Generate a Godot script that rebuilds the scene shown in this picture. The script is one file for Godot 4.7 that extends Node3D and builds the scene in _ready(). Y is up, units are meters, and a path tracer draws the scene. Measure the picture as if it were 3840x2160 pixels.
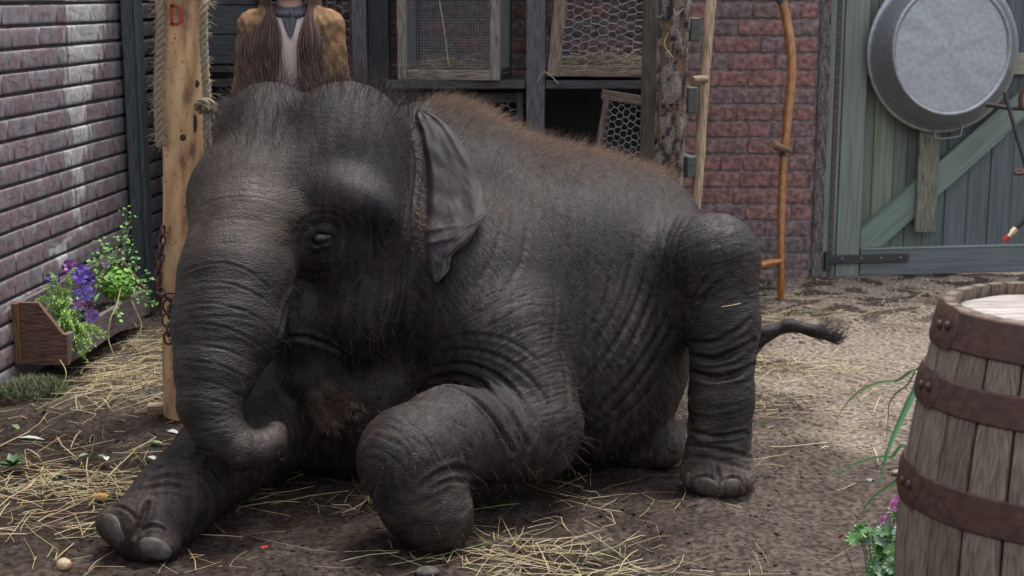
extends Node3D

var rng := RandomNumberGenerator.new()
var noise := FastNoiseLite.new()
var noise_b := FastNoiseLite.new()
var used := {}

# ---------- naming and tagging ----------
func tag(o: Node, label := "", category := "", group := "", kind := "") -> Node:
	if label: o.set_meta("label", label)
	if category: o.set_meta("category", category)
	if group: o.set_meta("group", group)
	if kind: o.set_meta("kind", kind)
	return o

func numbered(parent: Node, called: String) -> String:
	var key := [parent.get_instance_id(), called]
	var n: int = used.get(key, 0)
	used[key] = n + 1
	return called if n == 0 else "%s_%03d" % [called, n]

func thing(called: String, at: Vector3, label: String, category: String, group := "", turn := 0.0) -> Node3D:
	var o := Node3D.new()
	o.name = numbered(self, called)
	o.position = at
	o.rotation.y = turn
	tag(o, label, category, group)
	add_child(o, true)
	return o

func part(parent: Node, called: String, m: Mesh, mat: Material, at := Transform3D()) -> MeshInstance3D:
	var o := MeshInstance3D.new()
	o.name = numbered(parent, called)
	o.mesh = m
	o.material_override = mat
	o.transform = at
	parent.add_child(o, true)
	return o

func at(p: Vector3, b := Basis()) -> Transform3D:
	return Transform3D(b, p)

# ---------- mesh helpers ----------
func grid_mesh(P: PackedVector3Array, w: int, h: int, close_u := false, colors := PackedColorArray(), uv := PackedVector2Array()) -> ArrayMesh:
	# P holds h rows of w points; front faces clockwise
	var idx := PackedInt32Array()
	var wn := w if close_u else w - 1
	for j in h - 1:
		for i in wn:
			var a := j * w + i
			var b := j * w + (i + 1) % w
			var c := a + w
			var d := b + w
			idx.append_array([a, c, b, b, c, d])
	return finish(P, idx, colors, uv)

func finish(P: PackedVector3Array, idx: PackedInt32Array, colors := PackedColorArray(), uv := PackedVector2Array()) -> ArrayMesh:
	var N := PackedVector3Array()
	N.resize(P.size())
	for t in range(0, idx.size(), 3):
		var a := P[idx[t]]
		var n := (P[idx[t + 2]] - a).cross(P[idx[t + 1]] - a)
		N[idx[t]] += n
		N[idx[t + 1]] += n
		N[idx[t + 2]] += n
	for i in N.size():
		N[i] = N[i].normalized()
	var A := []
	A.resize(Mesh.ARRAY_MAX)
	A[Mesh.ARRAY_VERTEX] = P
	A[Mesh.ARRAY_NORMAL] = N
	A[Mesh.ARRAY_INDEX] = idx
	if colors.size(): A[Mesh.ARRAY_COLOR] = colors
	if uv.size(): A[Mesh.ARRAY_TEX_UV] = uv
	var m := ArrayMesh.new()
	m.add_surface_from_arrays(Mesh.PRIMITIVE_TRIANGLES, A)
	return m

class Soup:
	# collects faces into one mesh
	var P := PackedVector3Array()
	var N := PackedVector3Array()
	var C := PackedColorArray()
	var I := PackedInt32Array()
	var col := Color.WHITE
	func quad(a: Vector3, b: Vector3, c: Vector3, d: Vector3) -> void:   # counter-clockwise seen from outside
		var n := (b - a).cross(d - a).normalized()
		var k := P.size()
		P.append_array([a, b, c, d])
		N.append_array([n, n, n, n])
		C.append_array([col, col, col, col])
		I.append_array([k, k + 2, k + 1, k, k + 3, k + 2])
	func tri(a: Vector3, b: Vector3, c: Vector3) -> void:
		var n := (b - a).cross(c - a).normalized()
		var k := P.size()
		P.append_array([a, b, c])
		N.append_array([n, n, n])
		C.append_array([col, col, col])
		I.append_array([k, k + 2, k + 1])
	func tube(pts: PackedVector3Array, radii: PackedFloat32Array, sides := 6, caps := true) -> void:
		var n := pts.size()
		var k := P.size()
		var up := Vector3.UP
		for i in n:
			var t := (pts[mini(i + 1, n - 1)] - pts[maxi(i - 1, 0)]).normalized()
			if i == 0: up = Vector3.UP if absf(t.y) < 0.8 else Vector3.RIGHT
			var x := t.cross(up).normalized()
			up = x.cross(t).normalized()
			for s in sides:
				var a := TAU * s / sides
				var d := x * cos(a) + up * sin(a)
				P.append(pts[i] + d * radii[i])
				N.append(d)
				C.append(col)
		for i in n - 1:
			for s in sides:
				var a := k + i * sides + s
				var b := k + i * sides + (s + 1) % sides
				I.append_array([a, b, a + sides, b, b + sides, a + sides])
		if caps:
			for e in [0, n - 1]:
				var t := (pts[0] - pts[1]).normalized() if e == 0 else (pts[n - 1] - pts[n - 2]).normalized()
				var c := P.size()
				P.append(pts[e])
				N.append(t)
				C.append(col)
				for s in sides:
					P.append(P[k + e * sides + s])
					N.append(t)
					C.append(col)
				for s in sides:
					if e == 0: I.append_array([c, c + 1 + (s + 1) % sides, c + 1 + s])
					else: I.append_array([c, c + 1 + s, c + 1 + (s + 1) % sides])
	func blob(c: Vector3, b: Basis, seg := 8, rings := 5) -> void:
		var k := P.size()
		var bn := b.inverse().transposed()
		for j in rings + 1:
			var th := PI * j / rings
			for i in seg:
				var ph := TAU * i / seg
				var d := Vector3(sin(th) * cos(ph), cos(th), sin(th) * sin(ph))
				P.append(c + b * d)
				N.append((bn * d).normalized())
				C.append(col)
		for j in rings:
			for i in seg:
				var a := k + j * seg + i
				var e := k + j * seg + (i + 1) % seg
				I.append_array([a, a + seg, e, e, a + seg, e + seg])
	func leaf(base: Vector3, dir: Vector3, side: Vector3, length: float, width: float, bend := 0.0, fold := 0.15) -> void:
		# pointed leaf of two halves, three lengthwise steps
		var nrm := side.cross(dir).normalized()
		var prof := [0.12, 0.95, 0.8, 0.0]
		var pos := [0.0, 0.33, 0.66, 1.0]
		for s: float in [-1.0, 1.0]:
			for i in 3:
				var c0: Vector3 = base + dir * length * pos[i] - nrm * bend * length * pos[i] * pos[i]
				var c1: Vector3 = base + dir * length * pos[i + 1] - nrm * bend * length * pos[i + 1] * pos[i + 1]
				var e0: Vector3 = c0 + (side * s + nrm * fold) * width * 0.5 * prof[i]
				var e1: Vector3 = c1 + (side * s + nrm * fold) * width * 0.5 * prof[i + 1]
				if s > 0: quad(c0, e0, e1, c1)
				else: quad(c0, c1, e1, e0)
	func mesh() -> ArrayMesh:
		var A := []
		A.resize(Mesh.ARRAY_MAX)
		A[Mesh.ARRAY_VERTEX] = P
		A[Mesh.ARRAY_NORMAL] = N
		A[Mesh.ARRAY_COLOR] = C
		A[Mesh.ARRAY_INDEX] = I
		var m := ArrayMesh.new()
		m.add_surface_from_arrays(Mesh.PRIMITIVE_TRIANGLES, A)
		return m

# ---------- signed distance bodies, meshed by surface nets ----------
class Prim:
	var kind := 0            # 0 tapered capsule, 1 ellipsoid
	var a := Vector3()
	var b := Vector3()
	var ba := Vector3()
	var il := 0.0
	var length := 0.0
	var ra := 0.0
	var rb := 0.0
	var k := 0.02
	var cut := false
	var inv := Basis()
	var inv2 := Basis()
	var wd := Vector3()      # direction across the wrinkles; zero: rings round the capsule
	var wf := 40.0
	var wa := 0.0
	var s0 := 0.0
	var tone := 0
	var level := false       # wrinkles lie level rather than upright
	func d(p: Vector3) -> float:
		if kind == 0:
			var pa := p - a
			var h := clampf(pa.dot(ba) * il, 0.0, 1.0)
			return (pa - ba * h).length() - lerpf(ra, rb, h)
		var q := p - a
		var k0 := (inv * q).length()
		if k0 < 1e-4: return -ra
		return k0 * (k0 - 1.0) / (inv2 * q).length()

func cap(a: Vector3, b: Vector3, ra: float, rb: float, k := 0.03, wf := 40.0, wa := 0.0, s0 := 0.0, tone := 0) -> Prim:
	var o := Prim.new()
	o.a = a
	o.b = b
	o.ba = b - a
	o.il = 1.0 / maxf(o.ba.length_squared(), 1e-8)
	o.length = o.ba.length()
	o.ra = ra
	o.rb = rb
	o.k = k
	o.wf = wf
	o.wa = wa
	o.s0 = s0
	o.tone = tone
	return o

func ell(c: Vector3, r: Vector3, k := 0.06, euler := Vector3(), wd := Vector3.RIGHT, wf := 40.0, wa := 0.0, tone := 0) -> Prim:
	var o := Prim.new()
	o.kind = 1
	o.a = c
	o.ra = minf(r.x, minf(r.y, r.z))
	var rot := Basis.from_euler(euler * PI / 180.0).transposed()
	o.inv = Basis.from_scale(Vector3.ONE / r) * rot
	o.inv2 = Basis.from_scale(Vector3.ONE / (r * r)) * rot
	o.k = k
	o.wd = wd.normalized()
	o.wf = wf
	o.wa = wa
	o.tone = tone
	return o

func cut(o: Prim) -> Prim:
	o.cut = true
	return o

static func field(p: Vector3, prims: Array) -> float:
	var d := 1e3
	for o: Prim in prims:
		var e := o.d(p)
		var k := o.k
		if o.cut:
			e = -e
			var h := maxf(k - absf(d - e), 0.0) / k
			d = maxf(d, e) + h * h * k * 0.25
		else:
			var h := maxf(k - absf(d - e), 0.0) / k
			d = minf(d, e) - h * h * k * 0.25
	return d

func near_prims(c: Vector3, R: float, prims: Array) -> Array:
	var out := []
	for o: Prim in prims:
		if o.d(c) < R * 1.8 + o.k + 0.04: out.append(o)
	return out

class Body:
	var V := PackedVector3Array()
	var Q := PackedInt32Array()      # quads
	var block := PackedInt32Array()  # per vertex: its list of near primitives
	var lists := []

func net(prims: Array, lo: Vector3, hi: Vector3, cell: float) -> Body:
	const n := 4
	var size := cell * n
	var dims := Vector3i(((hi - lo) / size).ceil())
	var blocks := []
	var big := 4
	for X in range(0, dims.x, big):
		for Y in range(0, dims.y, big):
			for Z in range(0, dims.z, big):
				var c := lo + (Vector3(X, Y, Z) + Vector3.ONE * big * 0.5) * size
				var R := size * big * 0.87
				var some := near_prims(c, R, prims)
				if some.is_empty() or absf(field(c, some)) > R * 2.0 + 0.03: continue
				for x in range(X, mini(X + big, dims.x)):
					for y in range(Y, mini(Y + big, dims.y)):
						for z in range(Z, mini(Z + big, dims.z)):
							blocks.append([Vector3i(x, y, z), some])
	var got := []
	got.resize(blocks.size())
	var work := func(i: int) -> void: got[i] = net_block(blocks[i], lo, cell)
	var task := WorkerThreadPool.add_group_task(work, blocks.size(), -1, true)
	WorkerThreadPool.wait_for_group_task_completion(task)
	var out := Body.new()
	var where := {}
	for i in blocks.size():
		if got[i] == null: continue
		var g: Array = got[i]
		var keys: PackedInt64Array = g[0]
		var pts: PackedVector3Array = g[1]
		for j in keys.size():
			where[keys[j]] = out.V.size()
			out.V.append(pts[j])
			out.block.append(out.lists.size())
		out.lists.append(g[3])
	var lost := 0
	var step := [1, 4096, 4096 * 4096]
	for i in blocks.size():
		if got[i] == null: continue
		var edges: PackedInt64Array = got[i][2]
		for j in range(0, edges.size(), 2):
			var key := edges[j]
			var axis := int(edges[j + 1] & 3)
			var flip := (edges[j + 1] & 4) != 0
			var u: int = step[(axis + 1) % 3]
			var v: int = step[(axis + 2) % 3]
			var a: int = where.get(key - u - v, -1)
			var b: int = where.get(key - v, -1)
			var c: int = where.get(key, -1)
			var d: int = where.get(key - u, -1)
			if a < 0 or b < 0 or c < 0 or d < 0:
				# neighbouring blocks disagreed about a corner: close the gap with a point between the others
				var sum := Vector3()
				var have := 0
				var near := 0
				for v0: int in [a, b, c, d]:
					if v0 >= 0:
						sum += out.V[v0]
						near = v0
						have += 1
				if have < 2:
					lost += 1
					continue
				var miss := [key - u - v, key - v, key, key - u]
				var got_v := [a, b, c, d]
				for m in 4:
					if got_v[m] < 0:
						where[miss[m]] = out.V.size()
						got_v[m] = out.V.size()
						out.V.append(sum / have)
						out.block.append(out.block[near])
				a = got_v[0]
				b = got_v[1]
				c = got_v[2]
				d = got_v[3]
			if flip: out.Q.append_array([a, b, c, d])
			else: out.Q.append_array([a, d, c, b])
	return out

func net_block(job: Array, lo: Vector3, cell: float) -> Variant:
	const n := 4
	const m := n + 1
	var at0: Vector3i = job[0] * n
	var o := lo + Vector3(at0) * cell
	var R := cell * n * 0.87
	var c := o + Vector3.ONE * cell * n * 0.5
	var prims := near_prims(c, R, job[1])
	if prims.is_empty() or absf(field(c, prims)) > R * 1.9 + 0.012: return null
	var S := PackedFloat32Array()
	S.resize(m * m * m)
	var pos := false
	var neg := false
	var i := 0
	for z in m:
		for y in m:
			for x in m:
				var d := field(o + Vector3(x, y, z) * cell, prims)
				S[i] = d
				if d < 0.0: neg = true
				else: pos = true
				i += 1
	if not (pos and neg): return null
	var keys := PackedInt64Array()
	var pts := PackedVector3Array()
	var edges := PackedInt64Array()
	var off := [1, m, m * m]
	var dirs := [Vector3(1, 0, 0), Vector3(0, 1, 0), Vector3(0, 0, 1)]
	for z in n:
		for y in n:
			for x in n:
				i = x + y * m + z * m * m
				var key := (at0.x + x) + 4096 * (at0.y + y) + 4096 * 4096 * (at0.z + z)
				var s0 := S[i]
				for axis in 3:
					var s1 := S[i + off[axis]]
					if (s0 < 0.0) != (s1 < 0.0):
						edges.append(key)
						edges.append(axis + (4 if s0 < 0.0 else 0))
				# vertex of this cell
				var sum := Vector3()
				var count := 0
				for axis in 3:
					var oa: int = off[axis]
					var ou: int = off[(axis + 1) % 3]
					var ov: int = off[(axis + 2) % 3]
					for e in 4:
						var j := i + (ou if e & 1 else 0) + (ov if e & 2 else 0)
						var p := S[j]
						var q := S[j + oa]
						if (p < 0.0) != (q < 0.0):
							var t := p / (p - q)
							sum += dirs[axis] * t
							if e & 1: sum += dirs[(axis + 1) % 3]
							if e & 2: sum += dirs[(axis + 2) % 3]
							count += 1
				if count:
					keys.append(key)
					pts.append(o + (Vector3(x, y, z) + sum / count) * cell)
	return [keys, pts, edges, prims]

func refine(B: Body) -> Body:
	# one step of Catmull-Clark
	var nv := B.V.size()
	var nq := B.Q.size() / 4
	var out := Body.new()
	out.lists = B.lists
	out.V.resize(nv + nq)
	out.block = B.block.duplicate()
	out.block.resize(nv + nq)
	var face_sum := PackedVector3Array()
	face_sum.resize(nv)
	var edge_sum := PackedVector3Array()
	edge_sum.resize(nv)
	var fc := PackedInt32Array()
	fc.resize(nv)
	var ec := PackedInt32Array()
	ec.resize(nv)
	for q in nq:
		var c := (B.V[B.Q[q * 4]] + B.V[B.Q[q * 4 + 1]] + B.V[B.Q[q * 4 + 2]] + B.V[B.Q[q * 4 + 3]]) * 0.25
		out.V[nv + q] = c
		out.block[nv + q] = B.block[B.Q[q * 4]]
		for e in 4:
			var v := B.Q[q * 4 + e]
			face_sum[v] += c
			fc[v] += 1
	var edge := {}
	var esum := PackedVector3Array()
	var ecount := PackedInt32Array()
	var ends := PackedInt32Array()
	var eq := PackedInt32Array()
	eq.resize(nq * 4)
	for q in nq:
		for e in 4:
			var a := B.Q[q * 4 + e]
			var b := B.Q[q * 4 + (e + 1) % 4]
			var key := mini(a, b) * 4194304 + maxi(a, b)
			var k: int = edge.get(key, -1)
			if k < 0:
				k = esum.size()
				edge[key] = k
				esum.append(Vector3())
				ecount.append(0)
				ends.append(a)
				ends.append(b)
			esum[k] += out.V[nv + q]
			ecount[k] += 1
			eq[q * 4 + e] = k
	var base := nv + nq
	var ne := esum.size()
	out.V.resize(base + ne)
	out.block.resize(base + ne)
	for k in ne:
		var a := B.V[ends[k * 2]]
		var b := B.V[ends[k * 2 + 1]]
		var mid := (a + b) * 0.5
		edge_sum[ends[k * 2]] += mid
		edge_sum[ends[k * 2 + 1]] += mid
		ec[ends[k * 2]] += 1
		ec[ends[k * 2 + 1]] += 1
		out.V[base + k] = (a + b + esum[k]) / (2.0 + ecount[k]) if ecount[k] == 2 else mid
		out.block[base + k] = B.block[ends[k * 2]]
	for v in nv:
		var n := fc[v]
		if n < 3 or ec[v] != n:
			out.V[v] = B.V[v]
		else:
			out.V[v] = (face_sum[v] / n + edge_sum[v] * 2.0 / n + B.V[v] * (n - 3.0)) / n
	for q in nq:
		for e in 4:
			out.Q.append_array([B.Q[q * 4 + e], base + eq[q * 4 + e], nv + q, base + eq[q * 4 + (e + 3) % 4]])
	return out

func normals_of(B: Body) -> PackedVector3Array:
	var N := PackedVector3Array()
	N.resize(B.V.size())
	for q in range(0, B.Q.size(), 4):
		var a := B.Q[q]
		var b := B.Q[q + 1]
		var c := B.Q[q + 2]
		var d := B.Q[q + 3]
		var n := (B.V[c] - B.V[a]).cross(B.V[d] - B.V[b])
		N[a] += n
		N[b] += n
		N[c] += n
		N[d] += n
	for i in N.size():
		N[i] = N[i].normalized()
	return N

func body_mesh(B: Body, N: PackedVector3Array, C := PackedColorArray()) -> ArrayMesh:
	var I := PackedInt32Array()
	I.resize(B.Q.size() / 4 * 6)
	var k := 0
	for q in range(0, B.Q.size(), 4):
		var a := B.Q[q]
		var c := B.Q[q + 2]
		I[k] = a
		I[k + 1] = c
		I[k + 2] = B.Q[q + 1]
		I[k + 3] = a
		I[k + 4] = B.Q[q + 3]
		I[k + 5] = c
		k += 6
	var A := []
	A.resize(Mesh.ARRAY_MAX)
	A[Mesh.ARRAY_VERTEX] = B.V
	A[Mesh.ARRAY_NORMAL] = N
	A[Mesh.ARRAY_INDEX] = I
	if C.size(): A[Mesh.ARRAY_COLOR] = C
	var m := ArrayMesh.new()
	m.add_surface_from_arrays(Mesh.PRIMITIVE_TRIANGLES, A)
	return m

func strike(prims: Array, from: Vector3, dir: Vector3, most := 3.0) -> Variant:
	var t := 0.0
	for i in 120:
		var d := field(from + dir * t, prims)
		if d < 0.0015: return from + dir * t
		t += d * 0.8
		if t > most: return null
	return null

func slope(prims: Array, p: Vector3) -> Vector3:
	var e := 0.006
	return Vector3(field(p + Vector3(e, 0, 0), prims) - field(p - Vector3(e, 0, 0), prims), field(p + Vector3(0, e, 0), prims) - field(p - Vector3(0, e, 0), prims), field(p + Vector3(0, 0, e), prims) - field(p - Vector3(0, 0, e), prims)).normalized()

func setup() -> void:
	var cam := Camera3D.new()
	cam.name = "camera"
	cam.position = Vector3(0, 1.3, 0)
	cam.rotation_degrees = Vector3(-11, 0, 0)
	cam.fov = 21.78
	cam.near = 0.1
	cam.far = 400
	var ca := CameraAttributesPhysical.new()
	ca.frustum_focal_length = 62.37
	ca.frustum_focus_distance = 3.85
	ca.exposure_aperture = 8.0
	ca.frustum_near = 0.1
	ca.frustum_far = 400.0
	cam.attributes = ca
	add_child(cam)
	cam.current = true
	var env := Environment.new()
	var sky := Sky.new()
	var sm := ProceduralSkyMaterial.new()
	sm.sky_top_color = Color(0.93, 0.955, 1.0)
	sm.sky_horizon_color = Color(0.56, 0.58, 0.62)
	sm.sky_curve = 0.25
	sm.ground_bottom_color = Color(0.2, 0.18, 0.16)
	sm.ground_horizon_color = Color(0.3, 0.28, 0.26)
	sm.sky_energy_multiplier = 0.75
	sm.ground_energy_multiplier = 0.75
	sky.sky_material = sm
	env.background_mode = Environment.BG_SKY
	env.sky = sky
	env.tonemap_mode = Environment.TONE_MAPPER_LINEAR
	env.tonemap_exposure = 3.4
	env.sdfgi_enabled = true
	env.ssao_enabled = true
	env.ssil_enabled = true
	var we := WorldEnvironment.new()
	we.name = "world_environment"
	we.environment = env
	add_child(we)
	var sun := DirectionalLight3D.new()
	sun.name = "sun"
	sun.light_energy = 0.5
	sun.light_color = Color(1.0, 0.98, 0.95)
	sun.light_angular_distance = 22.0
	sun.shadow_enabled = true
	sun.rotation_degrees = Vector3(-72, 140, 0)
	add_child(sun)

# ---------- materials ----------
func ramp(colors: Array, stops: Array) -> Gradient:
	var g := Gradient.new()
	g.offsets = PackedFloat32Array(stops)
	var c := PackedColorArray()
	for x: Color in colors: c.append(x)
	g.colors = c
	return g

func noise_tex(freq: float, octaves: int, grad: Gradient = null, sd := 0, type := FastNoiseLite.TYPE_SIMPLEX_SMOOTH, size := 512, fractal := FastNoiseLite.FRACTAL_FBM) -> NoiseTexture2D:
	var n := FastNoiseLite.new()
	n.noise_type = type
	n.frequency = freq
	n.seed = sd
	n.fractal_type = fractal
	n.fractal_octaves = octaves
	if type == FastNoiseLite.TYPE_CELLULAR:
		n.cellular_return_type = FastNoiseLite.RETURN_DISTANCE2_SUB
		n.cellular_distance_function = FastNoiseLite.DISTANCE_EUCLIDEAN
	var t := NoiseTexture2D.new()
	t.width = size
	t.height = size
	t.seamless = true
	t.seamless_blend_skirt = 0.2
	t.noise = n
	if grad: t.color_ramp = grad
	return t

var tex := {}
func make_textures() -> void:
	var g := func(a: float, b: float, c: float) -> Gradient: return ramp([Color(a, a, a), Color(b, b, b), Color(c, c, c)], [0.15, 0.5, 0.85])
	tex.mottle = noise_tex(0.012, 5, g.call(0.62, 0.82, 1.0), 3)
	tex.grain = noise_tex(0.04, 6, ramp([Color(0.55, 0.53, 0.51), Color(0.85, 0.84, 0.83), Color(1, 1, 1)], [0.2, 0.5, 0.8]), 5)
	tex.grain_bump = noise_tex(0.04, 6, null, 5)
	tex.paint = noise_tex(0.010, 5, ramp([Color(0.84, 0.86, 0.82), Color(0.93, 0.95, 0.93), Color(1, 1, 1)], [0.2, 0.5, 0.8]), 9)
	tex.rust = noise_tex(0.03, 5, ramp([Color(0.74, 0.66, 0.65), Color(0.88, 0.83, 0.82), Color(1.0, 0.90, 0.80)], [0.25, 0.55, 0.85]), 12)
	tex.fine = noise_tex(0.06, 4, null, 15)
	tex.coarse = noise_tex(0.02, 5, null, 18)
	tex.soil = noise_tex(0.022, 6, ramp([Color(0.62, 0.60, 0.585), Color(0.84, 0.825, 0.81), Color(1, 1, 1)], [0.22, 0.48, 0.8]), 21)
	tex.crack = noise_tex(0.05, 2, null, 24, FastNoiseLite.TYPE_CELLULAR)
	tex.skin = noise_tex(0.014, 5, ramp([Color(0.60, 0.56, 0.55), Color(0.82, 0.79, 0.78), Color(1.0, 0.97, 0.93)], [0.2, 0.5, 0.8]), 27)
	tex.bark = noise_tex(0.03, 5, ramp([Color(0.3, 0.28, 0.27), Color(0.75, 0.73, 0.7), Color(1, 1, 1)], [0.2, 0.5, 0.8]), 33)
	tex.zinc = noise_tex(0.02, 6, ramp([Color(0.90, 0.905, 0.91), Color(0.955, 0.96, 0.965), Color(1, 1, 1)], [0.2, 0.5, 0.8]), 36)

func mat(color: Color, t: Texture2D = null, scale := Vector3.ONE, rough := 0.8, bump: Texture2D = null, bump_cm := 0.1, vertex := false, metal := 0.0, spec := 0.5) -> StandardMaterial3D:
	# colour is linear
	var m := StandardMaterial3D.new()
	m.albedo_color = color.linear_to_srgb()
	m.roughness = rough
	m.metallic = metal
	m.metallic_specular = spec
	m.uv1_triplanar = true
	m.uv1_scale = scale
	m.uv1_triplanar_sharpness = 4.0
	m.uv1_offset = Vector3(rng.randf(), rng.randf(), rng.randf())
	if t: m.albedo_texture = t
	if bump:
		m.heightmap_enabled = true
		m.heightmap_texture = bump
		m.heightmap_scale = bump_cm
	m.vertex_color_use_as_albedo = vertex
	return m

func wood(color: Color, along: int, rough := 0.8, bump_cm := 0.12, t: Texture2D = null) -> StandardMaterial3D:
	# grain runs along axis 0, 1 or 2 of the piece
	var s := Vector3.ONE * 8.0
	s[along] = 0.45
	return mat(color, t if t else tex.grain, s, rough, tex.grain_bump, bump_cm)

# ---------- simple solids ----------
func box(size: Vector3, bevel := 0.003) -> ArrayMesh:
	# chamfered box centred on the origin
	var s := Soup.new()
	var h := size * 0.5
	bevel = minf(bevel, minf(h.x, minf(h.y, h.z)) * 0.6)
	var i := h - Vector3.ONE * bevel
	var c := func(a: int, sx: float, sy: float, sz: float) -> Vector3:
		# corner of the face on axis a
		var v := Vector3(i.x * sx, i.y * sy, i.z * sz)
		v[a] = h[a] * [sx, sy, sz][a]
		return v
	for a in 3:
		var u := (a + 1) % 3
		var v := (a + 2) % 3
		for sg: float in [-1.0, 1.0]:
			var p := []
			for q: Vector2 in [Vector2(-1, -1), Vector2(1, -1), Vector2(1, 1), Vector2(-1, 1)]:
				var sgn := [0.0, 0.0, 0.0]
				sgn[a] = sg
				sgn[u] = q.x
				sgn[v] = q.y
				p.append(c.call(a, sgn[0], sgn[1], sgn[2]))
			if sg > 0: s.quad(p[0], p[1], p[2], p[3])
			else: s.quad(p[3], p[2], p[1], p[0])
	for a in 3:
		var u := (a + 1) % 3
		var v := (a + 2) % 3
		for su: float in [-1.0, 1.0]:
			for sv: float in [-1.0, 1.0]:
				var f := func(axis: int, e: float) -> Vector3:
					var sgn := [0.0, 0.0, 0.0]
					sgn[a] = e
					sgn[u] = su
					sgn[v] = sv
					return c.call(axis, sgn[0], sgn[1], sgn[2])
				if su * sv > 0: s.quad(f.call(u, -1.0), f.call(v, -1.0), f.call(v, 1.0), f.call(u, 1.0))
				else: s.quad(f.call(u, 1.0), f.call(v, 1.0), f.call(v, -1.0), f.call(u, -1.0))
	for sx: float in [-1.0, 1.0]:
		for sy: float in [-1.0, 1.0]:
			for sz: float in [-1.0, 1.0]:
				var x: Vector3 = c.call(0, sx, sy, sz)
				var y: Vector3 = c.call(1, sx, sy, sz)
				var z: Vector3 = c.call(2, sx, sy, sz)
				if sx * sy * sz > 0: s.tri(x, y, z)
				else: s.tri(x, z, y)
	var m := s.mesh()
	return m

func span(a: Vector3, b: Vector3, facing := Vector3.BACK) -> Transform3D:
	# stands a piece that is long in y between two points, its z towards «facing»
	var y := (b - a).normalized()
	var x := y.cross(facing).normalized()
	return Transform3D(Basis(x, y, x.cross(y)), (a + b) * 0.5)

func rod(points: Array, radii: Array, sides := 8) -> ArrayMesh:
	var s := Soup.new()
	s.tube(PackedVector3Array(points), PackedFloat32Array(radii), sides)
	return s.mesh()

func smooth_path(points: Array, per := 6) -> Array:
	var out := []
	var n := points.size()
	for i in n - 1:
		for k in per:
			out.append(points[i].cubic_interpolate(points[i + 1], points[maxi(i - 1, 0)], points[mini(i + 2, n - 1)], float(k) / per))
	out.append(points[n - 1])
	return out

func same(r: float, n: int) -> Array:
	var a := []
	a.resize(n)
	a.fill(r)
	return a

func lathe(profile: Array, seg := 32, squash := Vector2.ONE) -> ArrayMesh:
	# profile of Vector2(radius, height); axis y
	var P := PackedVector3Array()
	for p: Vector2 in profile:
		for i in seg:
			var a := TAU * i / seg
			P.append(Vector3(p.x * cos(a) * squash.x, p.y, p.x * sin(a) * squash.y))
	return grid_mesh(P, seg, profile.size(), true)

func hide_texture() -> ImageTexture:
	# cracked skin: a net of fine creases over small bumps
	var n := FastNoiseLite.new()
	n.noise_type = FastNoiseLite.TYPE_CELLULAR
	n.cellular_return_type = FastNoiseLite.RETURN_DISTANCE2_SUB
	n.frequency = 0.055
	n.cellular_jitter = 1.0
	n.domain_warp_enabled = true
	n.domain_warp_amplitude = 12.0
	n.domain_warp_frequency = 0.03
	n.seed = 24
	var a := n.get_seamless_image(512, 512, false, false, 0.15)
	n.frequency = 0.13
	n.seed = 25
	var b := n.get_seamless_image(512, 512, false, false, 0.15)
	var im := Image.create(512, 512, false, Image.FORMAT_L8)
	for y in 512:
		for x in 512:
			var u := a.get_pixel(x, y).r
			var v := b.get_pixel(x, y).r
			var k := 0.62 * (1.0 - pow(1.0 - clampf(u * 2.2, 0, 1), 2.0)) + 0.38 * (1.0 - pow(1.0 - clampf(v * 2.2, 0, 1), 2.0))
			im.set_pixel(x, y, Color(k, k, k))
	return ImageTexture.create_from_image(im)

const WALL_AT := Vector3(-1.718, 0, -4.867)
const WALL_ALONG := Vector3(0.09, 0, -0.996)
const WALL_OUT := Vector3(0.996, 0, 0.09)

func brick(w: float, h: float, bulge: float, color: Color, uv0: Vector2, uvs: Vector2, r: RandomNumberGenerator) -> ArrayMesh:
	# lower left corner of the face at the origin; face towards +z
	var P := PackedVector3Array()
	var d := 0.05
	var e := 0.0045
	var ring := func(inset: float, z: float, jit: float) -> void:
		var xs := [inset, w * 0.5, w - inset, w - inset, w - inset, w * 0.5, inset, inset]
		var ys := [inset, inset, inset, h * 0.5, h - inset, h - inset, h - inset, h * 0.5]
		for i in 8:
			P.append(Vector3(xs[i] + r.randf_range(-jit, jit), ys[i] + r.randf_range(-jit, jit), z + r.randf_range(-jit, jit)))
	ring.call(0.0, -d, 0.0)
	ring.call(0.0, -e, 0.0008)
	ring.call(e * 0.5, -e * 0.2, 0.0011)
	ring.call(e * 1.1, bulge * 0.3, 0.0009)
	ring.call(e * 2.6, bulge * 0.8, 0.0007)
	for i in 8: P.append(Vector3(w * 0.5, h * 0.5, bulge + r.randf_range(-0.001, 0.001)))
	var idx := PackedInt32Array()
	for j in 5:
		for i in 8:
			var a := j * 8 + i
			var b := j * 8 + (i + 1) % 8
			idx.append_array([a, a + 8, b])
			if j < 4: idx.append_array([b, a + 8, b + 8])
	var C := PackedColorArray()
	var U := PackedVector2Array()
	for p in P:
		C.append(color)
		U.append(Vector2((uv0.x + p.x) * uvs.x, 1.0 - (uv0.y + p.y) * uvs.y))
	return finish(P, idx, C, U)

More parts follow.
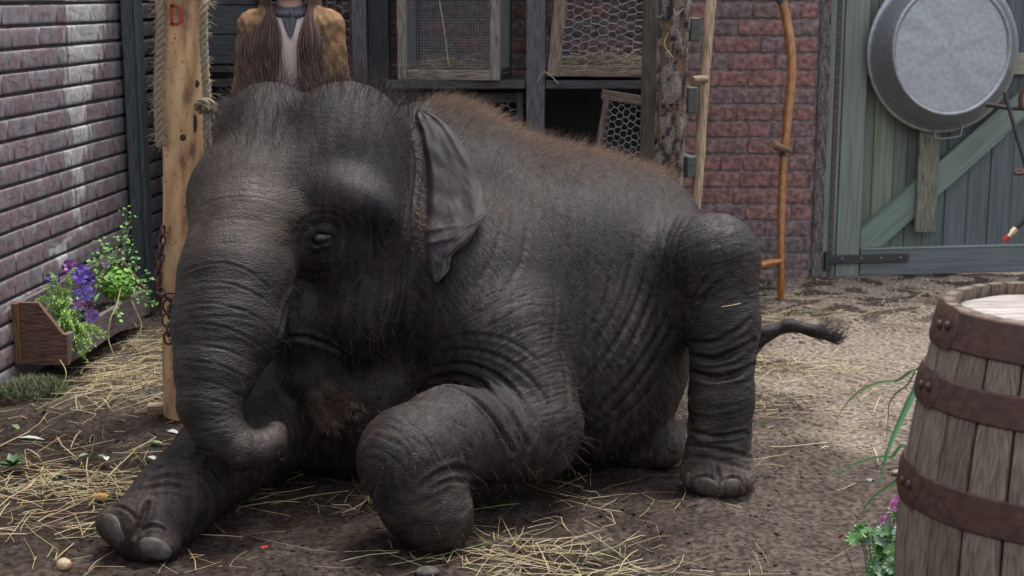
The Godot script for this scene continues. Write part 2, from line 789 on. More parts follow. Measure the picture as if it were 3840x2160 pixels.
func courses(parent: Node3D, frame: Transform3D, x0: float, x1: float, y1: float, split0: float, split1: float, material: Material, r: RandomNumberGenerator, tint: Callable, uv0 := Vector2(), uvs := Vector2.ONE, gap := 0.0045, headers := 0.2, length := 0.212) -> void:
	# bricks from x0 to x1; those outside split0..split1 or above y1 - 0.9 are joined into one part
	var rest := Soup.new()
	var row := 0
	var y := -0.009
	while y < y1:
		var x := x0 - r.randf_range(0.0, 0.15)
		while x < x1:
			var w := 0.102 if r.randf() < headers else length
			var a := maxf(x, x0)
			var b := minf(x + w, x1)
			if b - a > 0.02:
				var h := 0.0655
				var yy := maxf(y, -0.009)
				var m := brick(b - a - gap, h, r.randf_range(0.0005, 0.003), tint.call(r, a, yy), uv0 + Vector2(a, yy), uvs, r)
				var o := Transform3D(Basis(), Vector3(a, yy, r.randf_range(-0.0012, 0.0012)))
				if a >= split0 - 0.1 and b <= split1 + 0.1 and y < 1.42:
					part(parent, "brick", m, material, frame * o)
				else:
					var A := m.surface_get_arrays(0)
					var k := rest.P.size()
					for p: Vector3 in A[Mesh.ARRAY_VERTEX]: rest.P.append(frame * (o * p))
					for q: Vector3 in A[Mesh.ARRAY_NORMAL]: rest.N.append(frame.basis * q)
					rest.C.append_array(A[Mesh.ARRAY_COLOR])
					for q: int in A[Mesh.ARRAY_INDEX]: rest.I.append(q + k)
			x += w
		y += 0.076
		row += 1
	if rest.P.size():
		var o := part(parent, "brickwork", rest.mesh(), mat(Color(1, 1, 1), tex.mottle, Vector3.ONE * 3.0, 0.85, tex.fine, 0.15, true))
		o.set_meta("kind", "stuff")

func stain(x: float, y: float) -> float:
	# whitish lime wash that ran down the left wall
	var rows := [[0.25, 0.0, 0.0], [0.335, 0.56, 0.66], [0.40, 0.45, 0.62], [0.43, 0.76, 0.78], [0.50, 0.745, 0.80], [0.63, 0.735, 0.84], [0.72, 0.66, 0.89], [0.78, 0.75, 0.95], [0.88, 0.71, 0.915], [1.0, 0.705, 1.03], [1.07, 0.735, 1.09], [1.17, 0.745, 1.155], [1.29, 0.757, 1.20], [1.7, 0.78, 1.25]]
	for i in rows.size() - 1:
		if y >= rows[i][0] and y < rows[i + 1][0]:
			var t: float = (y - rows[i][0]) / (rows[i + 1][0] - rows[i][0])
			var a: float = lerpf(rows[i][1], rows[i + 1][1], t)
			var b: float = lerpf(rows[i][2], rows[i + 1][2], t)
			var wob := noise.get_noise_2d(x * 18.0, y * 5.0) * 0.045 + noise_b.get_noise_2d(x * 60.0, y * 40.0) * 0.012
			return smoothstep(-0.012, 0.035, minf(x - a, b - x) + wob)
	return 0.0

func left_wall() -> void:
	var size := 520
	var im := Image.create(size, size, false, Image.FORMAT_RGB8)
	for j in size:
		for i in size:
			var x := -0.5 + 2.5 * i / size
			var y := 1.7 * (1.0 - float(j) / size) - 0.05
			var n := noise.get_noise_2d(x * 9.0, y * 9.0)
			var m := noise_b.get_noise_2d(x * 35.0, y * 30.0)
			var drip := noise.get_noise_2d(x * 16.0 + 50.0, y * 4.0) * 0.7 + 0.3 * noise_b.get_noise_2d(x * 40.0, y * 9.0)
			var c := Color(0.190, 0.132, 0.139).lerp(Color(0.172, 0.150, 0.168), clampf(0.5 + n * 1.1, 0, 1))
			c = c * (1.0 + 0.22 * m + 0.05 * drip)
			# bluish grey film
			var film := clampf(smoothstep(0.05, 0.55, drip + 0.4 * n) * 0.6 + smoothstep(1.0, 1.35, y) * smoothstep(0.9, 0.2, x) * 0.55 + smoothstep(1.22, 1.4, x + drip * 0.1) * 0.45, 0.0, 0.85)
			c = c.lerp(Color(0.235, 0.235, 0.26), film * 0.8)
			var s := stain(x, y)
			c = c.lerp(Color(0.42, 0.405, 0.405) * (1.0 + 0.2 * m + 0.12 * n), s * 0.9)
			im.set_pixel(i, j, Color(c.r, c.g, c.b).linear_to_srgb())
	var m := StandardMaterial3D.new()
	m.albedo_texture = ImageTexture.create_from_image(im)
	m.roughness = 0.62
	m.heightmap_enabled = true
	m.heightmap_texture = tex.fine
	m.heightmap_scale = 0.12
	m.vertex_color_use_as_albedo = true
	var frame := Transform3D(Basis(WALL_ALONG, Vector3.UP, WALL_OUT), Vector3())
	var w := thing("brick_wall", WALL_AT, "purplish painted brick wall with a whitish lime streak, behind the planter box", "wall")
	var r := RandomNumberGenerator.new()
	r.seed = 11
	part(w, "mortar", box(Vector3(8.2, 2.7, 0.12), 0.0), mat(Color(0.06, 0.054, 0.056), tex.mottle, Vector3.ONE * 3, 0.9, tex.fine, 0.2), frame * at(Vector3(-1.9, 1.33, -0.0655)))
	courses(w, frame, -6.0, 2.2, 2.6, -0.25, 1.9, m, r, func(q: RandomNumberGenerator, _x: float, _y: float) -> Color: return Color(1, 1, 1) * q.randf_range(0.95, 1.05), Vector2(0.5, 0.05), Vector2(1.0 / 2.5, 1.0 / 1.7), 0.0012, 0.10, 0.236)

func back_wall() -> void:
	var w := thing("brick_wall", Vector3(0, 0, -6.81), "red brick wall behind the animal cages, ending beside the green door", "wall")
	var r := RandomNumberGenerator.new()
	r.seed = 5
	part(w, "mortar", box(Vector3(3.05, 2.7, 0.2), 0.0), mat(Color(0.32, 0.275, 0.275), tex.mottle, Vector3.ONE * 4, 0.95, tex.fine, 0.5), at(Vector3(-0.105, 1.33, -0.1045)))
	var m := mat(Color(1, 1, 1), tex.mottle, Vector3.ONE * 3.5, 0.8, tex.coarse, 0.3, true)
	m.uv1_world_triplanar = true
	var tint := func(q: RandomNumberGenerator, x: float, y: float) -> Color:
		var k := q.randf()
		var c := Color(0.32, 0.165, 0.155).lerp(Color(0.37, 0.185, 0.162), k) if k > 0.3 else Color(0.28, 0.178, 0.174)
		if q.randf() < clampf((y - 0.85) * 1.1, 0.05, 0.55): c = c.lerp(Color(0.22, 0.20, 0.18), q.randf_range(0.3, 0.75))
		if y < 0.25: c = c.lerp(Color(0.18, 0.165, 0.17), 0.5)
		return c * q.randf_range(0.92, 1.08)
	courses(w, Transform3D(), -1.45, 1.375, 2.6, -0.75, 1.4, m, r, tint)
	# rough mortar edge
	var P := PackedVector3Array()
	var rows := 90
	for j in rows + 1:
		var y := 2.62 * j / rows
		for i in 9:
			var t := i / 8.0
			var n := noise.get_noise_3d(t * 3.0, y * 22.0, 3.0) * 0.012 + noise_b.get_noise_3d(t * 9.0, y * 60.0, 1.0) * 0.005
			P.append(Vector3(1.372 + 0.066 * t + (n * 0.7 if i == 0 else 0.0), y, 0.004 + n if i > 0 and i < 8 else -0.06))
	part(w, "mortar_edge", grid_mesh(P, 9, rows + 1), mat(Color(0.25, 0.21, 0.21), tex.mottle, Vector3.ONE * 8, 0.95, tex.fine, 0.4))

func door() -> void:
	var turn := atan2(-0.12, 0.878) * -1.0
	var d := thing("barn_door", Vector3(1.491, 0, -6.928), "weathered green plank door with diagonal brace under the hanging metal tub", "door", "", turn)
	var green := func(g: Color, along := 1) -> StandardMaterial3D: return wood(g * 1.22, along, 0.72, 0.05, tex.paint)
	var put := func(called: String, x0: float, x1: float, y0: float, y1: float, z0: float, z1: float, m: Material) -> MeshInstance3D:
		return part(d, called, box(Vector3(x1 - x0, y1 - y0, z1 - z0), 0.003), m, at(Vector3((x0 + x1) * 0.5, (y0 + y1) * 0.5, (z0 + z1) * 0.5)))
	var g1 := Color(0.165, 0.185, 0.160)
	var g2 := Color(0.085, 0.115, 0.10)
	put.call("jamb", -0.05, -0.012, 0.0, 2.4, -0.10, 0.004, green.call(Color(0.17, 0.19, 0.175)))
	put.call("jamb", 0.012, 0.03, 0.0, 2.4, -0.10, -0.006, green.call(Color(0.14, 0.165, 0.15)))
	put.call("stile", 0.032, 0.146, 0.0, 2.4, -0.05, 0.0, green.call(g1))
	# long hinge with its knuckles
	var hinge := put.call("strip_hinge", -0.012, 0.012, 0.0, 2.4, -0.03, 0.002, mat(Color(0.10, 0.085, 0.08), tex.rust, Vector3.ONE * 9, 0.6, tex.fine, 0.1)) as MeshInstance3D
	var s := Soup.new()
	for i in 60: s.blob(Vector3(0, -1.18 + i * 0.04, 0.016), Basis.from_scale(Vector3(0.0045, 0.004, 0.004)), 6, 4)
	part(hinge, "rivets", s.mesh(), mat(Color(0.35, 0.30, 0.28), tex.rust, Vector3.ONE * 20, 0.5))
	# recessed planks
	var xs := [0.15, 0.205, 0.305, 0.375, 0.465, 0.57, 0.68, 0.79, 0.90, 1.02, 1.14, 1.28, 1.40, 1.53, 1.65, 1.78, 1.92]
	var tones := [Color(0.125, 0.13, 0.12), Color(0.155, 0.175, 0.135), Color(0.115, 0.125, 0.11), Color(0.095, 0.11, 0.10), Color(0.085, 0.11, 0.108), Color(0.092, 0.105, 0.112), Color(0.088, 0.098, 0.108), Color(0.09, 0.098, 0.11), Color(0.088, 0.098, 0.106), Color(0.09, 0.10, 0.11), Color(0.09, 0.10, 0.11)]
	for i in xs.size() - 1: put.call("plank", xs[i] + 0.0012, xs[i + 1] - 0.0012, 0.02, 2.4, -0.062, -0.038 + 0.003 * (i % 2), green.call(tones[mini(i, 10 - i % 3)]))
	put.call("rail", 0.15, 1.92, 0.945, 1.045, -0.034, -0.002, green.call(Color(0.23, 0.21, 0.17), 0))
	put.call("bottom_rail", 0.15, 1.92, 0.008, 0.132, -0.034, 0.004, green.call(Color(0.115, 0.128, 0.135), 0))
	put.call("rail_ledge", 0.15, 1.92, 0.132, 0.139, -0.034, 0.008, green.call(Color(0.20, 0.225, 0.23), 0))
	# diagonal brace, cut plumb at the stile and level at the rail
	var f := func(pts: Array, z0: float, z1: float) -> ArrayMesh:
		var q := Soup.new()
		var n := pts.size()
		for i in range(1, n - 1):
			q.tri(Vector3(pts[0].x, pts[0].y, z1), Vector3(pts[i].x, pts[i].y, z1), Vector3(pts[i + 1].x, pts[i + 1].y, z1))
			q.tri(Vector3(pts[0].x, pts[0].y, z0), Vector3(pts[i + 1].x, pts[i + 1].y, z0), Vector3(pts[i].x, pts[i].y, z0))
		for i in n:
			var a: Vector2 = pts[i]
			var b: Vector2 = pts[(i + 1) % n]
			q.quad(Vector3(a.x, a.y, z0), Vector3(b.x, b.y, z0), Vector3(b.x, b.y, z1), Vector3(a.x, a.y, z1))
		return q.mesh()
	var ang := atan2(0.575, 0.70)
	var rot := Basis(Vector3(0, 0, 1), ang)
	var pts := [Vector2(0.149, 0.142), Vector2(0.25, 0.142), Vector2(0.83, 0.655), Vector2(0.845, 0.675), Vector2(1.15, 0.94), Vector2(0.98, 0.94), Vector2(0.149, 0.228)]
	var loc := []
	for p: Vector2 in pts: loc.append(p.rotated(-ang))
	part(d, "brace", f.call(loc, -0.036, 0.0), green.call(Color(0.145, 0.185, 0.165), 0), Transform3D(rot, Vector3()))
	put.call("short_board", 0.405, 0.506, 0.212, 0.945, 0.002, 0.024, wood(Color(0.225, 0.23, 0.175), 1, 0.8, 0.1))
	# strap hinge
	var iron := mat(Color(0.055, 0.062, 0.066), tex.rust, Vector3.ONE * 6, 0.55, tex.fine, 0.1)
	put.call("hinge_pin", -0.03, -0.006, 0.04, 0.13, 0.004, 0.026, iron)
	var st := put.call("hinge_strap", -0.006, 0.385, 0.072, 0.112, 0.010, 0.016, iron) as MeshInstance3D
	for x: float in [-0.135, -0.04, 0.055, 0.15]:
		var b := Soup.new()
		b.blob(Vector3(), Basis.from_scale(Vector3(0.009, 0.009, 0.006)), 10, 6)
		part(st, "bolt_head", b.mesh(), mat(Color(0.10, 0.10, 0.105), null, Vector3.ONE, 0.45), at(Vector3(x, 0, 0.004)))
	part(d, "lintel", box(Vector3(1.6, 0.2, 0.2), 0.004), green.call(g2, 0), at(Vector3(0.6, 2.51, -0.06)))

func tub() -> void:
	var turn := 0.1358
	var up := Basis(Vector3.UP, turn)
	var centre := Vector3(1.491, 0, -6.928) + up * Vector3(0.488, 1.055, 0.03)
	var t := thing("metal_tub", centre, "oval galvanised metal tub hung upside down on the green door", "tub", "", turn)
	# profile rings: half width, half height, distance from the door, shift
	var rings := [[0.352, 0.305, 0.004, 0.0], [0.362, 0.315, 0.0, 0.0], [0.366, 0.319, 0.008, 0.0], [0.360, 0.313, 0.015, 0.0], [0.348, 0.301, 0.012, 0.0], [0.335, 0.290, 0.045, 0.004], [0.313, 0.274, 0.09, 0.012], [0.286, 0.256, 0.128, 0.022], [0.282, 0.253, 0.135, 0.022], [0.276, 0.248, 0.138, 0.022], [0.269, 0.242, 0.135, 0.022], [0.264, 0.238, 0.129, 0.022]]
	var tilt := 0.18
	var seg := 72
	var P := PackedVector3Array()
	for r: Array in rings:
		for i in seg:
			var a := TAU * i / seg
			# an oval longer up and down
			var v := Vector2(cos(a) * r[0] * 1.0, sin(a) * r[1] * 1.18)
			v = v.rotated(tilt)
			P.append(Vector3(v.x - 0.012 * r[3] / 0.022, v.y + r[3] * 0.6, r[2]))
	var zinc := mat(Color(0.36, 0.37, 0.385), tex.zinc, Vector3(2.5, 2.5, 5), 0.42, tex.coarse, 0.08, false, 0.75)
	part(t, "side", grid_mesh(P, seg, rings.size(), true), zinc)
	var B := PackedVector3Array()
	var last: Array = rings[rings.size() - 1]
	for k: float in [1.0, 0.75, 0.5, 0.25, 0.0]:
		for i in seg:
			var a := TAU * i / seg
			var v := Vector2(cos(a) * last[0] * 1.0, sin(a) * last[1] * 1.18).rotated(tilt) * k
			B.append(Vector3(v.x - 0.012, v.y + 0.0132, last[2] + 0.004 * (1.0 - k) + noise.get_noise_2d(v.x * 7, v.y * 7) * 0.003))
	part(t, "bottom", grid_mesh(B, seg, 5, true), mat(Color(0.40, 0.41, 0.435), tex.zinc, Vector3.ONE * 3.0, 0.5, tex.coarse, 0.05, false, 0.25))
	var h := smooth_path([Vector3(-0.035, -0.355, 0.03), Vector3(-0.034, -0.377, 0.045), Vector3(-0.022, -0.397, 0.055), Vector3(0.075, -0.387, 0.055), Vector3(0.093, -0.365, 0.045), Vector3(0.097, -0.337, 0.03)], 5)
	part(t, "handle", rod(h, same(0.0055, h.size()), 8), mat(Color(0.2, 0.2, 0.21), tex.zinc, Vector3.ONE * 9, 0.45, null, 0.1, false, 0.6))

func tools() -> void:
	# scythe handle
	var axis := [Vector3(1.121, 1.607, -6.660), Vector3(1.153, 1.388, -6.630), Vector3(1.173, 1.287, -6.610), Vector3(1.192, 1.202, -6.600), Vector3(1.206, 1.117, -6.580), Vector3(1.214, 1.007, -6.560), Vector3(1.209, 0.897, -6.540), Vector3(1.198, 0.796, -6.520), Vector3(1.188, 0.694, -6.500), Vector3(1.177, 0.558, -6.480), Vector3(1.172, 0.439, -6.460), Vector3(1.169, 0.269, -6.430), Vector3(1.171, 0.115, -6.410), Vector3(1.175, -0.003, -6.410)]
	var base := Vector3(1.172, 0.000, -6.393)
	var o := thing("scythe_handle", base, "curved varnished wooden scythe handle with two grips, leaning on the red bricks", "tool handle")
	var sm := smooth_path(axis, 5)
	var rad := []
	for i in sm.size():
		sm[i] -= base
		rad.append(lerpf(0.0215, 0.0155, clampf((i - 28.0) / 30.0, 0, 1)))
	var varnish := mat(Color(0.40, 0.155, 0.035), tex.grain, Vector3(9, 1.0, 9), 0.30, tex.grain_bump, 0.03)
	varnish.clearcoat_enabled = true
	varnish.clearcoat = 0.5
	varnish.clearcoat_roughness = 0.2
	part(o, "shaft", rod(sm, rad, 14), varnish)
	part(o, "grip", rod([Vector3(1.200, 0.647, -6.490) - base, Vector3(1.159, 0.662, -6.440) - base, Vector3(1.125, 0.676, -6.390) - base, Vector3(1.109, 0.683, -6.370) - base], [0.012, 0.017, 0.018, 0.015], 10), mat(Color(0.22, 0.14, 0.08), tex.grain, Vector3.ONE * 12, 0.5))
	part(o, "grip", rod([Vector3(1.176, 0.171, -6.420) - base, Vector3(1.117, 0.175, -6.360) - base, Vector3(1.048, 0.173, -6.300) - base], [0.012, 0.016, 0.015], 10), varnish)
	part(o, "collar", rod([Vector3(1.182, 0.643, -6.495) - base, Vector3(1.180, 0.619, -6.490) - base], [0.021, 0.021], 12), mat(Color(0.05, 0.035, 0.03), null, Vector3.ONE, 0.6))
	part(o, "collar", rod([Vector3(1.173, 0.179, -6.425) - base, Vector3(1.174, 0.158, -6.425) - base], [0.0185, 0.0185], 12), mat(Color(0.05, 0.035, 0.03), null, Vector3.ONE, 0.6))
	part(o, "collar", rod([Vector3(1.158, 1.304, -6.615) - base, Vector3(1.178, 1.276, -6.605) - base], [0.024, 0.024], 12), mat(Color(0.05, 0.04, 0.04), null, Vector3.ONE, 0.6))
	# smooth pole with a peg
	var b2 := Vector3(0.62, 0, -5.62)
	var p := thing("tool_handle", b2, "pale smooth wooden handle with a short peg, beside the bark-covered post", "tool handle")
	var line := [Vector3(0.803, 1.530, -5.950) - b2, Vector3(0.768, 1.288, -5.880) - b2, Vector3(0.736, 0.943, -5.790) - b2, Vector3(0.703, 0.494, -5.700) - b2, Vector3(0.005, 0.0, 0.0)]
	var l2 := smooth_path(line, 6)
	for i in l2.size(): l2[i] += Vector3(noise.get_noise_1d(i * 0.4), 0, 0) * 0.0012
	part(p, "shaft", rod(l2, same(0.0205, l2.size()), 12), wood(Color(0.42, 0.29, 0.185), 1, 0.6, 0.1))
	part(p, "peg", rod([Vector3(0.742, 0.991, -5.780) - b2, Vector3(0.710, 0.993, -5.740) - b2, Vector3(0.682, 0.993, -5.710) - b2], [0.0145, 0.0145, 0.013], 10), wood(Color(0.30, 0.20, 0.14), 0, 0.6, 0.06))
	# iron bars on the door and the hose
	var iron := mat(Color(0.06, 0.058, 0.072), tex.rust, Vector3.ONE * 8, 0.5, tex.fine, 0.08, false, 0.3)
	var rust := mat(Color(0.115, 0.055, 0.045), tex.rust, Vector3.ONE * 8, 0.7, tex.fine, 0.1)
	var c := Vector3(2.222, 0.755, -6.600)
	var t := thing("iron_hook_rod", c, "thin dark iron rod with a rusty hooked end, right of the tub", "iron rod")
	part(t, "rod", rod([Vector3(2.164, 0.889, -6.620) - c, Vector3(2.247, 0.602, -6.560) - c, Vector3(2.265, 0.540, -6.550) - c], [0.0095, 0.0095, 0.0095], 8), iron)
	var hk := smooth_path([Vector3(2.264, 0.547, -6.550) - c, Vector3(2.233, 0.553, -6.540) - c, Vector3(2.209, 0.550, -6.540) - c, Vector3(2.213, 0.540, -6.530) - c, Vector3(2.264, 0.549, -6.530) - c], 4)
	part(t, "hook", rod(hk, same(0.009, hk.size()), 8), rust)
	var c2 := Vector3(2.238, 0.811, -6.660)
	var t2 := thing("iron_bracket", c2, "dark iron bar with a rusty curved arm, just behind the rod beside the tub", "iron bracket")
	part(t2, "bar", rod([Vector3(2.115, 0.830, -6.720) - c2, Vector3(2.198, 0.817, -6.700) - c2, Vector3(2.379, 0.813, -6.660) - c2], [0.011, 0.011, 0.011], 8), iron)
	var arm := smooth_path([Vector3(2.266, 0.815, -6.680) - c2, Vector3(2.256, 0.854, -6.680) - c2, Vector3(2.264, 0.896, -6.680) - c2, Vector3(2.290, 0.932, -6.680) - c2], 4)
	part(t2, "arm", rod(arm, same(0.011, arm.size()), 8), rust)
	var c3 := Vector3(2.017, 0.354, -6.000)
	var t3 := thing("garden_hose", c3, "black rubber hose end with a brass collar and a red tip, above the barrel", "hose")
	var hp := smooth_path([Vector3(2.035, 0.374, -6.000) - c3, Vector3(2.077, 0.420, -6.000) - c3, Vector3(2.144, 0.500, -6.000) - c3, Vector3(2.257, 0.597, -6.000) - c3, Vector3(2.464, 0.613, -6.000) - c3], 5)
	part(t3, "hose", rod(hp, same(0.0115, hp.size()), 10), mat(Color(0.012, 0.012, 0.014), null, Vector3.ONE, 0.5))
	part(t3, "brass_collar", rod([Vector3(2.041, 0.381, -6.000) - c3, Vector3(2.026, 0.363, -6.000) - c3, Vector3(2.025, 0.361, -6.000) - c3, Vector3(2.016, 0.350, -6.000) - c3, Vector3(2.013, 0.345, -6.000) - c3], [0.0145, 0.0145, 0.010, 0.010, 0.0125], 12), mat(Color(0.75, 0.58, 0.40), null, Vector3.ONE, 0.28, null, 0.1, false, 0.9))
	part(t3, "red_tip", rod([Vector3(2.014, 0.346, -6.000) - c3, Vector3(2.002, 0.333, -6.000) - c3, Vector3(1.999, 0.328, -6.000) - c3], [0.0155, 0.0155, 0.012], 12), mat(Color(0.28, 0.02, 0.025), null, Vector3.ONE, 0.4))

func bark_ladder() -> void:
	var base := Vector3(0.565, 0, -5.55)
	var o := thing("rustic_ladder", base, "birch post with peeling bark and three green rung ends, right of the cages", "ladder")
	var top := Vector3(0.608, 1.503, -5.620) - base
	var low := Vector3(0.0, -0.02, 0.0)
	var seg := 40
	var rows := 190
	var P := PackedVector3Array()
	var C := PackedColorArray()
	var bark := FastNoiseLite.new()
	bark.seed = 4
	bark.frequency = 1.0
	bark.fractal_octaves = 3
	for j in rows + 1:
		var t := float(j) / rows
		var y := t * 1.55
		var c := low.lerp(top, t)
		for i in seg:
			var a := TAU * i / seg
			var d := Vector3(cos(a), 0, sin(a))
			var n := bark.get_noise_3d(d.x * 0.9, y * 4.0, d.z * 0.9)
			var n2 := bark.get_noise_3d(d.x * 1.7, y * 10.0, d.z * 1.7)
			var m := n + n2 * 0.25
			var r := 0.046
			var col: Color
			if m > -0.02:
				r += 0.008 + clampf((m - 0.0) * 0.012, 0, 0.006) + n2 * 0.004
				col = Color(0.24, 0.20, 0.175).lerp(Color(0.40, 0.345, 0.31), clampf(0.5 + n2 * 1.5, 0, 1))
				if n2 < -0.18: col = Color(0.045, 0.038, 0.036)
			elif m > -0.08:
				r += 0.001
				col = Color(0.035, 0.03, 0.028)
			else:
				col = Color(0.36, 0.215, 0.12).lerp(Color(0.22, 0.135, 0.085), clampf(0.5 + n2 * 2.0, 0, 1))
			P.append(c + d * r)
			C.append(col)
	part(o, "bark_stile", grid_mesh(P, seg, rows + 1, true, C), mat(Color(1, 1, 1), tex.bark, Vector3(14, 9, 14), 0.85, tex.fine, 0.25, true))
	var m := wood(Color(0.085, 0.093, 0.083), 2, 0.8, 0.1, tex.paint)
	for q: Array in [[Vector3(0.685, 1.181, -5.660), 0.088], [Vector3(0.680, 0.919, -5.660), 0.098], [Vector3(0.683, 0.666, -5.660), 0.082]]:
		var e: Vector3 = q[0] - base
		part(o, "rung", box(Vector3(0.04, q[1], 0.42), 0.004), m, Transform3D(Basis(Vector3.UP, 0.22), e + Basis(Vector3.UP, 0.22) * Vector3(0, 0, -0.21)))
	# the other stile stands behind
	part(o, "stile", rod([Vector3(-0.04, -0.02, -0.32), Vector3(-0.02, 1.55, -0.42)], [0.03, 0.03], 10), wood(Color(0.1, 0.085, 0.07), 1))

func wire_hex(w: float, h: float, px: float, py: float, r: float, slant := 0.0) -> ArrayMesh:
	# twisted hexagon wire in the x-y plane, lower left corner at the origin
	var s := Soup.new()
	var seg := func(a: Vector2, b: Vector2, rr: float) -> void:
		if a.x < 0 and b.x < 0 or a.x > w and b.x > w or a.y < 0 and b.y < 0 or a.y > h and b.y > h: return
		a = a.clamp(Vector2.ZERO, Vector2(w, h))
		b = b.clamp(Vector2.ZERO, Vector2(w, h))
		if a.distance_to(b) < 0.002: return
		var zz := Vector3(0, 0, noise.get_noise_2d(a.x * 9, a.y * 9) * 0.004)
		var ze := Vector3(0, 0, noise.get_noise_2d(b.x * 9, b.y * 9) * 0.004)
		s.tube(PackedVector3Array([Vector3(a.x, a.y, 0) + zz, Vector3(b.x, b.y, 0) + ze]), PackedFloat32Array([rr, rr]), 5, false)
	var jit := func(p: Vector2) -> Vector2: return p + Vector2(noise.get_noise_2d(p.x * 40, p.y * 40), noise.get_noise_2d(p.x * 40 + 9, p.y * 40)) * px * 0.12
	var ny := int(h / py) + 3
	var nx := int(w / (px * 1.5)) + 3
	for j in range(-1, ny):
		for i in range(-1, nx):
			for half in 2:
				# a twisted flat link, then two sloping single wires
				var c := Vector2((i * 1.5 + half * 0.75) * px, (j + half * 0.5) * py)
				var a: Vector2 = jit.call(c + Vector2(-px * 0.25, 0))
				var b: Vector2 = jit.call(c + Vector2(px * 0.25, 0))
				seg.call(a, b, r * 1.5)
				seg.call(b, jit.call(c + Vector2(px * 0.5, py * 0.5)), r)
				seg.call(b, jit.call(c + Vector2(px * 0.5, -py * 0.5)), r)
	return s.mesh()

func wire_square(w: float, h: float, p: float, r: float) -> ArrayMesh:
	var s := Soup.new()
	for i in int(w / p) + 1:
		var x := i * p
		s.tube(PackedVector3Array([Vector3(x, 0, 0), Vector3(x + 0.001, h * 0.5, 0.0015), Vector3(x, h, 0)]), PackedFloat32Array([r, r, r]), 4, false)
	for j in int(h / p) + 1:
		var y := j * p
		s.tube(PackedVector3Array([Vector3(0, y, 0.001), Vector3(w * 0.5, y + 0.001, 0.0), Vector3(w, y, 0.001)]), PackedFloat32Array([r, r, r]), 4, false)
	return s.mesh()

func beam(parent: Node, called: String, a: Vector3, b: Vector3, w: float, d: float, m: Material, facing := Vector3.BACK) -> MeshInstance3D:
	return part(parent, called, box(Vector3(w, a.distance_to(b), d), 0.003), m, span(a, b, facing))

func straw_bed(called: String, centre: Vector3, size: Vector3, n: int, label: String, sd: int) -> void:
	var r := RandomNumberGenerator.new()
	r.seed = sd
	var s := Soup.new()
	for i in n:
		var p := Vector3(r.randf_range(-1, 1) * size.x, r.randf_range(0, 1) * size.y, r.randf_range(-1, 1) * size.z)
		p.y *= 1.0 - 0.5 * absf(p.x / size.x)
		straw_blade(s, p, r.randf() * TAU, r.randf_range(0.05, 0.16), r.randf_range(0.002, 0.0035), r, 0.35)
	tag(part(self, called, s.mesh(), mat(Color(1, 1, 1), null, Vector3.ONE, 0.6, null, 0.1, true), at(centre)), label, "straw", "", "stuff")

func straw_blade(s: Soup, p: Vector3, yaw: float, length: float, width: float, r: RandomNumberGenerator, pitch := 0.12) -> void:
	var k := r.randf()
	s.col = Color(0.42, 0.31, 0.14).lerp(Color(0.55, 0.47, 0.30), r.randf()) if k < 0.7 else (Color(0.30, 0.20, 0.10) if k < 0.88 else Color(0.32, 0.34, 0.15))
	s.col = s.col * r.randf_range(0.5, 0.95)
	var segs := 4
	var turn := r.randf_range(-0.25, 0.25) if r.randf() < 0.7 else r.randf_range(-1.4, 1.4)
	var kink := r.randi_range(1, 3)
	var sl := r.randf_range(-pitch, pitch)
	var roll := r.randf_range(-0.7, 0.7)
	var q := p
	var pts := [q]
	for i in segs:
		if i == kink:
			yaw += turn
			sl = -sl * 0.7
		yaw += turn * 0.12
		q += Vector3(cos(yaw) * cos(sl), sin(sl), sin(yaw) * cos(sl)) * length / segs
		q.y = maxf(q.y, 0.002)
		pts.append(q)
	for i in segs:
		var a: Vector3 = pts[i]
		var b: Vector3 = pts[i + 1]
		var t := (b - a).normalized()
		var side := t.cross(Vector3.UP).normalized()
		side = (side * cos(roll) + Vector3.UP * sin(roll)) * width * 0.5
		var n := side.cross(t).normalized() * width * 0.25
		if n.y < 0: n = -n
		var w0 := 1.0
		var w1 := 0.55 if i == segs - 1 else 1.0
		# a low roof section: two long faces
		s.quad(a - side * w0, b - side * w1, b + n, a + n)
		s.quad(a + n, b + n, b + side * w1, a + side * w0)

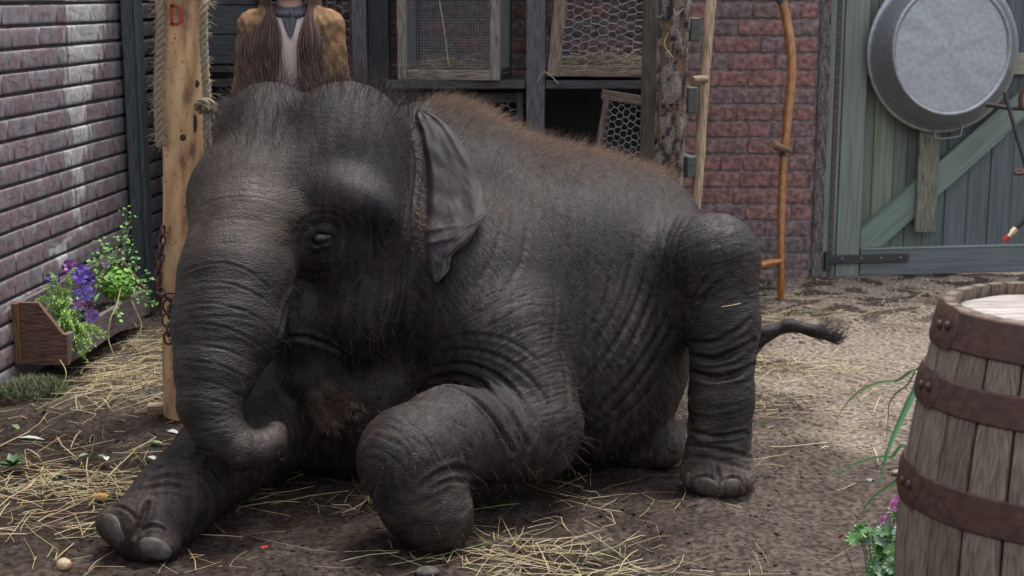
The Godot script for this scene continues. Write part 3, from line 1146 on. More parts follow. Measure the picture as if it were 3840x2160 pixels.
func cages() -> void:
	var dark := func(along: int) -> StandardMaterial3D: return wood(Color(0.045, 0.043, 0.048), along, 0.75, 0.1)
	var blue := wood(Color(0.115, 0.112, 0.13), 1, 0.7, 0.08)
	var wire := mat(Color(0.30, 0.31, 0.33), null, Vector3.ONE, 0.4, null, 0.1, false, 0.6)
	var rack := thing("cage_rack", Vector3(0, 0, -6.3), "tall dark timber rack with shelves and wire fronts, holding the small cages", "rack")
	var zf := -6.3
	var o := Vector3(0, 0, 6.3)
	beam(rack, "post", Vector3(0.0975, 0, 0.02), Vector3(0.0975, 2.2, 0.02), 0.077, 0.07, blue)
	beam(rack, "post", Vector3(-0.632, 0, 0.0), Vector3(-0.632, 2.2, 0.0), 0.060, 0.07, blue)
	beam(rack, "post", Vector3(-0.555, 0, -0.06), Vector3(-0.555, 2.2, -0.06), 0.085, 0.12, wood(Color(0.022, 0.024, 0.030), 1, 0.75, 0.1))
	beam(rack, "post", Vector3(0.628, 0, 0.0), Vector3(0.628, 2.2, 0.0), 0.05, 0.07, dark.call(1))
	beam(rack, "post", Vector3(-1.40, 0, 0.0), Vector3(-1.40, 2.2, 0.0), 0.06, 0.07, dark.call(1))
	for x: float in [-1.4, -0.6, 0.1, 0.63]: beam(rack, "rear_post", Vector3(x, 0, -0.44), Vector3(x, 2.2, -0.44), 0.06, 0.05, dark.call(1))
	# shelves: height of the top face at about 0.96
	var sh := 0.943
	part(rack, "shelf", box(Vector3(0.58, 0.035, 0.46), 0.003), wood(Color(0.075, 0.070, 0.075), 0, 0.75, 0.1), at(Vector3(-0.235, sh, -0.185)))
	part(rack, "shelf", box(Vector3(0.466, 0.035, 0.46), 0.003), wood(Color(0.070, 0.068, 0.074), 0, 0.75, 0.1), at(Vector3(0.372, sh, -0.185)))
	part(rack, "shelf", box(Vector3(0.73, 0.03, 0.42), 0.003), dark.call(0), at(Vector3(-1.03, sh + 0.01, -0.21)))
	part(rack, "shelf", box(Vector3(2.0, 0.035, 0.46), 0.003), dark.call(0), at(Vector3(-0.38, 1.62, -0.185)))
	part(rack, "ledge", box(Vector3(0.74, 0.03, 0.07), 0.003), dark.call(0), at(Vector3(-1.03, sh + 0.006, 0.018)))
	part(rack, "ledge", box(Vector3(0.74, 0.026, 0.06), 0.003), dark.call(0), at(Vector3(-1.03, sh + 0.062, 0.0)))
	part(rack, "rail", box(Vector3(0.64, 0.04, 0.03), 0.003), dark.call(0), at(Vector3(-0.285, 0.885, -0.03)))
	# dark plank hatch at the left
	for i in 4:
		part(rack, "hatch_plank", box(Vector3(0.31, 0.118, 0.022), 0.003), wood([Color(0.055, 0.062, 0.074), Color(0.064, 0.07, 0.082), Color(0.052, 0.06, 0.072), Color(0.066, 0.073, 0.085)][i], 0, 0.65, 0.08), at(Vector3(-1.205, sh + 0.142 + i * 0.121, -0.012 - 0.002 * (i % 2))))
	part(rack, "hatch_stile", box(Vector3(0.03, 0.62, 0.03), 0.003), dark.call(1), at(Vector3(-1.033, sh + 0.36, 0.0)))
	part(rack, "hinge", box(Vector3(0.055, 0.026, 0.012), 0.003), mat(Color(0.04, 0.04, 0.045), tex.rust, Vector3.ONE * 8, 0.5), at(Vector3(-1.04, Vector2(-1.124, 1.218).y, 0.021)))
	part(rack, "hinge", box(Vector3(0.055, 0.026, 0.012), 0.003), mat(Color(0.04, 0.04, 0.045), tex.rust, Vector3.ONE * 8, 0.5), at(Vector3(-1.04, Vector2(-1.121, 1.287).y + 0.01, 0.021)))
	# wire panels
	part(rack, "wire_panel", wire_hex(0.36, 0.62, 0.040, 0.036, 0.0011), wire, at(Vector3(-1.018, sh + 0.03, -0.01)))
	part(rack, "wire_panel", wire_hex(0.64, 0.86, 0.044, 0.034, 0.0011), wire, at(Vector3(-0.59, 0.02, -0.02)))
	part(rack, "wire_panel", wire_hex(0.74, 0.9, 0.044, 0.034, 0.0011), wire, at(Vector3(-1.38, 0.02, -0.02)))
	part(rack, "panel_stile", box(Vector3(0.03, 0.9, 0.03), 0.003), wood(Color(0.08, 0.078, 0.085), 1), at(Vector3(0.034, 0.46, -0.02)))
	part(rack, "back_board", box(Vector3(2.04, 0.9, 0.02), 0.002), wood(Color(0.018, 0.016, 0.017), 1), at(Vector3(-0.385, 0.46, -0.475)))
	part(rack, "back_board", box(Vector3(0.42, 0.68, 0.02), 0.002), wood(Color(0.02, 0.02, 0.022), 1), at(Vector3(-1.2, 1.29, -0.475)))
	part(rack, "floor_board", box(Vector3(2.0, 0.03, 0.42), 0.002), dark.call(0), at(Vector3(-0.385, 0.03, -0.22)))
	# square mesh cage on the left shelf
	var grey := func(along: int) -> StandardMaterial3D: return wood(Color(0.27, 0.235, 0.21), along, 0.85, 0.14)
	var brown := func(along: int) -> StandardMaterial3D: return wood(Color(0.255, 0.195, 0.15), along, 0.85, 0.14)
	var ty := sh + 0.0175
	var A := thing("wire_cage", Vector3(-0.262, ty, -6.27), "grey wooden cage with fine square mesh and straw, on the left shelf", "cage", "", -0.14)
	var w := 0.43
	var h := 0.55
	var dp := 0.34
	for x: float in [-1.0, 1.0]:
		beam(A, "upright", Vector3(x * (w * 0.5 - 0.02), 0.0, 0), Vector3(x * (w * 0.5 - 0.02), h, 0), 0.04, 0.03, grey.call(1))
		beam(A, "upright", Vector3(x * (w * 0.5 - 0.015), 0.002, -dp), Vector3(x * (w * 0.5 - 0.015), h, -dp), 0.03, 0.03, wood(Color(0.05, 0.045, 0.042), 1))
		part(A, "side_rail", box(Vector3(0.026, 0.04, dp - 0.032), 0.003), wood(Color(0.06, 0.053, 0.048), 2), at(Vector3(x * (w * 0.5 - 0.016), 0.022, -dp * 0.5)))
		part(A, "side_mesh", wire_square(dp - 0.04, h - 0.07, 0.0125, 0.0007), wire, Transform3D(Basis(Vector3.UP, PI / 2), Vector3(x * (w * 0.5 - 0.008), 0.045, -0.02)))
	part(A, "rail", box(Vector3(w - 0.082, 0.042, 0.03), 0.003), grey.call(0), at(Vector3(0, 0.021, 0)))
	part(A, "rail", box(Vector3(w - 0.082, 0.042, 0.03), 0.003), grey.call(0), at(Vector3(0, h - 0.022, 0)))
	part(A, "front_mesh", wire_square(w - 0.08, h - 0.084, 0.0115, 0.0008), wire, at(Vector3(-w * 0.5 + 0.04, 0.042, 0.006)))
	part(A, "floor", box(Vector3(w - 0.02, 0.012, dp - 0.03), 0.002), brown.call(0), at(Vector3(0, 0.006, -dp * 0.5)))
	part(A, "roof", box(Vector3(w + 0.01, 0.014, dp + 0.03), 0.002), brown.call(0), at(Vector3(0, h + 0.008, -dp * 0.5)))
	straw_bed("cage_straw", Vector3(-0.262, ty + 0.016, -6.335), Vector3(0.16, 0.085, 0.045), 230, "yellow straw bedding inside the square mesh cage", 3)
	# chicken wire cage on the right shelf
	var B := thing("wire_cage", Vector3(0.385, ty, -6.27), "brown framed chicken wire cage with straw, on the right shelf", "cage", "", 0.02)
	var q := func(px: Vector2) -> Vector3: return Vector3(px.x - 0.385, maxf(px.y - ty, 0.0), 0)
	var bl: Vector3 = q.call(Vector2(0.170, 0.976))
	var tl: Vector3 = bl + Vector3(0.055, 0.62, -0.02)
	var br: Vector3 = q.call(Vector2(0.569, 0.976))
	var tr: Vector3 = br + Vector3(0.07, 0.62, -0.02)
	beam(B, "upright", bl, tl, 0.052, 0.03, brown.call(1))
	beam(B, "upright", br, tr, 0.056, 0.03, brown.call(1))
	beam(B, "rail", bl + Vector3(0.027, 0.024, 0.001), br + Vector3(-0.028, 0.020, 0.001), 0.046, 0.034, brown.call(1))
	beam(B, "rail", tl + Vector3(0.027, -0.024, 0.001), tr + Vector3(-0.03, -0.024, 0.001), 0.046, 0.03, brown.call(1))
	part(B, "front_wire", wire_hex(0.40, 0.58, 0.0485, 0.0315, 0.0013), wire, Transform3D(Basis(Vector3(1, 0, 0), Vector3(0.09, 1, -0.03), Vector3(0, 0, 1)), bl + Vector3(0.012, 0.03, 0.008)))
	for x: Vector3 in [bl, br]:
		beam(B, "upright", x + Vector3(0, 0, -0.32), x + Vector3(0.06, 0.62, -0.34), 0.03, 0.03, wood(Color(0.05, 0.04, 0.035), 1))
		part(B, "side_rail", box(Vector3(0.028, 0.04, 0.29), 0.003), brown.call(2), at(x + Vector3(0, 0.022, -0.16)))
	part(B, "floor", box(Vector3(0.40, 0.012, 0.3), 0.002), brown.call(0), at((bl + br) * 0.5 + Vector3(0, 0.006, -0.165)))
	straw_bed("cage_straw", Vector3(0.388, ty + 0.02, -6.335), Vector3(0.175, 0.11, 0.045), 420, "yellow straw bedding inside the brown chicken wire cage", 6)
	# small cage leaning in the lower bay
	var cb := Vector3(0.47, 0.047, -6.32)
	var Cg := thing("wire_cage", cb, "small tilted chicken wire cage in the dark bay below the right shelf", "cage")
	var c1 := Vector3(0.387, 0.899, -6.240) - cb
	var c2 := Vector3(0.596, 0.863, -6.240) - cb
	var dn := Vector3(-0.10, -0.62, 0.05)
	c2 = c1 + (c2 - c1)
	var pale := func(along: int) -> StandardMaterial3D: return wood(Color(0.19, 0.145, 0.115), along, 0.85, 0.14)
	beam(Cg, "rail", c1 + Vector3(-0.016, 0.006, 0.0), c2 + Vector3(0.016, 0.003, 0), 0.04, 0.03, pale.call(1))
	beam(Cg, "upright", c1 + Vector3(0.004, -0.016, 0.001), c1 + dn, 0.022, 0.032, pale.call(1))
	beam(Cg, "upright", c2 + Vector3(-0.004, -0.018, 0.001), c2 + dn * 1.0, 0.03, 0.032, pale.call(1))
	beam(Cg, "rail", c1 + dn + Vector3(0.012, 0.02, 0.001), c2 + dn + Vector3(-0.016, 0.02, 0.001), 0.04, 0.03, pale.call(1))
	var ux := (c2 - c1).normalized()
	part(Cg, "front_wire", wire_hex(c1.distance_to(c2), 0.6, 0.034, 0.030, 0.0013), wire, Transform3D(Basis(ux, -dn.normalized(), ux.cross(-dn).normalized()), c1 + dn + Vector3(0, 0.02, 0.004)))
	for e: Vector3 in [c1, c2]:
		beam(Cg, "side_rail", e + Vector3(0, -0.01, -0.02), e + Vector3(0.03, -0.01, -0.2), 0.03, 0.03, pale.call(1), Vector3.UP)
		beam(Cg, "upright", e + Vector3(0.03, -0.02, -0.2), e + dn + Vector3(0.03, 0, -0.2), 0.022, 0.03, pale.call(1))
		beam(Cg, "side_rail", e + dn + Vector3(0, 0.03, -0.02), e + dn + Vector3(0.03, 0.03, -0.2), 0.03, 0.03, pale.call(1), Vector3.UP)

func left_post() -> void:
	var b := Vector3(-1.55, 0, -6.2)
	var o := thing("timber_post", b, "blue grey painted square post standing against the left brick wall", "post")
	part(o, "post", box(Vector3(0.068, 2.6, 0.09), 0.006), wood(Color(0.105, 0.118, 0.13), 1, 0.6, 0.08), Transform3D(Basis(Vector3.UP, -0.05), Vector3(0, 1.3, 0)))
	part(o, "post_strip", box(Vector3(0.016, 2.6, 0.03), 0.004), wood(Color(0.075, 0.10, 0.115), 1, 0.6, 0.08), Transform3D(Basis(Vector3.UP, -0.05), Vector3(0.030, 1.3, 0.050)))

func pole() -> void:
	var b := Vector3(-1.043, 0.000, -4.598)
	var o := thing("wooden_pole", b, "peeled pale timber pole with knots and a red painted letter, wound with rope", "pole")
	o.rotation.z = -0.04
	var seg := 28
	var rows := 60
	var P := PackedVector3Array()
	for j in rows + 1:
		var y := -0.04 + 2.3 * j / rows
		for i in seg:
			var a := TAU * i / seg
			var r := 0.0645 + 0.003 * noise.get_noise_3d(cos(a), y * 1.5, sin(a)) + 0.0012 * noise_b.get_noise_3d(cos(a) * 3, y * 3, sin(a) * 3)
			# a flattened, hewn front
			var z := sin(a) * r
			P.append(Vector3(cos(a) * r, y, minf(z, 0.050)))
	var m := mat(Color(0.55, 0.355, 0.205), tex.pole, Vector3(2.2, 0.7, 2.2), 0.55, tex.grain_bump, 0.06)
	part(o, "trunk", grid_mesh(P, seg, rows + 1, true), m)
	# knots, worm holes, bare patch
	var dark := mat(Color(0.055, 0.03, 0.02), tex.grain, Vector3.ONE * 20, 0.8)
	for k: Array in [[470, 336, 8, 9], [499, 300, 6, 24], [503, 201, 7, 10]]:
		var s := Soup.new()
		var c := Vector3(-1.004, 0.574, -4.530) - b
		var u: float = (k[0] - 463.0) / 3768.0 * 4.6
		var v: float = 1.3 + (-8.0 - k[1]) / 3768.0 * 4.62 + (k[1] * 0.000012)
		var zz := minf(sqrt(maxf(0.0645 * 0.0645 - u * u, 0.0)), 0.050)
		s.blob(Vector3(u, v, zz), Basis.from_scale(Vector3(k[2] / 3768.0 * 4.6, k[3] / 3768.0 * 4.6, 0.003)), 12, 6)
		part(o, "knot", s.mesh(), dark)
	var holes := Soup.new()
	var r := RandomNumberGenerator.new()
	r.seed = 8
	for i in 70:
		var x := r.randf_range(-0.05, 0.052)
		var z := minf(sqrt(0.0645 * 0.0645 - x * x), 0.050)
		var e := r.randf_range(0.0012, 0.0026)
		holes.blob(Vector3(x, r.randf_range(0.1, 1.3), z), Basis.from_scale(Vector3(e, e * r.randf_range(1.0, 2.5), 0.001)), 6, 4)
	part(o, "worm_holes", holes.mesh(), mat(Color(0.12, 0.06, 0.03), null, Vector3.ONE, 0.9)).set_meta("kind", "stuff")
	# red painted letter D
	var L := Soup.new()
	var stroke := func(pts: Array, w: float) -> void:
		for i in pts.size() - 1:
			var a: Vector2 = pts[i]
			var c: Vector2 = pts[i + 1]
			var n := (c - a).orthogonal().normalized() * w * 0.5
			L.quad(Vector3(a.x - n.x, a.y - n.y, 0), Vector3(a.x + n.x, a.y + n.y, 0), Vector3(c.x + n.x, c.y + n.y, 0), Vector3(c.x - n.x, c.y - n.y, 0))
	stroke.call([Vector2(-0.0145, 0.029), Vector2(-0.0155, 0.0), Vector2(-0.013, -0.029)], 0.0095)
	stroke.call([Vector2(-0.0165, 0.027), Vector2(-0.002, 0.0265), Vector2(0.010, 0.017), Vector2(0.0155, -0.002), Vector2(0.0145, -0.018), Vector2(0.004, -0.027), Vector2(-0.015, -0.029)], 0.0095)
	var D := part(o, "painted_letter", L.mesh(), mat(Color(0.30, 0.030, 0.024), null, Vector3.ONE, 0.5), at(Vector3(-0.010, Vector2(-0.989, 1.248).y, 0.0515)))
	D.set_meta("label", "hand painted red letter D")
	# rope: wound round the top, hanging frayed on both sides
	var rope := thing("hemp_rope", b + Vector3(0, 1.24, 0), "thick frayed hemp rope wound round the top of the peeled pole", "rope")
	var rm := mat(Color(0.40, 0.32, 0.225), tex.grain, Vector3.ONE * 14, 0.9, tex.fine, 0.25)
	var put := func(called: String, pts: Array, rr: float, sd: int) -> void:
		var path := smooth_path(pts, 10)
		# three twisted strands
		var s := Soup.new()
		var length := 0.0
		for k in 3:
			var q := PackedVector3Array()
			var rad := PackedFloat32Array()
			length = 0.0
			for i in path.size():
				var t: Vector3 = (path[mini(i + 1, path.size() - 1)] - path[maxi(i - 1, 0)]).normalized()
				var x := t.cross(Vector3(0.3, 0.4, 0.86)).normalized()
				var y := t.cross(x)
				if i: length += path[i].distance_to(path[i - 1])
				var a := TAU * k / 3.0 + length * 95.0
				q.append(path[i] + (x * cos(a) + y * sin(a)) * rr * 0.52)
				rad.append(rr * 0.62)
			s.tube(q, rad, 7)
		var f := Soup.new()
		var rg := RandomNumberGenerator.new()
		rg.seed = sd
		for i in int(length * 420):
			var p: Vector3 = path[rg.randi() % path.size()]
			var d := Vector3(rg.randf_range(-1, 1), rg.randf_range(-1, 0.6), rg.randf_range(-1, 1)).normalized()
			var l := rg.randf_range(0.006, 0.03)
			var e := Vector3(rg.randf_range(-1, 1), rg.randf_range(-1, 0.3), rg.randf_range(-1, 1)) * 0.01
			f.tube(PackedVector3Array([p + d * rr * 0.7, p + d * (rr + l * 0.5), p + d * (rr + l) + e]), PackedFloat32Array([0.0006, 0.0005, 0.0002]), 3, false)
		var o2 := part(rope, called, s.mesh(), rm)
		part(o2, "fibres", f.mesh(), mat(Color(0.48, 0.40, 0.29), null, Vector3.ONE, 0.9)).set_meta("kind", "stuff")
	var ring := []
	for i in 15:
		var a := -2.9 + TAU * 1.15 * i / 14.0
		ring.append(Vector3(0.05 + sin(a) * 0.083, 0.085 - 0.030 * i / 14.0 + 0.018 * cos(a), cos(a) * 0.075))
	put.call("coil", ring, 0.0135, 1)
	var ring2 := []
	for i in 15:
		var a := -2.9 + TAU * 1.1 * i / 14.0
		ring2.append(Vector3(0.054 + sin(a) * 0.084, 0.14 + 0.02 * cos(a), cos(a) * 0.077))
	put.call("coil", ring2, 0.0135, 2)
	var h := Vector3(0, 1.24, 0) + b
	put.call("tail", [Vector3(-0.03, 0.16, 0.03), Vector3(-1.048, 1.268, -4.530) - h, Vector3(-1.051, 1.186, -4.530) - h, Vector3(-1.058, 1.104, -4.530) - h, Vector3(-1.065, 1.009, -4.530) - h, Vector3(-1.066, 0.926, -4.530) - h, Vector3(-1.063, 0.859, -4.530) - h], 0.0135, 3)
	put.call("tail", [Vector3(0.135, 0.10, 0.03), Vector3(-0.916, 1.268, -4.530) - h, Vector3(-0.920, 1.186, -4.530) - h, Vector3(-0.920, 1.092, -4.530) - h, Vector3(-0.917, 0.997, -4.530) - h, Vector3(-0.921, 0.914, -4.530) - h, Vector3(-0.921, 0.793, -4.530) - h], 0.0125, 4)
	var knot := []
	for i in 16:
		var a := TAU * 1.6 * i / 15.0
		knot.append(Vector3(-0.924, 0.977, -4.520) - h + Vector3(sin(a) * 0.022, -0.012 + 0.024 * i / 15.0 + cos(a) * 0.014, cos(a) * 0.024))
	put.call("knot", knot, 0.0105, 5)

func chain() -> void:
	var pts := [Vector3(-1.063, 0.624, -4.520), Vector3(-1.073, 0.528, -4.510), Vector3(-1.080, 0.468, -4.500), Vector3(-1.076, 0.427, -4.490), Vector3(-1.062, 0.408, -4.480), Vector3(-1.046, 0.397, -4.470)]
	var c: Vector3 = pts[0]
	var o := thing("iron_chain", c, "rusty iron chain hanging down the left side of the peeled pole", "chain")
	var m := mat(Color(0.115, 0.068, 0.055), tex.rust, Vector3.ONE * 12, 0.6, tex.fine, 0.1, false, 0.2)
	var link := func(r1: float, r2: float, th: float) -> ArrayMesh:
		var s := Soup.new()
		var q := PackedVector3Array()
		for i in 15: q.append(Vector3(cos(TAU * i / 14.0) * r1, sin(TAU * i / 14.0) * r2, 0))
		s.tube(q, PackedFloat32Array(same(th, 15)), 6, false)
		return s.mesh()
	var lm: ArrayMesh = link.call(0.0105, 0.018, 0.0042)
	var path := smooth_path(pts, 12)
	var acc := 0.0
	var k := 0
	for i in range(1, path.size()):
		acc += path[i].distance_to(path[i - 1])
		if acc > 0.026:
			acc = 0.0
			var t: Vector3 = (path[i] - path[i - 1]).normalized()
			var f := Vector3(0.25, 0, 1) if k % 2 else Vector3(1, 0, 0.35)
			var x := t.cross(f).normalized()
			part(o, "link", lm, m, Transform3D(Basis(x, t, x.cross(t)), path[i] - c))
			k += 1
	# larger rings and the drop below
	part(o, "ring", link.call(0.024, 0.021, 0.0045), m, Transform3D(Basis.from_euler(Vector3(1.1, 0.2, 0.3)), Vector3(-1.036, 0.412, -4.460) - c))
	part(o, "spike", rod([Vector3(-1.079, 0.422, -4.450) - c, Vector3(-1.055, 0.411, -4.450) - c, Vector3(-1.025, 0.399, -4.450) - c], [0.002, 0.007, 0.006], 8), m)
	for q: Array in [[Vector3(-1.051, 0.375, -4.470), 0.3], [Vector3(-1.045, 0.356, -4.470), 1.4], [Vector3(-1.053, 0.333, -4.460), 0.2], [Vector3(-1.048, 0.303, -4.460), 1.4], [Vector3(-1.050, 0.278, -4.460), 0.3]]:
		part(o, "link", link.call(0.013, 0.020, 0.004), m, Transform3D(Basis(Vector3.UP, q[1]), q[0] - c))

# ---------- ground and litter ----------
func ground_y(x: float, z: float) -> float:
	var h := noise.get_noise_2d(x * 1.3, z * 1.3) * 0.012 + noise_b.get_noise_2d(x * 4.0, z * 4.0) * 0.007
	h += (noise.get_noise_2d(x * 11.0 + 7.0, z * 11.0) * 0.0035 + noise_b.get_noise_2d(x * 27.0, z * 27.0) * 0.0018) * smoothstep(1.6, 0.2, x)
	# ridge of loose soil along the foot of the door and wall, a scraped hollow near the barrel
	h += 0.035 * exp(-pow((z + 6.72) / 0.18, 2.0)) * smoothstep(0.5, 1.3, x)
	h -= 0.02 * exp(-(pow((x - 0.95) / 0.14, 2.0) + pow((z + 3.62) / 0.12, 2.0)))
	h += 0.018 * exp(-(pow((x - 0.98) / 0.16, 2.0) + pow((z + 3.84) / 0.07, 2.0)))
	return h - 0.006

func dryness(x: float, z: float) -> float:
	var d := smoothstep(0.55, 1.25, x + 0.25 * noise.get_noise_2d(x * 1.5, z * 1.5)) * smoothstep(-3.7, -4.7, z + 0.3 * noise_b.get_noise_2d(x * 2.0, z * 2.0))
	d = maxf(d, 0.24 * smoothstep(0.2, 0.6, x + 0.2 * noise.get_noise_2d(x * 2.0, z * 2.0)))
	d = maxf(d, 0.36 * smoothstep(-0.7, -1.2, x) * smoothstep(-4.3, -5.1, z))
	d = maxf(d, 0.03 + 0.10 * noise.get_noise_2d(x * 3.0 + 20.0, z * 3.0))
	return clampf(d + 0.07 * noise_b.get_noise_2d(x * 6.0, z * 6.0) + 0.06 * noise.get_noise_2d(x * 30.0, z * 30.0), 0.0, 1.0)

func ground() -> void:
	var xs := PackedFloat32Array()
	var zs := PackedFloat32Array()
	for x: float in [-90.0, -40.0, -16.0, -8.0, -5.0, -3.5, -2.8]: xs.append(x)
	var x := -2.4
	while x < 2.8:
		xs.append(x)
		x += 0.02
	for e: float in [3.0, 3.5, 5.0, 8.0, 16.0, 40.0, 90.0]: xs.append(e)
	for e: float in [-90.0, -40.0, -18.0, -11.0, -8.5, -7.4]: zs.append(e)
	var z := -7.0
	while z < -1.9:
		zs.append(z)
		z += 0.02
	for e: float in [-1.5, -0.8, 0.0, 1.5, 4.0, 10.0, 30.0, 90.0]: zs.append(e)
	var P := PackedVector3Array()
	var C := PackedColorArray()
	for zz in zs:
		for xx in xs:
			P.append(Vector3(xx, ground_y(xx, zz), zz))
			var d := dryness(xx, zz)
			var c := Color(0.036, 0.027, 0.023).lerp(Color(0.25, 0.208, 0.178), d)
			# dark mulch thrown about at the back right
			var m := smoothstep(0.02, 0.28, noise_b.get_noise_2d(xx * 5.0 + 3.0, zz * 7.0)) * smoothstep(-5.7, -6.2, zz) * smoothstep(0.7, 1.1, xx)
			C.append(c.lerp(Color(0.035, 0.027, 0.024), m * 0.85))
	var g := part(self, "ground", grid_mesh(P, xs.size(), zs.size(), false, C), mat(Color(1, 1, 1), tex.soil, Vector3.ONE * 3.3, 0.95, tex.soil_bump, 0.5, true, 0.0, 0.25))
	tag(g, "trampled bare soil of the yard, dark in front and sandy at the back", "ground", "", "structure")
	# loose crumbs of soil
	var s := Soup.new()
	s.blob(Vector3(), Basis.from_scale(Vector3(1, 0.7, 0.85)), 6, 4)
	for i in s.P.size(): s.P[i] *= 1.0 + 0.25 * noise.get_noise_3dv(s.P[i] * 1.7)
	var mm := MultiMesh.new()
	mm.transform_format = MultiMesh.TRANSFORM_3D
	mm.use_colors = true
	mm.mesh = s.mesh()
	var r := RandomNumberGenerator.new()
	r.seed = 77
	var n := 15000
	mm.instance_count = n
	for i in n:
		var q := Vector2()
		var e := 0.0
		for k in 12:
			q = Vector2(r.randf_range(-1.6, 2.3), -3.1 - 3.7 * pow(r.randf(), 1.4))
			if noise_b.get_noise_2d(q.x * 3.0, q.y * 3.0) + r.randf_range(-0.3, 0.5) > 0.1: break
		e = 0.0016 + 0.0055 * pow(r.randf(), 5.0)
		if q.y < -5.6 and q.x > 0.8: e *= 1.7
		var p := Vector3(q.x, ground_y(q.x, q.y) + e * 0.3, q.y)
		mm.set_instance_transform(i, Transform3D(Basis.from_euler(Vector3(r.randf() * TAU, r.randf() * TAU, 0)).scaled(Vector3.ONE * e), p))
		var c := Color(0.036, 0.027, 0.023).lerp(Color(0.28, 0.23, 0.20), clampf(dryness(q.x, q.y) * r.randf_range(0.65, 1.0) - 0.03, 0.0, 1.0))
		mm.set_instance_color(i, c)
	var o := MultiMeshInstance3D.new()
	o.name = "soil_crumbs"
	o.multimesh = mm
	o.material_override = mat(Color(1, 1, 1), null, Vector3.ONE, 0.95, null, 0.1, true, 0.0, 0.2)
	tag(o, "loose dark crumbs of soil scattered over the ground", "soil", "", "stuff")
	add_child(o)

func straw_litter() -> void:
	# centre x, z, spread x, z, blades
	var beds := {
		"left": [[Vector3(-1.114, 0.000, -3.788), 0.20, 0.09, 290], [Vector3(-1.275, 0.000, -3.938), 0.22, 0.08, 270], [Vector3(-1.207, 0.000, -3.519), 0.18, 0.09, 130], [Vector3(-1.311, 0.000, -4.946), 0.13, 0.18, 380], [Vector3(-1.296, 0.000, -5.167), 0.08, 0.22, 330], [Vector3(-1.324, 0.000, -4.507), 0.22, 0.08, 60], [Vector3(-1.313, 0.000, -4.176), 0.26, 0.06, 90], [Vector3(-0.964, 0.000, -3.821), 0.14, 0.08, 110], [Vector3(-1.414, 0.000, -5.472), 0.09, 0.14, 240], [Vector3(-1.074, 0.000, -3.371), 0.16, 0.06, 26], [Vector3(-0.700, 0.000, -3.772), 0.10, 0.06, 34], [Vector3(-0.445, 0.000, -3.741), 0.08, 0.04, 40]],
		"front": [[Vector3(0.040, 0.000, -3.358), 0.13, 0.06, 150], [Vector3(-0.035, 0.000, -3.307), 0.10, 0.05, 90], [Vector3(0.148, 0.000, -3.258), 0.16, 0.05, 120], [Vector3(0.237, 0.000, -3.358), 0.10, 0.08, 40], [Vector3(0.140, 0.000, -3.821), 0.12, 0.07, 60], [Vector3(0.278, 0.000, -3.664), 0.10, 0.06, 34], [Vector3(0.377, 0.000, -3.258), 0.18, 0.03, 40], [Vector3(-0.038, 0.000, -3.547), 0.12, 0.08, 36], [Vector3(-0.218, 0.000, -3.258), 0.25, 0.05, 24], [Vector3(-0.553, 0.000, -3.358), 0.25, 0.08, 20], [Vector3(0.610, 0.000, -3.283), 0.1, 0.05, 10]],
		"back": [[Vector3(1.118, 0.000, -6.039), 0.16, 0.12, 130], [Vector3(0.939, 0.000, -5.110), 0.14, 0.16, 190], [Vector3(1.090, 0.000, -5.167), 0.20, 0.16, 120], [Vector3(1.533, 0.000, -6.199), 0.30, 0.14, 70], [Vector3(1.340, 0.000, -6.499), 0.22, 0.10, 50], [Vector3(1.509, 0.000, -5.472), 0.25, 0.25, 60], [Vector3(0.857, 0.000, -4.645), 0.12, 0.10, 70], [Vector3(1.004, 0.000, -4.377), 0.25, 0.16, 40], [Vector3(1.239, 0.000, -4.693), 0.15, 0.08, 46], [Vector3(1.893, 0.000, -6.282), 0.3, 0.2, 40], [Vector3(0.781, 0.000, -3.956), 0.3, 0.2, 12]],
	}
	var labels := {"left": "yellow straw strewn over the soil around the pole and planter", "front": "loose straw lying on the dark soil in front of the elephant", "back": "pale straw scattered on the sandy ground behind the tail"}
	var r := RandomNumberGenerator.new()
	r.seed = 31
	for k: String in beds:
		var s := Soup.new()
		for b: Array in beds[k]:
			for i in int(b[3] * (0.55 if k == "left" else (0.42 if k == "front" else 0.72))):
				var x: float = b[0].x + r.randfn(0, b[1])
				var z: float = b[0].z + r.randfn(0, b[2])
				if x < -1.66 + (-4.867 - z) * 0.09: continue
				var long := r.randf_range(0.03, 0.10) if r.randf() < 0.55 else r.randf_range(0.1, 0.27)
				straw_blade(s, Vector3(x, ground_y(x, z) + r.randf_range(0.002, 0.022), z), r.randf() * TAU, long, r.randf_range(0.0011, 0.0031) * (0.75 if k == "front" else 1.0), r)
		tag(part(self, "straw", s.mesh(), mat(Color(1, 1, 1), null, Vector3.ONE, 0.55, null, 0.1, true)), labels[k], "straw", "", "stuff")

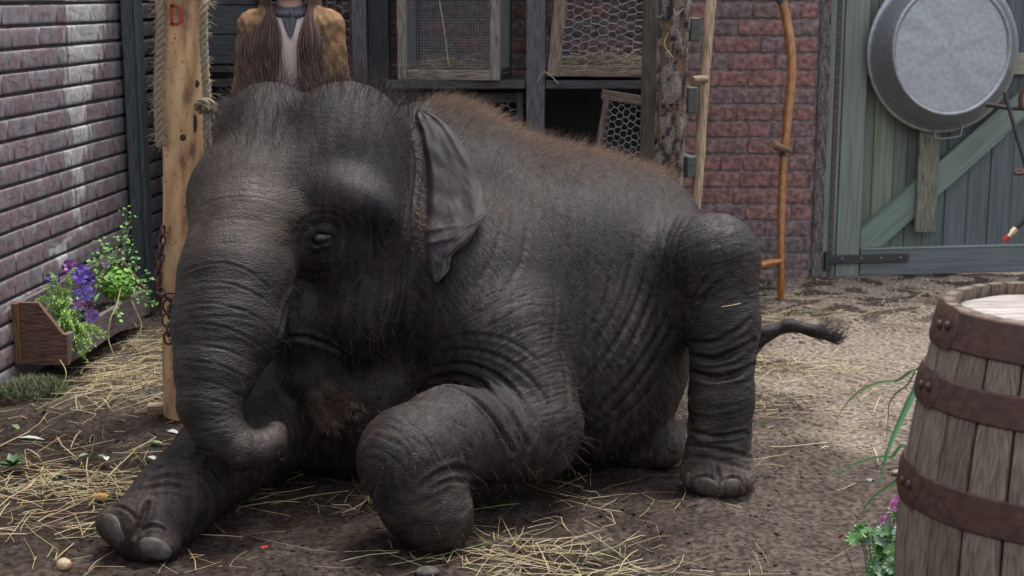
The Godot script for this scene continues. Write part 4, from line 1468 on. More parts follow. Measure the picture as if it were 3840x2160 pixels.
func fallen_leaves() -> void:
	var list := [[Vector3(-1.485, 0.000, -4.598), 0.06, 0.014, 1.3, 1, "pale upright"], [Vector3(-1.472, 0.000, -4.303), 0.075, 0.016, 0.1, 1, ""], [Vector3(-1.221, 0.000, -4.145), 0.035, 0.016, 2.2, 0, ""], [Vector3(-1.190, 0.000, -4.130), 0.032, 0.016, 0.6, 0, ""], [Vector3(-1.163, 0.000, -4.115), 0.03, 0.018, 1.2, 2, ""], [Vector3(-1.047, 0.000, -4.377), 0.045, 0.022, 0.5, 1, ""], [Vector3(-1.077, 0.000, -4.262), 0.045, 0.018, 0.2, 0, ""], [Vector3(-1.043, -0.000, -4.119), 0.05, 0.018, 0.8, 1, ""], [Vector3(-0.950, 0.000, -4.226), 0.045, 0.018, 2.4, 0, ""], [Vector3(-1.172, 0.000, -3.837), 0.055, 0.02, 1.9, 3, ""], [Vector3(-1.008, 0.000, -4.207), 0.05, 0.012, 0.1, 1, ""], [Vector3(-1.538, 0.000, -4.442), 0.06, 0.018, 0.9, 0, ""]]
	var names := ["green", "pale silvery", "white", "dark olive"]
	var cols := [Color(0.13, 0.19, 0.09), Color(0.36, 0.42, 0.40), Color(0.55, 0.56, 0.58), Color(0.035, 0.05, 0.018)]
	var where := ["upright leaf beside the grass tuft", "leaf near the left edge, on bare dark soil", "leaf, left of a pair on the straw below the pole", "leaf, right of the pair on the straw", "petal-like leaf beside the leaf pair on the straw", "leaf close to the foot of the peeled pole", "leaf on dark soil in front of the pole block", "leaf lying just above the straw by the forefoot", "leaf next to the elephant's stretched foreleg", "curled leaf standing in the straw left of the forefoot", "narrow leaf between the pole and the foreleg", "leaf below the grass tuft at the left edge"]
	for i in list.size():
		var q: Array = list[i]
		var s := Soup.new()
		var yaw: float = q[3]
		var dir := Vector3(cos(yaw), 0.95 if i == 0 or i == 9 else 0.22, sin(yaw)).normalized()
		var side := dir.cross(Vector3(0.1, 1, 0.2)).normalized()
		s.leaf(Vector3(), dir, side, q[1], q[2], 0.3, 0.2)
		var o := thing("fallen_leaf", q[0] + Vector3(0, 0.008, 0), names[q[4]] + " " + where[i], "leaf", "leaves fallen on the soil")
		part(o, "blade", s.mesh(), mat(cols[q[4]], null, Vector3.ONE, 0.5))

func oddments() -> void:
	var c := Vector3(-1.029, 0.000, -3.258)
	var o := thing("apple_slice", c + Vector3(0, 0.016, 0), "half eaten apple piece with red skin, in the bottom left corner", "apple piece")
	var s := Soup.new()
	s.blob(Vector3(), Basis.from_scale(Vector3(0.019, 0.016, 0.017)), 14, 8)
	part(o, "skin", s.mesh(), mat(Color(0.34, 0.10, 0.04), tex.mottle, Vector3.ONE * 12, 0.4))
	var s2 := Soup.new()
	s2.blob(Vector3(0.0, 0.006, 0.006), Basis.from_euler(Vector3(0.7, 0, 0)).scaled_local(Vector3(0.017, 0.0125, 0.0155)), 14, 8)
	part(o, "flesh", s2.mesh(), mat(Color(0.52, 0.40, 0.24), tex.mottle, Vector3.ONE * 20, 0.6))
	c = Vector3(-1.080, 0.000, -3.750)
	o = thing("carrot_stub", c + Vector3(0, 0.012, 0), "small orange carrot stub lying in the straw left of the forefoot", "carrot")
	part(o, "root", rod([Vector3(-0.022, 0, 0), Vector3(-0.016, 0.001, 0), Vector3(0.012, 0.002, 0.003), Vector3(0.022, 0.001, 0.004)], [0.005, 0.0095, 0.010, 0.006], 10), mat(Color(0.55, 0.27, 0.06), tex.mottle, Vector3.ONE * 16, 0.5))
	part(o, "husk", rod([Vector3(0.024, 0, -0.01), Vector3(0.03, 0.014, -0.014), Vector3(0.024, 0.022, -0.016)], [0.006, 0.008, 0.003], 8), mat(Color(0.24, 0.17, 0.13), null, Vector3.ONE, 0.8))
	c = Vector3(-0.591, 0.000, -3.399)
	o = thing("red_petal", c + Vector3(0, 0.007, 0), "tiny bright red petal on the dark soil before the elephant", "petal")
	var s3 := Soup.new()
	s3.leaf(Vector3(-0.012, 0, 0), Vector3(1, 0.1, 0.2).normalized(), Vector3(0.2, 0.2, -1).normalized(), 0.026, 0.010, 0.3)
	part(o, "blade", s3.mesh(), mat(Color(0.6, 0.03, 0.03), null, Vector3.ONE, 0.5))
	c = Vector3(-0.897, 0.000, -4.598)
	c = Vector3(-0.884, 0.000, -4.562)
	c = Vector3(-1.132, 0.000, -4.598)
	o = thing("wood_block", c + Vector3(0, 0.014, 0), "small sawn wood offcut on the soil at the foot of the pole", "wood block", "", 0.2)
	part(o, "block", box(Vector3(0.055, 0.034, 0.05), 0.003), wood(Color(0.33, 0.235, 0.15), 0))
	c = Vector3(-0.148, 0.000, -3.241)
	o = thing("pebble", Vector3(-0.195, 0.000, -3.258), "smooth grey pebble half sunk in the soil at the bottom edge", "stone")
	var s4 := Soup.new()
	s4.blob(Vector3(), Basis.from_scale(Vector3(0.03, 0.014, 0.022)), 12, 7)
	part(o, "stone", s4.mesh(), mat(Color(0.07, 0.058, 0.058), tex.mottle, Vector3.ONE * 8, 0.7, tex.fine, 0.1))
	for q: Array in [[Vector3(1.069, 0.000, -3.980), 0.017, "pale pebble in the scraped hollow left of the barrel"], [Vector3(0.977, 0.000, -3.904), 0.015, "flat grey pebble beside the long grass blades"], [Vector3(0.641, 0.000, -3.118), 0.012, "small pebble at the bottom right, on bare soil"]]:
		var s5 := Soup.new()
		s5.blob(Vector3(0, 0.004, 0), Basis.from_scale(Vector3(q[1], q[1] * 0.55, q[1] * 0.8)), 9, 6)
		var o5 := thing("pebble", q[0], q[2], "stone")
		part(o5, "stone", s5.mesh(), mat(Color(0.28, 0.25, 0.23), tex.mottle, Vector3.ONE * 8, 0.8, tex.fine, 0.1))

func stray_straws() -> void:
	var list := [
		[[Vector3(0.104, 0.960, -6.170), Vector3(0.134, 1.001, -6.160), Vector3(0.190, 0.953, -6.160)], "bent straw hanging over the shelf edge at the cage's left corner"],
		[[Vector3(0.564, 1.173, -5.480), Vector3(0.551, 1.131, -5.480), Vector3(0.584, 1.083, -5.480)], "kinked straw caught in the peeling bark, lower of the two"],
		[[Vector3(0.584, 1.258, -5.500), Vector3(0.594, 1.238, -5.500), Vector3(0.620, 1.261, -5.500)], "small white forked straw high on the bark post"],
		[[Vector3(-0.296, 1.287, -6.200), Vector3(-0.275, 1.160, -6.190), Vector3(-0.260, 1.029, -6.190)], "long thin straw hanging down the square mesh"],
		[[Vector3(0.528, 0.531, -3.700), Vector3(0.558, 0.536, -3.700), Vector3(0.577, 0.538, -3.710)], "short straw stuck to the elephant's hind knee"],
		[[Vector3(-1.480, 0.006, -4.600), Vector3(-1.419, 0.112, -4.620), Vector3(-1.453, 0.155, -4.680)], "tall kinked yellow straw leaning beside the grass tuft"],
	]
	for i in list.size():
		var p: Array = list[i][0]
		var c: Vector3 = p[1]
		if i == 4:
			for k in 3: p[k] = on_hide(p[k]) + Vector3(0, 0.002, 0.004)
			c = p[1]
		var q := smooth_path(p, 5)
		for k in q.size(): q[k] -= c
		var o := thing("straw_stalk", c, list[i][1], "straw", "single straws")
		part(o, "stalk", rod(q, same(0.0013, q.size()), 5), mat(Color(0.46, 0.36, 0.19), null, Vector3.ONE, 0.6))

# ---------- planter and plants ----------
func planter() -> void:
	var frame := Basis(WALL_ALONG, Vector3.UP, WALL_OUT)
	var o := thing("planter_box", WALL_AT, "weathered wooden planter box with a sloped end board, hung on the left wall", "planter")
	var put := func(called: String, x0: float, x1: float, y0: float, y1: float, z0: float, z1: float, m: Material) -> MeshInstance3D:
		return part(o, called, box(Vector3(x1 - x0, y1 - y0, z1 - z0), 0.003), m, Transform3D(frame, frame * Vector3((x0 + x1) * 0.5, (y0 + y1) * 0.5, (z0 + z1) * 0.5)))
	var grey := wood(Color(0.165, 0.14, 0.145), 0, 0.75, 0.08)
	var brown := wood(Color(0.165, 0.088, 0.060), 0, 0.75, 0.12)
	brown.uv1_scale = Vector3(5, 6, 0.6)
	put.call("front_board", 0.156, 0.965, 0.063, 0.167, 0.166, 0.186, grey)
	put.call("back_board", 0.156, 0.965, 0.063, 0.277, 0.004, 0.022, wood(Color(0.15, 0.13, 0.135), 0, 0.75, 0.08))
	put.call("floor_board", 0.156, 0.965, 0.066, 0.080, 0.024, 0.164, grey)
	# ends: a board with a sloped front corner
	for x0: float in [0.132, 0.967]:
		var pts := [Vector2(0.002, 0.062), Vector2(0.187, 0.062), Vector2(0.187, 0.168), Vector2(0.172, 0.172), Vector2(0.092, 0.278), Vector2(0.002, 0.278)]
		var s := Soup.new()
		var v := func(p: Vector2, x: float) -> Vector3: return Vector3(x, p.y, p.x)
		for i in range(1, 5):
			s.tri(v.call(pts[0], x0), v.call(pts[i], x0), v.call(pts[i + 1], x0))
			s.tri(v.call(pts[0], x0 + 0.022), v.call(pts[i + 1], x0 + 0.022), v.call(pts[i], x0 + 0.022))
		for i in 6:
			var a: Vector2 = pts[i]
			var b: Vector2 = pts[(i + 1) % 6]
			s.quad(v.call(a, x0), v.call(a, x0 + 0.022), v.call(b, x0 + 0.022), v.call(b, x0))
		part(o, "end_board", s.mesh(), brown, Transform3D(frame, Vector3()))
	put.call("end_batten", 0.121, 0.1305, 0.062, 0.278, 0.002, 0.026, wood(Color(0.24, 0.115, 0.05), 1, 0.7, 0.1))
	var soil := Soup.new()
	var P := PackedVector3Array()
	for j in 9:
		for i in 30: P.append(frame * Vector3(0.156 + 0.81 * i / 29.0, 0.14 + 0.02 * noise.get_noise_2d(i * 0.5, j * 0.6), 0.024 + 0.141 * j / 8.0))
	part(o, "soil", grid_mesh(P, 30, 9), mat(Color(0.03, 0.023, 0.019), tex.soil, Vector3.ONE * 4, 0.95, tex.fine, 0.5))

func sprig(s: Soup, path: Array, n: int, length: float, width: float, c0: Color, c1: Color, r: RandomNumberGenerator, droop := 0.0) -> void:
	# leaflets all round a stem
	var seg := path.size() - 1
	for i in n:
		var t := (i + r.randf()) / n
		var f := t * seg
		var k := mini(int(f), seg - 1)
		var p: Vector3 = path[k].lerp(path[k + 1], f - k)
		var ax: Vector3 = (path[k + 1] - path[k]).normalized()
		var d := (ax * r.randf_range(0.1, 0.8) + Vector3(r.randf_range(-1, 1), r.randf_range(-0.7, 0.9) - droop, r.randf_range(-1, 1)).normalized()).normalized()
		var side := d.cross(Vector3(r.randf_range(-0.5, 0.5), 1, r.randf_range(-0.5, 0.5))).normalized()
		var l := length * r.randf_range(0.6, 1.2) * (1.0 - 0.4 * t)
		s.col = c0.lerp(c1, r.randf())
		var m := p + d * l * 0.5
		var e := p + d * l
		s.quad(p, m - side * width * 0.5, e, m + side * width * 0.5)

func round_leaf(s: Soup, c: Vector3, nrm: Vector3, radius: float, lobes := 3) -> void:
	var x := nrm.cross(Vector3(0.31, 0.2, 0.92)).normalized()
	var y := x.cross(nrm)
	var n := lobes * 4
	var prev := Vector3()
	for i in n + 1:
		var a := TAU * i / n
		var rr := radius * (0.72 + 0.28 * absf(cos(a * lobes * 0.5)))
		var p := c + (x * cos(a) + y * sin(a)) * rr + nrm * radius * 0.18 * (1.0 if i % 2 else 0.0)
		if i: s.tri(c - nrm * radius * 0.12, prev, p)
		prev = p

func arc(a: Vector3, b: Vector3, lift: float, n := 6, swing := Vector3()) -> Array:
	var out := []
	for i in n + 1:
		var t := float(i) / n
		out.append(a.lerp(b, t) + (Vector3.UP * lift + swing) * (4.0 * t * (1.0 - t)))
	return out

func leafy() -> StandardMaterial3D:
	var m := mat(Color(1, 1, 1), null, Vector3.ONE, 0.5, null, 0.1, true)
	m.backlight_enabled = true
	m.backlight = Color(0.25, 0.25, 0.2)
	return m

func planter_plants() -> void:
	var r := RandomNumberGenerator.new()
	r.seed = 14
	# feathery fern spilling over the near end
	var b := Vector3(-1.581, 0.120, -5.150)
	var o := thing("asparagus_fern", b, "feathery light green fern spilling over the front of the planter box", "fern")
	var s := Soup.new()
	var st := Soup.new()
	st.col = Color(0.14, 0.2, 0.06)
	var pts := [Vector3(-1.656, 0.296, -5.200), Vector3(-1.632, 0.339, -5.200), Vector3(-1.575, 0.311, -5.120), Vector3(-1.564, 0.328, -5.180), Vector3(-1.562, 0.344, -5.250), Vector3(-1.647, 0.255, -5.120), Vector3(-1.616, 0.216, -5.100), Vector3(-1.583, 0.171, -5.050), Vector3(-1.562, 0.131, -5.040), Vector3(-1.533, 0.140, -5.060), Vector3(-1.508, 0.103, -5.040), Vector3(-1.483, 0.086, -5.020), Vector3(-1.464, 0.077, -5.000), Vector3(-1.496, 0.129, -5.050), Vector3(-1.460, 0.122, -5.020), Vector3(-1.448, 0.129, -5.050), Vector3(-1.432, 0.138, -5.070), Vector3(-1.418, 0.143, -5.080), Vector3(-1.566, 0.256, -5.080), Vector3(-1.551, 0.240, -5.120), Vector3(-1.520, 0.202, -5.100), Vector3(-1.600, 0.259, -5.100), Vector3(-1.546, 0.213, -5.050), Vector3(-1.562, 0.189, -5.030), Vector3(-1.524, 0.176, -5.060), Vector3(-1.562, 0.279, -5.140), Vector3(-1.484, 0.155, -5.060), Vector3(-1.448, 0.107, -5.020)]
	for tip: Vector3 in pts:
		for k in 2:
			var e := tip - b + Vector3(r.randf_range(-1, 1), r.randf_range(-1, 1), r.randf_range(-1, 1)) * 0.012
			var path := arc(Vector3(r.randf_range(-0.02, 0.02), -0.01, r.randf_range(-0.03, 0.02)), e, 0.03 + 0.04 * r.randf())
			var pp := PackedVector3Array(path)
			st.tube(pp, PackedFloat32Array(same(0.0009, pp.size())), 3, false)
			sprig(s, path.slice(1), 110, 0.019, 0.0035, Color(0.14, 0.30, 0.06), Color(0.40, 0.56, 0.13), r)
	part(o, "needles", s.mesh(), leafy())
	part(o, "stems", st.mesh(), leafy())
	# bushy small-leaved plant at the far end, with tall sprigs
	b = Vector3(-1.510, 0.176, -5.620)
	o = thing("parsley_plant", b, "bushy bright green parsley-like plant with tall sprigs, far end of the planter", "herb plant")
	s = Soup.new()
	st = Soup.new()
	st.col = Color(0.13, 0.2, 0.05)
	for i in 210:
		var d := Vector3(r.randfn(0, 1), r.randfn(0, 1), r.randfn(0, 1)).normalized()
		var p := Vector3(d.x * 0.062, 0.052 + d.y * 0.062, d.z * 0.07) * r.randf_range(0.75, 1.12)
		s.col = Color(0.09, 0.24, 0.025).lerp(Color(0.22, 0.47, 0.05), r.randf())
		round_leaf(s, p, (d + Vector3(0, 0.5, 0)).normalized(), r.randf_range(0.007, 0.013))
	for e: Vector3 in [Vector3(-1.590, 0.402, -5.650), Vector3(-1.606, 0.364, -5.600), Vector3(-1.554, 0.402, -5.600), Vector3(-1.530, 0.409, -5.700), Vector3(-1.506, 0.488, -5.800), Vector3(-1.476, 0.464, -5.750), Vector3(-1.456, 0.355, -5.700), Vector3(-1.435, 0.310, -5.650), Vector3(-1.582, 0.319, -5.550), Vector3(-1.547, 0.341, -5.600), Vector3(-1.360, 0.283, -5.500), Vector3(-1.352, 0.260, -5.500), Vector3(-1.331, 0.225, -5.450), Vector3(-1.545, 0.355, -5.700), Vector3(-1.503, 0.333, -5.650), Vector3(-1.541, 0.283, -5.500), Vector3(-1.564, 0.260, -5.500), Vector3(-1.502, 0.093, -5.400), Vector3(-1.455, 0.138, -5.400), Vector3(-1.422, 0.283, -5.500), Vector3(-1.519, 0.465, -5.800), Vector3(-1.311, 0.183, -5.400)]:
		var path := arc(Vector3(r.randf_range(-0.03, 0.03), 0.02, r.randf_range(-0.03, 0.03)), e - b, 0.012)
		st.tube(PackedVector3Array(path), PackedFloat32Array(same(0.0011, 7)), 3, false)
		for k in 15:
			var t := r.randf_range(0.5, 1.02)
			var p: Vector3 = Vector3(path[0]).lerp(e - b, t) + Vector3(r.randf_range(-1, 1), r.randf_range(-1, 1), r.randf_range(-1, 1)) * 0.022 * (1.3 - t * 0.6)
			s.col = Color(0.08, 0.22, 0.06).lerp(Color(0.22, 0.42, 0.10), r.randf())
			round_leaf(s, p, Vector3(r.randf_range(-0.7, 0.7), 1, r.randf_range(-0.4, 0.9)).normalized(), r.randf_range(0.0045, 0.009))
	part(o, "leaves", s.mesh(), leafy())
	part(o, "stems", st.mesh(), leafy())
	# pansies
	b = Vector3(-1.571, 0.174, -5.300)
	o = thing("pansy_plant", b, "purple pansies blooming in the middle of the planter box", "flowers")
	st = Soup.new()
	st.col = Color(0.10, 0.16, 0.06)
	s = Soup.new()
	for i in 46:
		s.col = Color(0.05, 0.13, 0.04).lerp(Color(0.13, 0.25, 0.12), r.randf())
		var d := Vector3(r.randf_range(-1, 1), r.randf_range(0.1, 1), r.randf_range(-0.6, 1)).normalized()
		s.leaf(Vector3(r.randf_range(-0.06, 0.06), r.randf_range(-0.01, 0.06), r.randf_range(-0.05, 0.05)), d, d.cross(Vector3(0.2, 1, 0.3)).normalized(), r.randf_range(0.025, 0.045), r.randf_range(0.012, 0.02), 0.2)
	part(o, "leaves", s.mesh(), leafy())
	var blooms := [[Vector3(-1.610, 0.335, -5.360), 0.024, Color(0.17, 0.045, 0.21), 0.55], [Vector3(-1.569, 0.313, -5.340), 0.030, Color(0.16, 0.085, 0.46), 0.25], [Vector3(-1.631, 0.312, -5.220), 0.022, Color(0.07, 0.035, 0.22), 0.4], [Vector3(-1.544, 0.291, -5.360), 0.022, Color(0.045, 0.02, 0.13), 0.5], [Vector3(-1.528, 0.258, -5.260), 0.027, Color(0.24, 0.17, 0.55), 0.0], [Vector3(-1.539, 0.227, -5.200), 0.019, Color(0.27, 0.12, 0.30), 0.2], [Vector3(-1.489, 0.192, -5.180), 0.023, Color(0.23, 0.13, 0.42), -0.1], [Vector3(-1.514, 0.216, -5.250), 0.014, Color(0.09, 0.015, 0.06), 0.3], [Vector3(-1.556, 0.266, -5.240), 0.014, Color(0.20, 0.15, 0.46), 0.1], [Vector3(-1.515, 0.321, -5.500), 0.014, Color(0.33, 0.24, 0.36), 0.2]]
	for q: Array in blooms:
		var c: Vector3 = q[0] - b
		st.tube(PackedVector3Array(arc(Vector3(c.x * 0.4, 0, c.z * 0.4), c, 0.01, 4)), PackedFloat32Array(same(0.0013, 5)), 4, false)
		var f := Soup.new()
		var nrm := Vector3(0.25 + r.randf_range(-0.2, 0.2), q[3], 1).normalized()
		var x := nrm.cross(Vector3.UP).normalized() * -1.0
		var y := nrm.cross(x) * -1.0
		if y.y < 0: y = -y
		var R: float = q[1]
		for pe: Array in [[-0.35, 0.55, 0.62], [0.35, 0.55, 0.62], [-0.62, 0.0, 0.58], [0.62, 0.0, 0.58], [0.0, -0.5, 0.72]]:
			f.col = q[2] * r.randf_range(0.85, 1.2)
			var pc: Vector3 = c + (x * pe[0] + y * pe[1]) * R + nrm * r.randf_range(0, 0.2) * R
			var rim := []
			for i in 13:
				var a := TAU * i / 12.0
				rim.append(pc + (x * cos(a) + y * sin(a)) * R * pe[2] * (1.0 + 0.07 * sin(a * 5.0 + pe[0])) + nrm * R * (0.16 * sin(a * 3.0 + pe[1] * 4.0) + 0.1))
			for i in 12: f.tri(pc - nrm * R * 0.05, rim[i], rim[i + 1])
		f.col = Color(0.5, 0.42, 0.2) if q[3] < 0.3 else Color(0.03, 0.01, 0.06)
		f.blob(c + nrm * R * 0.2, Basis.from_scale(Vector3.ONE * R * 0.16), 7, 4)
		part(o, "blossom", f.mesh(), leafy())
	part(o, "stems", st.mesh(), leafy())
	# dry stalks hanging over the front board
	var dry := mat(Color(0.33, 0.25, 0.11), null, Vector3.ONE, 0.7)
	var i := 0
	for path: Array in [[Vector3(-1.465, 0.230, -5.500), Vector3(-1.463, 0.178, -5.420), Vector3(-1.469, 0.146, -5.360), Vector3(-1.474, 0.079, -5.330), Vector3(-1.451, 0.026, -5.300), Vector3(-1.441, -0.007, -5.300)], [Vector3(-1.440, 0.174, -5.550), Vector3(-1.407, 0.131, -5.500), Vector3(-1.383, 0.094, -5.460), Vector3(-1.399, 0.043, -5.420), Vector3(-1.388, 0.010, -5.400)]]:
		var c: Vector3 = path[0]
		var t := thing("dry_stalk", c, ["longer bent dry stalk hanging over the planter's front board", "shorter kinked dry stalk hanging from the planter's far half"][i], "dry stalk", "dry stalks hanging from the planter")
		var q := smooth_path(path, 4)
		for k in q.size(): q[k] -= c
		part(t, "stalk", rod(q, same(0.0022, q.size()), 5), dry)
		i += 1

func grass_tuft() -> void:
	var r := RandomNumberGenerator.new()
	r.seed = 9
	var s := Soup.new()
	for k in 2600:
		var a := r.randf() * TAU
		var d := sqrt(r.randf())
		var p := Vector3(cos(a) * d * 0.115, 0, sin(a) * d * 0.12)
		p.y = 0.03 * (1.0 - d * d)
		var yaw := r.randf() * TAU
		var dir := Vector3(cos(yaw) * 0.8, r.randf_range(0.3, 1.1), sin(yaw) * 0.8).normalized()
		s.col = Color(0.016, 0.035, 0.008).lerp(Color(0.065, 0.095, 0.03), r.randf())
		if r.randf() < 0.12: s.col = Color(0.2, 0.15, 0.07)
		var side := dir.cross(Vector3.UP).normalized() * 0.0011
		var l := r.randf_range(0.018, 0.04)
		s.quad(p - side, p + side, p + dir * l + side * 0.2, p + dir * l - side * 0.2)
	tag(part(self, "grass", s.mesh(), leafy(), at(Vector3(-1.609, 0.000, -4.867) + Vector3(0, 0, 0))), "small dark green grass tuft on the soil below the planter", "grass", "", "stuff")

func barrel() -> void:
	var b := Vector3(0.8736, 0, -2.3)
	var o := thing("barrel", b, "weathered grey oak barrel with rusty iron hoops in the right foreground", "barrel")
	var prof := func(h: float) -> float:
		var t := (h - 0.40) / 0.43
		return 0.246 - 0.055 * pow(absf(t), 1.8)
	var n := 26
	var r := RandomNumberGenerator.new()
	r.seed = 4
	var a0 := 0.1
	var widths := []
	var total := 0.0
	for i in n:
		var w := r.randf_range(0.75, 1.3)
		widths.append(w)
		total += w
	var mats_ := []
	for i in 5:
		var tone: Color = [Color(0.200, 0.150, 0.112), Color(0.23, 0.178, 0.138), Color(0.178, 0.130, 0.098), Color(0.21, 0.155, 0.113), Color(0.188, 0.148, 0.12)][i]
		mats_.append(wood(tone, 1, 0.85, 0.10))
		mats_[i].uv1_scale = Vector3(13, 0.8, 13)
	for i in n:
		var a1: float = a0 + TAU * widths[i] / total
		var P := PackedVector3Array()
		var rows := 15
		var lip := r.randf_range(-0.0015, 0.0015)
		for j in rows + 1:
			var h := 0.005 + 0.822 * j / rows
			var R: float = prof.call(h) + lip
			var ring := [[a0 + 0.008, R - 0.022], [a0 + 0.008, R - 0.004], [a0 + 0.018, R - 0.0006], [lerpf(a0, a1, 0.33), R], [lerpf(a0, a1, 0.66), R], [a1 - 0.018, R - 0.0006], [a1 - 0.008, R - 0.004], [a1 - 0.008, R - 0.022]]
			for q: Array in ring: P.append(Vector3(cos(q[0]) * q[1], h, sin(q[0]) * q[1]))
		# cap the top end: close the last ring inwards
		var top := P.slice(rows * 8, rows * 8 + 8)
		var c := Vector3()
		for q in top: c += q / 8.0
		for k in 8: P.append(c)
		part(o, "stave", grid_mesh(P, 8, rows + 2, true), mats_[r.randi() % 5])
		a0 = a1
	# head boards lie below the rim
	var hm := [wood(Color(0.40, 0.365, 0.34), 0, 0.7, 0.08), wood(Color(0.35, 0.315, 0.295), 0, 0.7, 0.08), wood(Color(0.43, 0.395, 0.37), 0, 0.7, 0.08)]
	var R := 0.1695
	var cuts := [-R, -0.118, -0.068, -0.020, 0.030, 0.085, 0.135, R]
	for i in cuts.size() - 1:
		var P := PackedVector3Array()
		var z0: float = cuts[i] + 0.0026
		var z1: float = cuts[i + 1] - 0.0026
		var ns := 6
		for row: Array in [[z0, 0.790, 0], [z0, 0.8085, 0], [z0 + 0.0015, 0.810, 0], [z1 - 0.0015, 0.810, 0], [z1, 0.8085, 0], [z1, 0.790, 0]]:
			for k in ns + 1:
				var zz: float = clampf(row[0], -R + 0.001, R - 0.001)
				var half := sqrt(R * R - zz * zz)
				P.append(Vector3(lerpf(-half, half, float(k) / ns), row[1], zz))
		part(o, "head_board", grid_mesh(P, ns + 1, 6), hm[i % 3], Transform3D(Basis(Vector3.UP, 0.10), Vector3()))
	# hoops, each with its riveted overlap
	var rust := mat(Color(0.088, 0.048, 0.036), tex.rust, Vector3.ONE * 3, 0.58, tex.fine, 0.07, false, 0.2)
	for hoop: Array in [[0.768, 0.8265, 3.06], [0.672, 0.722, 3.12], [0.508, 0.566, 3.14], [0.235, 0.292, 3.1], [0.08, 0.13, 3.05], [0.004, 0.05, 3.0]]:
		var P := PackedVector3Array()
		var seg := 80
		for row: Array in [[hoop[0], -0.002], [hoop[0], 0.0022], [hoop[0] + 0.003, 0.0036], [hoop[1] - 0.003, 0.0036], [hoop[1], 0.0022], [hoop[1], -0.004]]:
			for k in seg:
				var a := TAU * k / seg
				var rr: float = prof.call(row[0]) + row[1]
				P.append(Vector3(cos(a) * rr, row[0] + 0.0012 * sin(a * 2.0 + hoop[2]), sin(a) * rr))
		var h := part(o, "hoop", grid_mesh(P, seg, 6, true), rust)
		# overlap plate with a rounded end
		var Q := PackedVector3Array()
		var mid: float = (hoop[0] + hoop[1]) * 0.5
		var hh: float = (hoop[1] - hoop[0]) * 0.5 + 0.004
		for j in 7:
			for k in 9:
				var u := k / 8.0
				var v := j / 6.0 * 2.0 - 1.0
				var a: float = hoop[2] - 0.24 + u * 0.5
				var sq := 1.0
				if u < 0.2: sq = sqrt(maxf(1.0 - pow((0.2 - u) / 0.2, 2.0), 0.0)) * 0.7 + 0.3
				var y: float = mid + v * hh * sq
				var edge := 0.0 if k == 0 or j == 0 or j == 6 else 0.003
				Q.append(Vector3(cos(a), 0, sin(a)) * (prof.call(y) + 0.0040 + edge) + Vector3(0, y, 0))
		part(h, "overlap_plate", grid_mesh(Q, 9, 7), rust)
		for e: float in [-0.02, -0.15]:
			var a: float = hoop[2] + e + 0.02
			var s := Soup.new()
			var dirv := Vector3(cos(a), 0, sin(a))
			s.blob(Vector3(), Basis.from_scale(Vector3(0.0045, 0.0078, 0.0062)), 10, 6)
			part(h, "rivet", s.mesh(), rust, Transform3D(Basis(Vector3.UP, -a), dirv * (prof.call(mid) + 0.0085) + Vector3(0, mid - e * 0.03, 0)))

func ribbon(s: Soup, path: Array, w: float, col: Color) -> void:
	var q := smooth_path(path, 6)
	var n := q.size()
	for i in n - 1:
		var t := (q[i + 1] - q[i]) as Vector3
		var side := t.cross(Vector3(0.15, 0.3, 1)).normalized()
		var up := side.cross(t).normalized()
		var w0 := w * 0.5 * minf(1.0, 1.6 * (1.0 - float(i) / n)) * (0.5 + 0.5 * minf(1.0, i / 6.0))
		var w1 := w * 0.5 * minf(1.0, 1.6 * (1.0 - float(i + 1) / n)) * (0.5 + 0.5 * minf(1.0, (i + 1) / 6.0))
		s.col = col * (0.9 + 0.2 * float(i) / n)
		var d0: Vector3 = up * w0 * 0.35
		var d1: Vector3 = up * w1 * 0.35
		s.quad(q[i] - d0, q[i] + side * w0, q[i + 1] + side * w1, q[i + 1] - d1)
		s.quad(q[i] - side * w0, q[i] - d0, q[i + 1] - d1, q[i + 1] - side * w1)

